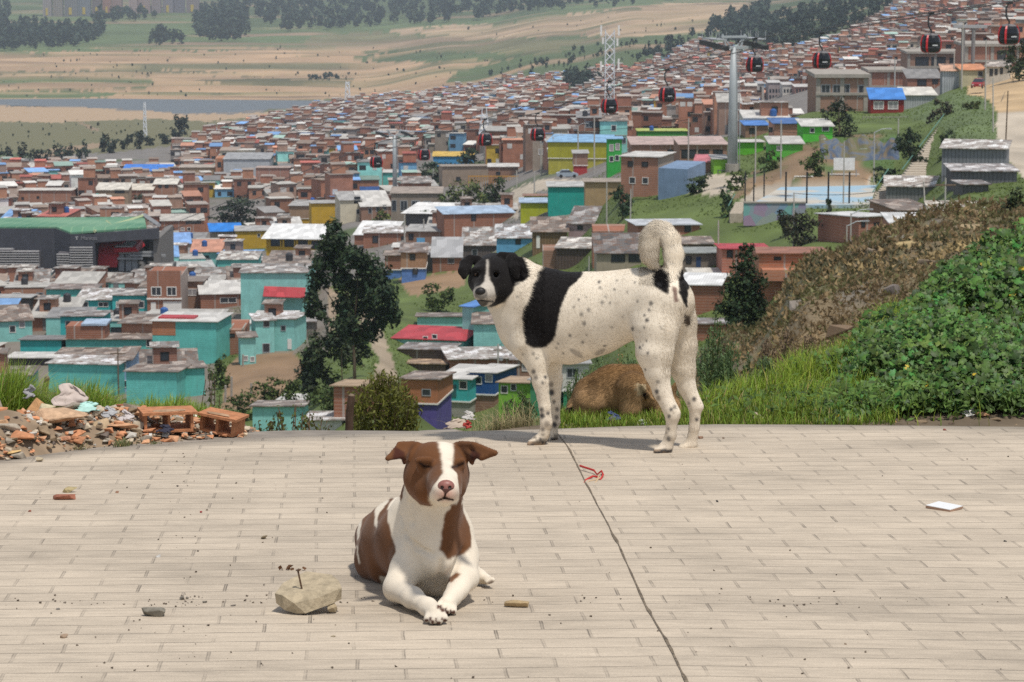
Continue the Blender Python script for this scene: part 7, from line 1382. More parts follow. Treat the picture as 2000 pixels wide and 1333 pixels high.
# apartment towers at the far side of the valley
TW = [(84, 100, 'slim grey'), (104, 122, 'brown grey'), (126, 150, 'dark grey'), (153, 176, 'blue grey'), (180, 198, 'dark brown'), (201, 216, 'reddish'), (219, 238, 'pink brown'), (252, 268, 'pale pink'), (270, 292, 'dusty pink'), (296, 314, 'mauve'), (318, 338, 'grey violet'), (340, 360, 'dark violet'), (364, 388, 'grey brown')]
TC = [(.30, .26, .25), (.27, .23, .20), (.20, .19, .19), (.20, .21, .23), (.18, .14, .13), (.34, .18, .14), (.32, .21, .18), (.38, .28, .26), (.34, .24, .22), (.28, .22, .22), (.24, .21, .23), (.18, .16, .18), (.25, .20, .19)]
def twm(c):
    t = NT('tower'); s = t.sep(t.obj()); a = t.math('LESS_THAN', t.math('PINGPONG', s[0], 1.6), .7); b = t.math('LESS_THAN', t.math('PINGPONG', s[2], 1.4), .7); t.color(t.mix(t.math('MULTIPLY', t.math('MULTIPLY', a, b), .6), c, (.06, .06, .07))); return t.m
for k, ((a, b, n_), c) in enumerate(zip(TW, TC)):
    vb = 33-(k*.6); q = G((a+b)/2, vb, 3000, 6900); s = F0/(q[1]*CT-q[2]*ST); w = (b-a)/s; t = thing('apartment_tower', f'{n_} apartment tower across the valley, {ORD[k] or "first "}in the row counted from the lake side'.replace('  ', ' '), 'tower', q, 0, 'apartment towers across the valley')
    MB().box(-w/2, w/2, 0, 14, -8, 62).build('wall', twm(c), t); MB().box(-w/2-.2, w/2+.2, -.2, 14.2, 62, 63).build('roof', M_CONC, t)
    if k % 2 == 0 or k in (3, 5): MB().box(-w*.15, w*.1, -.5, -.02, 2, 12).build('yellow_panel', plain((.50, .36, .05)), t)
# ================= plants beside the road
def blades(name, B, L, Wd, col, rng, parent=None, lean=.35, seg=4, mat=None, wind=(0, 0), loc=None):
    """curved grass blades rooted at B"""
    n = len(B); a = rng.uniform(0, 2*math.pi, n); d = np.stack([np.cos(a), np.sin(a), 0*a], 1)*(lean*rng.uniform(.1, 1.9, n))[:, None]+np.array([wind[0], wind[1], 0])
    s = np.stack([-np.sin(a), np.cos(a), 0*a], 1); VV = []
    for k in range(seg+1):
        f = k/seg; c = B+np.array([0, 0, 1.])*(L*(f-.28*f*f*np.linalg.norm(d, axis=1)*1.6))[:, None]+d*(L*f*f)[:, None]
        w = (Wd*(1-f)**.6*.5)[:, None]
        if k < seg: VV += [c-s*w, c+s*w]
        else: VV += [c]
    V = np.stack(VV, 1); m = 2*seg+1; V = V.reshape(-1, 3); base = (np.arange(n)*m)[:, None]; F4 = np.concatenate([base+np.array([2*k, 2*k+1, 2*k+3, 2*k+2]) for k in range(seg-1)]); F3 = base+np.array([2*seg-2, 2*seg-1, 2*seg])
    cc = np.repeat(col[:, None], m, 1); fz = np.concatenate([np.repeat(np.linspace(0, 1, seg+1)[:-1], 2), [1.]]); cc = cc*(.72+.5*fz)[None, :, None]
    me = mesh(name, V, F4.tolist()+F3.tolist(), mat or M_LEAF, cc.reshape(-1, 3)); return link(name, me, parent, loc)
def onland(u, v, y0, y1=16.):
    return G(u, v, y0, y1)
def scatter(n, u0, u1, ya, yb, rng, f=None):
    u = rng.uniform(u0, u1, n); t = rng.random(n); x0 = (u-1000)/F0*9.8; e = edge_y(x0); y = e+ya+t*(yb-ya); x = (u-1000)/F0*y; z = ground(x, y); p = np.stack([x, y, z], 1)
    if f is not None: p = p[f(p, u, t)]
    return p
gcol = lambda rng, n, c, v=.3, dry=.08: np.where(rng.random(n)[:, None] < dry, np.array([.34, .28, .12]), np.array(c))*rng.uniform(1-v, 1+v, (n, 1))*np.stack([rng.normal(1, .12, n), np.ones(n), np.ones(n)], 1)
def near_grass():
    r = np.random.default_rng(41)
    # dense short turf under the standing dog and along the verge
    n = 26000; p = scatter(n, 1085, 1760, .04, 1.3, r, lambda p, u, t: (fbm(p, 3, 3)*1.1+.25 > (t*.2+.35)) & (p[:, 1]-edge_y(p[:, 0]) > .26*vnoise(p, 4.5)*np.interp(u, [1085, 1500, 1700], [.7, .8, 1.6]))); n = len(p); k = fbm(p, 1.3, 2)
    L = r.uniform(.03, .075, n)*(.6+k); u_ = proj(p)[0]; L *= np.interp(u_, [1085, 1180, 1250, 1380, 1760], [.7, 1.1, 1.2, 1.3, 1.3]); dd = p[:, 1]-edge_y(p[:, 0]); L *= np.clip(dd/.45, .3, 1)*(.5+.9*fbm(p, 5, 2))
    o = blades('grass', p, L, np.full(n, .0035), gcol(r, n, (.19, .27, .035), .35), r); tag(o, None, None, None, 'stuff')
    # long bright grass on the bank
    pts = []; Ls = []
    for u, v, w, L0, m, Y in [(1420, 790, 40, .12, 900, 10.6), (1500, 772, 50, .15, 1300, 10.8), (1560, 745, 45, .17, 1300, 11.0), (1600, 725, 50, .17, 1500, 11.1), (1650, 700, 40, .16, 1100, 11.3), (1700, 690, 40, .13, 700, 11.2), (1470, 800, 60, .06, 700, 10.4), (1580, 790, 90, .07, 1200, 10.35), (1690, 770, 70, .09, 800, 10.45), (1800, 730, 70, .13, 700, 10.6), (1850, 760, 80, .11, 500, 10.4), (1760, 620, 26, .16, 500, 11.8), (1650, 770, 90, .12, 1500, 10.5), (1750, 790, 90, .06, 800, 10.4), (1850, 700, 90, .15, 1100, 10.9), (1950, 640, 90, .16, 900, 11.3), (1800, 640, 60, .15, 700, 11.6), (1950, 760, 90, .11, 900, 10.5), (1700, 730, 60, .15, 1200, 10.9), (1900, 620, 80, .15, 600, 11.9), (1780, 680, 60, .16, 900, 11.2), (1850, 790, 100, .07, 900, 10.35), (1980, 700, 80, .14, 700, 11.0), (1730, 640, 30, .17, 500, 11.7)]:
        a = r.uniform(-1, 1, m)*w; y = Y+r.normal(0, .14, m); x = (u+a-1000)/F0*y; z = ground(x, y); pts.append(np.stack([x, y, z], 1)); Ls.append(np.full(m, L0)*r.uniform(.5, 1.35, m))
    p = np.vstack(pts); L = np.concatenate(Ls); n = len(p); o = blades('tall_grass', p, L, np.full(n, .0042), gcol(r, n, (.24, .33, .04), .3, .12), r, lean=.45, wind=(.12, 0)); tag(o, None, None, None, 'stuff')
    # clumps at the rubble heap: each tussock one thing
    for u, Y, w, L0, m, l in [(2, 9.75, 42, .235, 2300, 'tallest green grass tussock at the boulder'), (52, 9.9, 30, .15, 900, 'low grass tussock behind the torn sack'), (118, 9.85, 36, .17, 1600, 'wide grass tussock left of the wooden stake'), (160, 9.9, 40, .16, 1700, 'bushy grass tussock right of the wooden stake'), (205, 9.9, 30, .11, 900, 'short grass tussock above the broken tiles'), (285, 9.95, 30, .10, 800, 'small grass tussock behind the hollow brick'), (335, 9.95, 40, .10, 1000, 'spiky grass tussock over the two hollow bricks'), (385, 9.95, 28, .075, 500, 'thin grass tussock past the second hollow brick'), (-60, 9.8, 50, .22, 1500, 'grass tussock cut by the picture edge')]:
        x = (u-1000)/F0*Y; z = float(ground(x, Y)); x0, z0 = x, z; m2 = m; a = r.normal(0, .5, m2)*w/F0*Y; b = r.normal(0, .09, m2); P0 = np.stack([a, b, ground(x+a, Y+b)-z], 1); P0[:, 2] += .03
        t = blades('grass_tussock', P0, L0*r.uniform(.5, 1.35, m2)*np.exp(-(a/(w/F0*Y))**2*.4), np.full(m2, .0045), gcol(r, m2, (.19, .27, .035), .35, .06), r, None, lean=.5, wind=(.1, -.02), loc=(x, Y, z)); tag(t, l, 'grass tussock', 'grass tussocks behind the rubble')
    for u, v, w, L0, m, l, c in [(18, 868, 26, .06, 700, 'grass tuft on the road edge below the rubble', (.10, .16, .04)), (150, 868, 22, .03, 160, 'sparse dry tuft in the gutter below the tile slab', (.22, .20, .10)), (240, 864, 16, .035, 140, 'olive tuft in the gutter below the white scrap', (.16, .17, .07)), (300, 862, 12, .02, 70, 'tiny tuft in the gutter under the hollow brick', (.2, .2, .1))]:
        q = on_road(u, v); a = r.normal(0, .5, m)*w/F0*q[1]; b = r.normal(0, .04, m); X = q[0]+a; Yy = np.maximum(q[1]+b, edge_y(X)+.0); P0 = np.stack([a, Yy-q[1], 0*a], 1); P0[:, 1] = np.clip(P0[:, 1], -.03, .03); t = blades('grass_tuft', P0, L0*r.uniform(.5, 1.3, m), np.full(m, .0035), gcol(r, m, c, .35, .2), r, None, lean=.6, loc=(q[0], q[1], road_z(q[0], q[1])-.02)); tag(t, l, 'grass tuft', 'tufts along the road edge')
    m = 520; a = r.normal(0, .5, m)*70/F0*10; y = 10.05+r.normal(0, .07, m); x = (985-1000)/F0*10+a; P0 = np.stack([x, y, ground(x, y)], 1); c = np.where(r.random((m, 1)) < .7, np.array([.42, .34, .18]), np.array([.16, .17, .06]))*r.uniform(.6, 1.3, (m, 1)); t = blades('dry_grass', P0, .10*r.uniform(.4, 1.4, m), np.full(m, .002), c, r, None, lean=.9); tag(t, 'straw coloured dry grass left of the forelegs of the standing dog', 'dry grass')
near_grass()
def palm_leaf(lobes=7):
    V = [(0, 0, 0)]; 
    for k in range(lobes*2+1):
        a = math.radians(-150+300*k/(lobes*2)); r = 1.0 if k % 2 else .84; r *= (1-.12*abs(a)/2.6); V.append((r*math.sin(a), r*math.cos(a), .12*math.cos(a*lobes*1.2)-.18*r))
    return np.array(V), [(0, k+1, k) for k in range(1, lobes*2+1)]
def mallow():
    r = np.random.default_rng(51); LV, LF = palm_leaf(); n0 = 62000
    u = r.uniform(1470, 2300, n0); y = 9.95+r.random(n0)**1.15*3.2; x = (u-1000)/F0*y; k = np.interp(u, [1470, 1560, 1700, 1800, 2300], [.06, .16, .5, .8, 1]); rel = y-edge_y(x); m = (r.random(n0) < k) & (fbm(np.stack([x, y, 0*x], 1), 2.2, 3)+.28*(k) > .55) & (rel > np.interp(u, [1600, 1700, 1800], [.12, .3, .4])); x, y, u = x[m], y[m], u[m]; n = len(x)
    g = ground(x, y, True); hgt = np.clip((rel[m]-.15)/.5, .12, 1)*r.uniform(.01, .13, n)*np.interp(u, [1470, 1700, 1900], [.35, .8, 1.1]); hump = np.clip(fbm(np.stack([x, y, 0*x], 1), 1.9, 3)-.42, 0, 1)*.42*np.clip((rel[m]-.3)/.6, 0, 1); C = np.stack([x, y, g+hgt+hump*r.uniform(.5, 1, n)], 1)
    size = np.where(r.random(n) < .12, r.uniform(.019, .028, n), r.uniform(.007, .017, n)); nz = np.stack([r.normal(-.12, .42, n), r.normal(-.55, .4, n), np.full(n, .75)], 1); nz /= np.linalg.norm(nz, axis=1)[:, None]
    t = r.normal(0, 1, (n, 3)); t[:, 2] -= .6; t -= (t*nz).sum(1)[:, None]*nz; t /= np.linalg.norm(t, axis=1)[:, None]; s = np.cross(t, nz)
    V = C[:, None]+size[:, None, None]*(LV[None, :, 0:1]*s[:, None]+LV[None, :, 1:2]*t[:, None]+LV[None, :, 2:3]*nz[:, None]); kk = len(LV); Fq = (np.arange(n)*kk)[:, None, None]+np.array(LF)[None]
    c = np.array([.050, .100, .020])*r.uniform(.35, 2.0, (n, 1))*(.6+.8*fbm(C, 3, 2))[:, None]*np.stack([r.normal(1, .2, n), np.ones(n), np.ones(n)], 1); yl = r.random(n) < .0025; c[yl] = np.array([.45, .33, .03]); c = np.repeat(c[:, None], kk, 1); c[:, 0] *= 1.5; mt = attrmat('mallow_leaf', rough=.5, spec=.3, noise=.1, scale=20, trans=.22)
    o = link('ground_cover', mesh('ground_cover', V.reshape(-1, 3), Fq.reshape(-1, 3), mt, c.reshape(-1, 3), smooth=False)); tag(o, None, None, None, 'stuff')
    # low filler leaves
    n0 = 26000; u = r.uniform(1380, 2250, n0); y = 10.0+r.random(n0)**1.2*3.2; x = (u-1000)/F0*y; rel = y-edge_y(x); m = (rel > np.interp(u, [1600, 1750], [.1, .32])) & (r.random(n0) < np.interp(u, [1380, 1600, 1750], [.12, .4, 1])); x, y, u = x[m], y[m], u[m]; n = len(x); hump = np.clip(fbm(np.stack([x, y, 0*x], 1), 1.9, 3)-.42, 0, 1)*.42*np.clip((rel[m]-.3)/.6, 0, 1); C = np.stack([x, y, ground(x, y)+r.uniform(0, .1, n)+hump*r.random(n)], 1)
    nz = np.stack([r.normal(0, .5, n), r.normal(-.4, .5, n), np.full(n, .7)], 1); nz /= np.linalg.norm(nz, axis=1)[:, None]; o = leafmesh(C, nz, r.uniform(.015, .045, n), r.uniform(.006, .016, n), np.array([.085, .145, .03])*r.uniform(.5, 1.6, (n, 1)), r, 'undergrowth', None, M_LEAF, .3); tag(o, None, None, None, 'stuff')
    # stalks with big leaves standing out of the mass, each a plant
    for u, v, Y, h, l in [(1722, 655, 11.9, .22, 'lone leafy stalk above the yellow grass'), (1845, 585, 12.4, .18, 'upright leafy stalk on the crest of the bank'), (1880, 560, 12.5, .20, 'leafy stalk beside the crest stalk'), (1960, 545, 12.5, .20, 'tall dark leafy stalk at the top of the bank'), (1775, 640, 12.1, .16, 'short leafy stalk over the yellow grass'), (1915, 600, 12.2, .14, 'leafy stalk below the crest of the bank')]:
        p = G(u, v, 10.2, 13.4); t = thing('mallow_plant', l, 'plant', p, 0, 'leafy stalks on the bank'); m = MB(); n = 16; top = np.array([r.uniform(-.04, .04), 0, h]); m.tube([(0, 0, -.05), top*.5+np.array([.01, 0, 0]), top], [.004, .003, .002], 5); C = []; 
        for k in range(n): f = .25+.75*k/n; q = top*f+np.array([r.normal(0, .05), r.normal(0, .04), r.normal(0, .01)]); m.tube([top*f*.9, q], .0015, 4); C.append(q)
        m.build('stem', plain((.10, .16, .05)), t); C = np.array(C); nn = np.stack([r.normal(0, .35, n), r.normal(-.5, .3, n), np.full(n, .8)], 1); nn /= np.linalg.norm(nn, axis=1)[:, None]; tt = r.normal(0, 1, (n, 3)); tt -= (tt*nn).sum(1)[:, None]*nn; tt /= np.linalg.norm(tt, axis=1)[:, None]; ss = np.cross(tt, nn); sz = r.uniform(.022, .04, n)
        V = C[:, None]+sz[:, None, None]*(LV[None, :, 0:1]*ss[:, None]+LV[None, :, 1:2]*tt[:, None]+LV[None, :, 2:3]*nn[:, None]); Fq = (np.arange(n)*kk)[:, None, None]+np.array(LF)[None]; link('leaves', mesh('leaves', V.reshape(-1, 3), Fq.reshape(-1, 3), mt, np.repeat(np.array([.055, .12, .03])*r.uniform(.6, 1.4, (n, 1)), kk, 0)), t)
mallow()
def weed(label, u, vt, vb, w, Y, col, leaf, stems=9, n=70, name='weed', cat='plant', group=None, stemc=(.14, .18, .06), up=.9, mat=None, lw=.35, droop=.0, seed=None):
    r = np.random.default_rng(seed or int(u*7+vt)); p = P(u, vb, Y); g = float(ground(p[0], p[1])); t = thing(name, label, cat, (p[0], p[1], g), 0, group); s = F0/(p[1]*CT-p[2]*ST); m = MB(); C = []; N = []
    for k in range(stems):
        tu = u+r.uniform(-1, 1)*w/2; tv = vt+(abs(tu-u)/(w/2))**1.6*(vb-vt)*.5+r.uniform(0, .15)*(vb-vt); q = P(tu, tv, Y+r.uniform(-.12, .12)*w/60)-np.array([p[0], p[1], g]); a = np.array([r.normal(0, .02), r.normal(0, .02), 0.]); mid = (a+q)/2+np.array([r.normal(0, .02), 0, q[2]*.08]); m.tube([a, mid, q], [.004, .003, .0015], 4)
        for j in range(n):
            f = r.uniform(.12, 1.0); c = (1-f)**2*a+2*f*(1-f)*mid+f*f*q; d = r.normal(0, 1, 3); d /= np.linalg.norm(d); C.append(c+d*np.array([1, 1, .7])*leaf*r.uniform(.3, 1.5)); N.append(d+np.array([0, -.3, .5]))
    C = np.array(C); N = np.array(N); N /= np.linalg.norm(N, axis=1)[:, None]; nn = len(C); m.build('stem', plain(stemc), t)
    leafmesh(C, N, leaf*r.uniform(.7, 1.5, nn), leaf*lw*r.uniform(.6, 1.2, nn), np.array(col)*r.uniform(.55, 1.5, (nn, 1)), r, 'leaves', t, mat or M_LEAF, up); return t
WG = 'feathery weeds along the verge'; wc = (.10, .155, .065)
weed('tall feathery weed right of the hind legs of the standing dog', 1400, 605, 800, 60, 10.9, wc, .016, 10, 120, group=WG)
weed('broad feathery weed clump at the hind legs', 1385, 660, 800, 90, 10.8, wc, .016, 14, 120, group=WG)
weed('feathery weed clump under the conical shrub', 1440, 655, 800, 80, 11.0, wc, .016, 14, 120, group=WG)
weed('feathery weed with a purple bud at the long grass', 1490, 690, 800, 70, 11.0, (.11, .16, .075), .016, 12, 110, group=WG)
weed('feathery weed behind the back of the tawny dog', 1170, 690, 800, 90, 11.2, wc, .017, 12, 110, group=WG)
weed('feathery weed showing between belly and tawny dog', 1225, 690, 790, 70, 11.3, wc, .017, 12, 110, group=WG)
weed('grey green weed between the forelegs and the tawny dog', 1125, 715, 800, 40, 11.2, wc, .016, 8, 80, group=WG)
weed('bushy green weed left of the forelegs of the standing dog', 1012, 755, 845, 60, 10.3, (.075, .11, .045), .018, 10, 90, group=WG)
weed('small weed right of the forelegs of the standing dog', 1095, 790, 845, 30, 10.3, (.10, .14, .05), .014, 7, 50, group=WG)
weed('orange flowered dry sprig above the back of the tawny dog', 1208, 683, 760, 24, 11.1, (.42, .20, .10), .010, 4, 45, group=None)
DG = 'dead brown weeds on the bank'
for k, (u, vt, vb, w, l) in enumerate([(1500, 650, 760, 44, 'dead brown weed left in the dry thicket'), (1538, 640, 760, 50, 'tallest dead brown weed in the dry thicket'), (1580, 650, 750, 46, 'tangled dead brown weed beside the long grass'), (1612, 665, 740, 40, 'small dead brown weed at the end of the dry thicket')]):
    weed(l, u, vt, vb, w, 11.6, (.15, .105, .065), .018, 11, 45, 'dead_weed', 'plant', DG, (.20, .14, .09), .2)
t = weed('small rounded olive bush growing just beyond the road edge', 747, 722, 845, 140, 19., (.12, .125, .022), .040, 80, 150, 'bush', 'bush', None, (.12, .08, .05), .7, lw=.42, seed=5)
for k, (u, vt, w, l) in enumerate([(520, 815, 60, 'low bramble shoots over the turquoise roof'), (565, 785, 80, 'bramble with small round leaves and red tinges'), (610, 800, 70, 'arching bramble beside the wooden fence post')]):
    weed(l, u, vt, 850, w, 12., (.10, .115, .03), .017, 9, 34, 'bramble', 'plant', 'bramble at the road edge', (.16, .09, .05), .1, lw=.75)
weed('thin leafy sapling rising beside the stepped slope', 412, 715, 850, 44, 13., (.08, .11, .03), .018, 6, 40, 'sapling', 'plant', None, (.12, .08, .05), .4, lw=.5)
def stake(label, u, vt, vb, Y, w, c, lean=0):
    p = P(u, vb, Y); s = F0/(p[1]*CT-p[2]*ST); h = (vb-vt)/s; t = thing('wooden_post', label, 'post', p, 0, None); m = MB(); r = w/2/s; m.tube([(0, 0, -.4), (lean*h*.5, 0, h*.5), (lean*h, 0, h)], [r*1.05, r, r*.9], 9); m.build('shaft', plain(c, .95, .15, .35, 14), t); MB().tube([(lean*h, 0, h-.004), (lean*h+.002, 0, h+.006)], [r*.9, r*.5], 9).build('cut_end', plain((.2, .15, .1)), t)
stake('old wooden fence post beside the small olive bush', 678, 772, 850, 11.0, 16, (.10, .065, .045), .12); stake('short leaning wooden stake behind the torn sack', 82, 738, 790, 10.2, 12, (.12, .075, .045), .22)
# ================= loose stones and rubble
import bmesh
def hull(pts, cuts=0):
    bm = bmesh.new(); [bm.verts.new(p) for p in pts]; bmesh.ops.convex_hull(bm, input=bm.verts[:]); [bm.verts.remove(v) for v in list(bm.verts) if not v.link_faces]
    if not cuts: bmesh.ops.bevel(bm, geom=bm.edges[:], offset=min(.004, .06*max(abs(c) for p in pts for c in p)), segments=1, affect='EDGES', clamp_overlap=True)
    V = [tuple(v.co) for v in bm.verts]; bm.verts.index_update(); bm.verts.ensure_lookup_table(); Fs = [tuple(v.index for v in f.verts) for f in bm.faces]; bm.free(); return V, Fs
def chunk(w, d, h, seed, n=16):
    r = np.random.default_rng(seed); q = r.uniform(-1, 1, (n, 3)); q /= np.maximum(np.abs(q).max(1), .75)[:, None]; q *= r.uniform(.72, 1, (n, 1)); return hull([(a*w/2, b*d/2, c*h/2) for a, b, c in q])
_sm = {}
def M_STONE(c, k=0):
    key = ('stone', c)
    if key not in _mc:
        t = NT('stone'); o = t.obj(); n = t.noise(38, 5, .65, o); t.color(t.ramp(n, (.3, tuple(x*.62 for x in c)), (.55, c), (.75, tuple(min(.8, x*1.25) for x in c)))); t.bump(t.noise(110, 4, .7, o), .8, .004); t.b.inputs['Roughness'].default_value = .95; _mc[key] = t.m
    return _mc[key]
CLAY = (.44, .20, .10); CLAY2 = (.50, .27, .15); CEM = (.34, .29, .225); CEM2 = (.40, .33, .24); SOIL = (.22, .16, .10)
def stone(label, u, v, wpx, hpx, c, name='stone', cat='stone', Y=None, rot=None, seed=1, dep=1., group=None, lift=0):
    if Y is None: q = on_road(u, v); q[2] = road_z(q[0], q[1])
    else: q = P(u, v, Y)
    s = F0/(q[1]*CT-q[2]*ST); w, h = wpx/s, hpx/s; V, Fs = chunk(w, w*dep, h, seed); V = np.array(V); zmin = V[:, 2].min(); o = link(name, mesh(name, V-[0, 0, zmin], Fs, M_STONE(c)), None, (q[0], q[1], q[2]-.001+lift), 0, rot or (0, 0, seed*.7)); return tag(o, label, cat, group)
SG = 'loose stones on the paving'
stone('long flat ochre stone right of the lying dog paws', 1008, 1186, 58, 16, (.42, .31, .17), seed=4, dep=.6, group=SG, rot=(0, 0, -.05)); stone('long grey concrete lump left of the nailed slab', 300, 1204, 54, 20, (.22, .20, .16), seed=9, dep=.6, group=SG, rot=(0, 0, .05))
stone('small round tan pebble beside the lying dog haunch', 516, 1053, 14, 11, (.36, .30, .21), seed=3, group=SG); stone('yellowish stone resting behind the broken brick piece', 136, 962, 24, 12, (.42, .34, .18), seed=6, group=SG); stone('broken red brick piece on the paving below the rubble', 126, 976, 48, 13, (.33, .13, .08), 'brick_piece', 'brick piece', seed=12, dep=.45, rot=(0, 0, .08)); stone('pale pebble near the road edge above the brick piece', 77, 902, 18, 10, (.46, .38, .26), seed=7, group=SG)
for i, (u, v, w, h, c, l) in enumerate([(125, 1246, 20, 11, (.36, .26, .18), 'crumbling tan lump lowest on the paving left side'), (355, 1172, 14, 9, (.20, .18, .15), 'larger grey crumb above the concrete lump'), (366, 1170, 8, 6, (.20, .18, .15), 'smaller grey crumb beside the larger crumb'), (400, 1178, 10, 6, (.2, .18, .15), 'grey crumb on the side of the nailed slab'), (456, 1184, 12, 5, (.16, .14, .12), 'flat dark crumb next to the nailed slab'), (310, 1088, 18, 6, (.5, .48, .44), 'white scrap above the concrete lump'), (392, 1002, 7, 5, (.35, .06, .06), 'tiny red chip on the paving'), (58, 1000, 8, 5, (.33, .12, .08), 'small brick chip left of the brick piece'), (229, 963, 8, 5, (.30, .16, .10), 'small brown chip right of the brick piece'), (347, 951, 6, 5, (.12, .10, .09), 'tiny dark pebble in the upper paving'), (113, 1191, 12, 4, (.2, .18, .16), 'small flat grey flake near the left edge'), (650, 1244, 12, 4, (.40, .33, .22), 'small flat tan flake below the nailed slab'), (1369, 857, 14, 6, (.30, .18, .12), 'brown chip behind the hind paws'), (1412, 857, 8, 4, (.25, .17, .12), 'tiny brown chip at the grass edge'), (1962, 1058, 10, 5, (.06, .06, .06), 'black pebble near the right edge'), (1401, 981, 6, 5, (.06, .06, .06), 'tiny dark pebble on the right slab'), (1652, 1259, 8, 4, (.20, .13, .08), 'tiny brown crumb low on the right slab'), (1845, 841, 8, 5, (.3, .1, .07), 'reddish chip at the litter strip'), (712, 1168, 5, 4, (.12, .1, .09), 'speck of grit by the lying dog elbow')]):
    stone(l, u, v, w, h, c, 'pebble', 'pebble', seed=20+i, dep=.7, group='small chips and crumbs on the paving')
r_ = np.random.default_rng(77); V = []; Fs = []
for k in range(330):
    u = r_.choice([r_.uniform(-20, 2020), r_.normal(360, 16), r_.uniform(0, 700)], p=[.55, .2, .25]); v = r_.uniform(850, 1330) if k % 3 else r_.normal(1176, 6); q = on_road(u, v)
    if q[1] > edge_y(q[0])-.02 or (k % 2 and v < 1150 and k % 3): continue
    s = r_.uniform(.0012, .0042); a = chunk(s*2, s*2, s*1.4, k, 8); n = len(V); V += [(x+q[0], y+q[1], z+road_z(q[0], q[1])+s*.5) for x, y, z in a[0]]; Fs += [tuple(i+n for i in f) for f in a[1]]
tag(link('grit', mesh('grit', V, Fs, plain((.14, .11, .085), .9, .2, .4, 40))), None, None, None, 'stuff')
# the slab with the nail
q = on_road(600, 1200); s = F0/(q[1]*CT-q[2]*ST); t = thing('concrete_lump', 'pale broken concrete lump with an upright rusty nail, beside the lying dog', 'concrete lump', (q[0], q[1], road_z(q[0], q[1])))
px = lambda a: a/s
Vv = [(-20, -10, 0), (-62, 20, 14), (66, 20, 22), (-25, -14, 22), (-64, 16, 34), (67, 14, 46), (-10, 112, 56), (42, 92, 54), (-52, 62, 44), (0, 100, 20), (45, 80, 20), (-40, 60, 8), (50, 4, 17), (-45, 0, 5), (20, -6, 30), (-2, -16, 2), (-48, 0, 34), (60, 45, 52)]
a = hull([(px(x), px(y), px(z)+.004) for x, y, z in Vv], 1); link('slab', mesh('slab', a[0], a[1], M_STONE((.43, .355, .24))), t)
a = chunk(px(26), px(26), px(26), 5); link('broken_foot', mesh('broken_foot', [(x+px(46), y+px(12), z+px(13)) for x, y, z in a[0]], a[1], M_STONE((.34, .27, .17))), t)
MB().tube([(px(-8), px(24), px(26)), (px(-19), px(24), px(82))], px(1.9), 7).tube([(px(-19), px(24), px(82)), (px(-19.3), px(24), px(83.5))], px(4.5), 8).build('nail', plain((.10, .055, .03), .7, .4, .3, 200), t)
q = on_road(568, 1114); t = thing('dry_leaf', 'crumpled dry brown leaf behind the nailed concrete lump', 'dry leaf', (q[0], q[1], road_z(q[0], q[1]))); r = np.random.default_rng(3); leafmesh(np.stack([r.normal(0, .010, 14), r.normal(0, .012, 14), np.abs(r.normal(.004, .003, 14))], 1), (lambda n: n/np.linalg.norm(n, axis=1)[:, None])(r.normal(0, 1, (14, 3))), r.uniform(.010, .02, 14), r.uniform(.005, .012, 14), np.tile([.16, .08, .04], (14, 1)), r, 'leaf_blade', t, M_LEAF)
q = on_road(1847, 996); s = F0/(q[1]*CT-q[2]*ST); t = thing('ceramic_tile', 'white ceramic tile piece lying on the right slab of the road', 'tile', (q[0], q[1], road_z(q[0], q[1]))); k = .055
pl = [(-37/s, .022), (4/s, -.04), (35/s, .012), (-6/s, .075)]; m = MB(); m.hexa([(x, y, .001) for x, y in pl]+[(x, y, .007) for x, y in pl]); m.build('clay_body', plain((.35, .22, .15)), t); m = MB(); m.hexa([(x*.99, y*.99, .0072) for x, y in pl]+[(x*.99, y*.99, .0088) for x, y in pl]); m.build('glaze', plain((.80, .79, .76), .2, .5, .02), t)
def string():
    cs = [[(1133, 918), (1146, 922), (1160, 926), (1166, 930), (1175, 926), (1178, 932), (1172, 938), (1166, 934), (1158, 934), (1143, 938), (1141, 943)], [(1172, 930), (1165, 938), (1150, 941), (1144, 944), (1160, 945), (1170, 936)]]; t = None; col = [(.45, .04, .035), (.50, .36, .22)]
    q0 = on_road(1158, 932); t = thing('string_loop', 'red and cream tangled string loop lying across the road joint', 'string', (q0[0], q0[1], road_z(q0[0], q0[1])))
    for k, c in enumerate(cs):
        pts = [np.array([p[0]-q0[0], p[1]-q0[1], .003+.002*((i*7) % 3)]) for i, p in enumerate(on_road(a, b) for a, b in c)]; MB().tube(pts, .0022+.0010*(k == 0), 6).build('strand', plain(col[k], .9), t)
string()
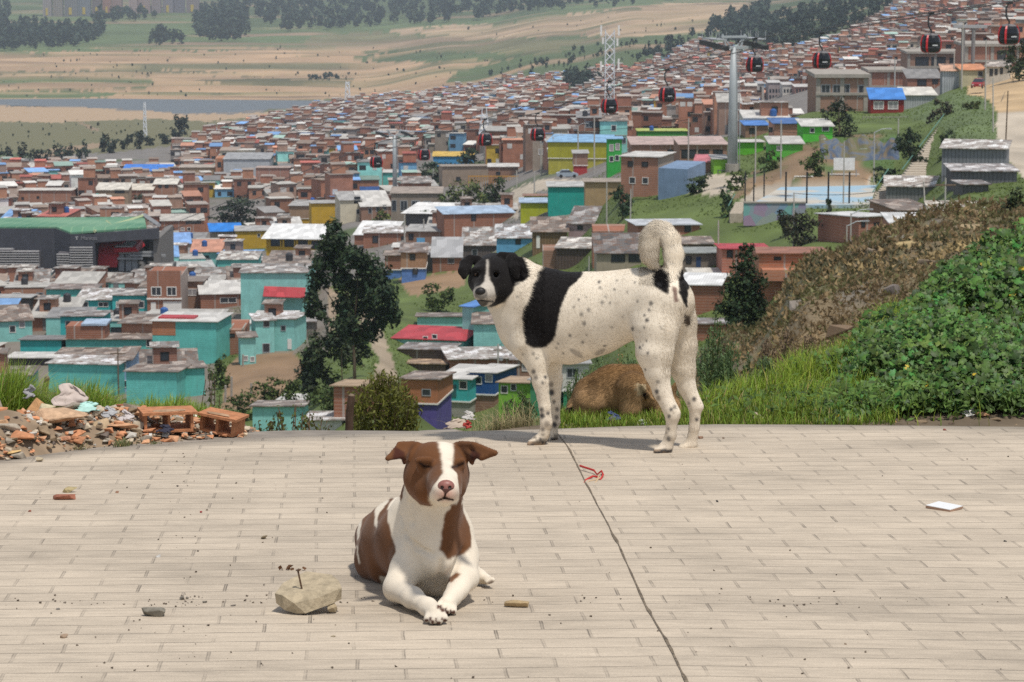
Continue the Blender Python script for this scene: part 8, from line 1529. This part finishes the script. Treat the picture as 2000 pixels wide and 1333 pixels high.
# the heap
def heap():
    r = np.random.default_rng(61); V = []; nx, ny = 90, 22
    prof = lambda u: np.interp(u, [-160, 0, 40, 90, 150, 220, 270, 330, 400, 450, 480], [.15, .145, .135, .125, .11, .10, .085, .055, .035, .012, 0])
    for i in range(nx+1):
        for j in range(ny+1):
            u = -160+640*i/nx; y = 9.0+1.0*j/ny; x = (u-1000)/F0*9.5; e = edge_y(x); y = e+.16+(.85)*j/ny; f = math.sin(math.pi*j/ny)**.8; z = float(ground(x, y))*1.0+prof(u)*f*(.75+.5*vnoise(np.array([[x*6, y*6, 0]]))[0])-.01; V.append((x, y, z))
    Q = [(i*(ny+1)+j, (i+1)*(ny+1)+j, (i+1)*(ny+1)+j+1, i*(ny+1)+j+1) for i in range(nx) for j in range(ny)]
    VV = np.array(V); C = np.array([.26, .19, .125])*(.6+.8*fbm(VV, 9, 3))[:, None]; o = link('rubble_mound', mesh('rubble_mound', V, np.array(Q), M_EARTH, C, smooth=True)); tag(o, 'low mound of earth and crushed rubble beside the road', None, None, 'structure')
    hz = lambda u, y: None
    def surf(u, f):
        x = (u-1000)/F0*9.5; e = float(edge_y(x)); y = e+.16+.85*f; return x, y, float(ground(x, y))+prof(u)*math.sin(math.pi*f)**.8*.9
    # crushed bits
    V = []; Fs = []; C = []
    for k in range(1500):
        u = r.uniform(-120, 470); x, y, z = surf(u, r.uniform(.0, .75)); s = r.uniform(.004, .016)*(1.5 if k % 5 == 0 else 1); a = chunk(s*2.2, s*2, s*1.2, k, 9); n = len(V); c = [np.array(q)*1.15 for q in (CLAY, CLAY2, CEM, CEM2, (.5, .46, .4), (.14, .11, .09), SOIL)][r.choice(7, p=[.2, .2, .2, .16, .08, .06, .1])]*r.uniform(.7, 1.2)
        V += [(p+x, q+y, w+z+s*.3) for p, q, w in a[0]]; Fs += [tuple(i+n for i in f) for f in a[1]]; C += [c]*len(a[0])
    tag(link('crushed_rubble', mesh('crushed_rubble', V, Fs, attrmat('rubble', noise=.25, scale=60), C)), None, None, None, 'stuff')
    RG = 'pieces of rubble in the heap'
    L = [(8, .45, 62, 58, CEM, 'big crumbly concrete boulder at the end of the heap'), (-40, .4, 60, 44, CEM2, 'concrete block half outside the picture'), (45, .7, 34, 28, SOIL, 'clod of earth behind the boulder'), (60, .62, 26, 18, (.30, .15, .10), 'dark red brick shard on top of the heap'), (100, .55, 36, 18, (.36, .14, .09), 'dark clay shard under the torn sack'), (88, .45, 34, 24, (.46, .40, .26), 'yellowish concrete shard in the heap middle'), (128, .5, 46, 26, (.28, .24, .19), 'grey pebbled concrete chunk below the sack'), (122, .28, 100, 34, (.44, .29, .18), 'largest flat clay and mortar slab in the heap'), (22, .2, 44, 20, (.46, .28, .16), 'orange tile end at the lower heap'), (48, .18, 40, 20, CEM, 'grey chunk beside the orange tile end'), (74, .12, 38, 16, CLAY, 'curved clay shard at the heap foot'), (208, .68, 26, 26, (.36, .13, .08), 'upright dark clay wedge'), (192, .6, 24, 20, CEM, 'grey mortar knob by the clay wedge'), (232, .5, 48, 18, (.20, .16, .12), 'dark flat mortar plate'), (250, .42, 26, 16, CLAY, 'small clay shard by the mortar plate'), (262, .3, 30, 14, CLAY2, 'orange shard before the first hollow brick'), (164, .1, 32, 14, CLAY, 'flat clay shard at the tile slab foot'), (240, .14, 44, 12, CLAY2, 'long clay sliver at the heap foot'), (285, .12, 30, 8, CLAY, 'thin clay sliver before the hollow brick'), (144, .08, 20, 9, (.40, .2, .12), 'small clay flake low in the heap'), (20, .05, 26, 8, CLAY2, 'flat orange flake by the road edge'), (68, .03, 30, 6, (.5, .32, .14), 'yellow orange flake by the road edge'), (215, .03, 18, 7, (.36, .32, .26), 'grey stone on the gutter line'), (418, .1, 14, 8, (.42, .4, .36), 'white pebble past the second hollow brick'), (398, .05, 12, 7, CEM, 'small grey pebble before the second hollow brick'), (352, .08, 16, 8, CEM, 'grey pebble between the hollow bricks'), (178, .35, 30, 22, CEM2, 'pale mortar chunk behind the tile slab'), (30, .35, 36, 22, CLAY, 'brick shard under the boulder'), (-5, .15, 40, 16, CLAY2, 'clay shard in front of the boulder'), (105, .15, 30, 18, SOIL, 'earth clod before the largest slab')]
    for k, (u, f, w, h, c, l) in enumerate(L):
        x, y, z = surf(u, f); s = 585.; w, h = w*1.3, h*1.3; c = tuple(min(.6, q*1.25) for q in c); a = chunk(w/s, w/s*.8, h/s*.8, 200+k, 11); V = np.array(a[0]); o = link('rubble_piece', mesh('rubble_piece', V-[0, 0, V[:, 2].min()*.8], a[1], M_STONE(c)), None, (x, y, z), 0, (r.uniform(-.3, .3), r.uniform(-.25, .25), r.uniform(-.5, .5))); tag(o, l, 'rubble piece', RG)
    # hollow bricks
    def hollow(label, u, v, Y, w, h, d, rot, n=2, broken=0):
        p = P(u, v, Y); t = thing('hollow_brick', label, 'hollow brick', p, 0, 'hollow clay bricks on the heap'); t.rotation_euler = rot; m = MB(); th = .009
        m.box(-w/2, w/2, 0, d, 0, th); m.box(-w/2-.008, w/2+.012, -.012, d, h-th, h)
        for k in range(n+1): x = -w/2+(w-th)*k/n; m.box(x, x+th, .0, d-.001*k, th, h-th)
        m.build('clay_shell', M_STONE((.46, .20, .095)), t)
        a = chunk(w*.8, d*.3, .012, int(u), 20); link('broken_edge', mesh('broken_edge', [(x, y+.01, z+h+.001) for x, y, z in a[0]], a[1], M_STONE((.40, .26, .16))), t)
    x, y, z = surf(330, .35); hollow('broad broken hollow clay brick with two holes', 330, 845, 9.42, .165, .070, .10, (.02, .02, .3), 2); hollow('hollow clay brick tipped at the end of the heap', 422, 848, 9.48, .125, .064, .09, (.02, .12, -.35), 2)
    def plate(label, u, v, Y, w, h, th, rot, c, name='tile_slab', cat='tile slab'):
        p = P(u, v, Y); m = MB(); m.hexa([(-w/2, 0, 0), (w/2*.96, 0, .004), (w/2, th, .002), (-w/2, th, 0), (-w/2*.9, 0, h*.97), (w/2*.98, 0, h), (w/2*.96, th, h*1.01), (-w/2*.92, th, h*.96)]); o = m.build(name, M_STONE(c)); o.location = p; o.rotation_euler = rot; tag(o, label, cat); return o
    plate('pale rectangular tile slab leaning on the heap', 203, 858, 9.32, .078, .075, .012, (-.75, -.25, .35), (.46, .34, .21)); plate('ridged orange roof tile lying slantwise on the heap', 52, 822, 9.45, .04, .10, .012, (-.7, .75, .2), (.50, .28, .13)); plate('thin orange roof tile at the foot of the boulder', 10, 838, 9.4, .10, .03, .012, (-1.2, .1, .1), (.48, .26, .12)); plate('white painted board scrap at the heap foot', 262, 852, 9.36, .12, .022, .006, (-1.3, .03, .1), (.6, .57, .52), 'board_scrap', 'board')
    # sack, plastics
    def cloth(label, u, v, Y, w, h, c, name, seed, bend=.3, mat=None):
        r2 = np.random.default_rng(seed); p = P(u, v, Y); s = F0/(p[1]*CT-p[2]*ST); W_, H_ = w/s, h/s; V = []; n = 14
        for i in range(n+1):
            for j in range(n+1): a, b = i/n-.5, j/n; V.append((a*W_*(1-.45*b)+.01*math.sin(9*b+seed), bend*H_*math.sin(3*a+seed)+b*.05+.012*vnoise(np.array([[a*7+seed, b*7, 0]]))[0], b*H_*(1-1.1*(a+.15)**2)+.006*vnoise(np.array([[a*9, b*9+seed, 3]]))[0]))
        o = link(name, mesh(name, V, [(i*(n+1)+j, (i+1)*(n+1)+j, (i+1)*(n+1)+j+1, i*(n+1)+j+1) for i in range(n) for j in range(n)], mat or plain(c, .8, .2, .12, 20), smooth=True), None, p); sm = o.modifiers.new('thick', 'SOLIDIFY'); sm.thickness = .003; tag(o, label, 'litter', 'litter by the roadside'); return o
    cloth('torn pale sack standing in the rubble heap', 137, 796, 9.5, 78, 40, (.50, .42, .37), 'torn_sack', 2); cloth('crumpled turquoise and white plastic wrapper in the heap', 168, 806, 9.42, 52, 16, (.40, .62, .55), 'plastic_wrapper', 5); cloth('crumpled grey bag between grass and boulder', 54, 780, 9.55, 16, 22, (.3, .29, .29), 'plastic_bag', 6); cloth('clear crumpled plastic by the upright clay wedge', 212, 818, 9.4, 26, 16, (.36, .36, .36), 'plastic_bag', 8); cloth('white paper scrap beside the dark mortar plate', 246, 824, 9.38, 26, 16, (.5, .45, .43), 'paper_scrap', 9); cloth('black cloth rag under the hollow brick', 322, 846, 9.36, 28, 10, (.04, .04, .06), 'cloth_rag', 10); cloth('dark rag in the lower heap', 137, 845, 9.36, 18, 12, (.06, .065, .07), 'cloth_rag', 11)
    cloth('white and red rag at the dry grass', 893, 838, 9.95, 50, 14, (.42, .34, .27), 'cloth_rag', 12); cloth('red scrap at the end of the white rag', 912, 838, 9.9, 10, 9, (.35, .05, .04), 'paper_scrap', 13); cloth('white crumpled plastic on the dry weeds', 915, 822, 10.1, 20, 12, (.45, .43, .4), 'plastic_bag', 14); cloth('blue crumpled bag on the grass between the dogs legs', 1200, 826, 10.02, 24, 15, (.06, .08, .16), 'plastic_bag', 15); cloth('flat white paper at the verge by the foreleg', 1098, 838, 9.93, 24, 5, (.66, .64, .6), 'paper_scrap', 16); cloth('white scrap at the verge under the tawny dog', 1258, 832, 9.95, 16, 6, (.55, .55, .52), 'paper_scrap', 17)
    cloth('dark blue bottle shaped litter at the bank foot', 1866, 806, 10.15, 22, 18, (.05, .08, .12), 'plastic_bag', 18); cloth('white crumpled paper in the litter strip', 1898, 818, 10.05, 34, 18, (.68, .66, .62), 'paper_scrap', 19); cloth('white scrap at the right end of the litter strip', 1995, 806, 10.1, 18, 16, (.64, .62, .6), 'paper_scrap', 20); cloth('red wrapper at the right end of the bank', 1988, 788, 10.2, 14, 8, (.5, .04, .05), 'plastic_wrapper', 21); cloth('pink paper scrap at the edge of the turf', 1482, 822, 10.0, 14, 10, (.5, .38, .36), 'paper_scrap', 22)
    for k, (u, v, Y, w, h, c, l) in enumerate([(1915, 812, 10.05, 34, 9, (.36, .2, .11), 'long clay sliver in the litter strip'), (1880, 812, 10.1, 30, 9, (.12, .08, .06), 'charred stick in the litter strip'), (1745, 828, 9.98, 14, 8, (.45, .28, .12), 'orange chip in the litter strip'), (1950, 826, 10.0, 34, 12, SOIL, 'brown clod near the right end of the litter strip'), (1800, 826, 10.0, 26, 9, SOIL, 'brown clod in the middle of the litter strip'), (1987, 814, 10.1, 26, 7, (.5, .33, .15), 'orange stick at the right end of the litter strip')]):
        stone(l, u, v, w, h, c, 'debris_piece', 'debris piece', Y=Y, seed=90+k, group='debris at the foot of the bank')
    V = []; Fs = []; C = []
    for k in range(700):
        u = r.uniform(1560, 2150) if k % 4 else r.uniform(1090, 1560); x = (u-1000)/F0*9.9; y = float(edge_y(x))+abs(r.normal(.02, .10)); z = float(ground(x, y)); s = r.uniform(.003, .013); a = chunk(s*2.6, s*2, s, 900+k, 8); n = len(V); c = [np.array(q) for q in ((.16, .11, .07), (.22, .16, .10), (.30, .22, .14), (.10, .07, .05), (.4, .36, .3))][r.choice(5, p=[.35, .3, .15, .15, .05])]
        V += [(p+x, q+y, w+z+s*.3) for p, q, w in a[0]]; Fs += [tuple(i+n for i in f) for f in a[1]]; C += [c]*len(a[0])
    tag(link('verge_dirt', mesh('verge_dirt', V, Fs, attrmat('soil', noise=.25, scale=60), C)), None, None, None, 'stuff')
heap()
RK = 'rocks on the dry slope'
for k, (u, v, w, h, c, l) in enumerate([(1560, 600, 40, 18, (.24, .21, .18), 'grey split rock low on the dry slope'), (1745, 572, 36, 24, (.20, .17, .15), 'smooth dark boulder in the middle of the dry slope'), (1640, 660, 56, 34, (.20, .14, .09), 'largest brown outcrop behind the dead weeds'), (1690, 640, 40, 24, (.22, .14, .08), 'brown outcrop beside the largest one'), (1700, 492, 18, 18, (.30, .24, .18), 'pale stone on the ridge of the dry slope'), (1770, 480, 44, 12, (.42, .32, .16), 'sandy ochre ledge on the ridge'), (1900, 445, 60, 10, (.34, .26, .15), 'long ochre ledge on the ridge'), (1810, 520, 40, 22, (.26, .20, .14), 'brown rock under the ridge'), (1600, 700, 34, 22, (.18, .13, .09), 'brown rock beside the dead weeds')]):
    p = G(u, v, 18, 220); s = F0/(p[1]*CT-p[2]*ST); a = chunk(w/s, w/s, h/s*1.5, 300+k, 26); o = link('rock', mesh('rock', a[0], a[1], M_STONE(c)), None, p, 0, (0, 0, k)); tag(o, l, 'rock', RK)
# sagging wires between the poles of the town, and bits on the slopes
for k, (a, b, l) in enumerate([((1057, 258, 395), (1344, 234, 380), 'sagging wire from the street bend to the tall pole left of the cable pylon'), ((1475, 250, 372), (1707, 260, 352), 'wire from the pale pylon side pole to the lamp pole at the painted cliff'), ((1810, 358, 290), (1963, 180, 420), 'wire rising from the leaning pole to the bare wooden pole'), ((232, 684, 322), (340, 640, 352), 'wire from the wooden pole across the turquoise wall'), ((1550, 378, 318), (1810, 357, 290), 'wire over the mural wall towards the leaning pole'), ((973, 676, 300), (1150, 503, 360), 'wire from the slender utility pole up the slope')]):
    A = P(*a); B_ = P(*b); m = MB(); m.tube([A*(1-t)+B_*t-np.array([0, 0, 4*t*(1-t)*.02*np.linalg.norm(B_-A)]) for t in np.linspace(0, 1, 13)], .03, 4); o = m.build('power_wire', M_BLACK); tag(o, l, 'wire', 'wires between the poles')
for u, a, b, D, l in ((474, 692, 716, None, 'broken concrete post at the top of the bare earth slope'), (452, 735, 775, None, 'leaning concrete post on the bare earth slope'), (490, 748, 772, None, 'short stump post on the bare earth slope'), (440, 752, 786, None, 'thin grey post beside the turquoise corner house')):
    g = G(u, b, 215); s = F0/g[1]; t = thing('concrete_post', l, 'post', g, 0, 'posts on the bare earth slope'); MB().tube([(0, 0, -.4), (.06, 0, (b-a)/s)], [.14, .12], 6).build('shaft', M_CONC, t)
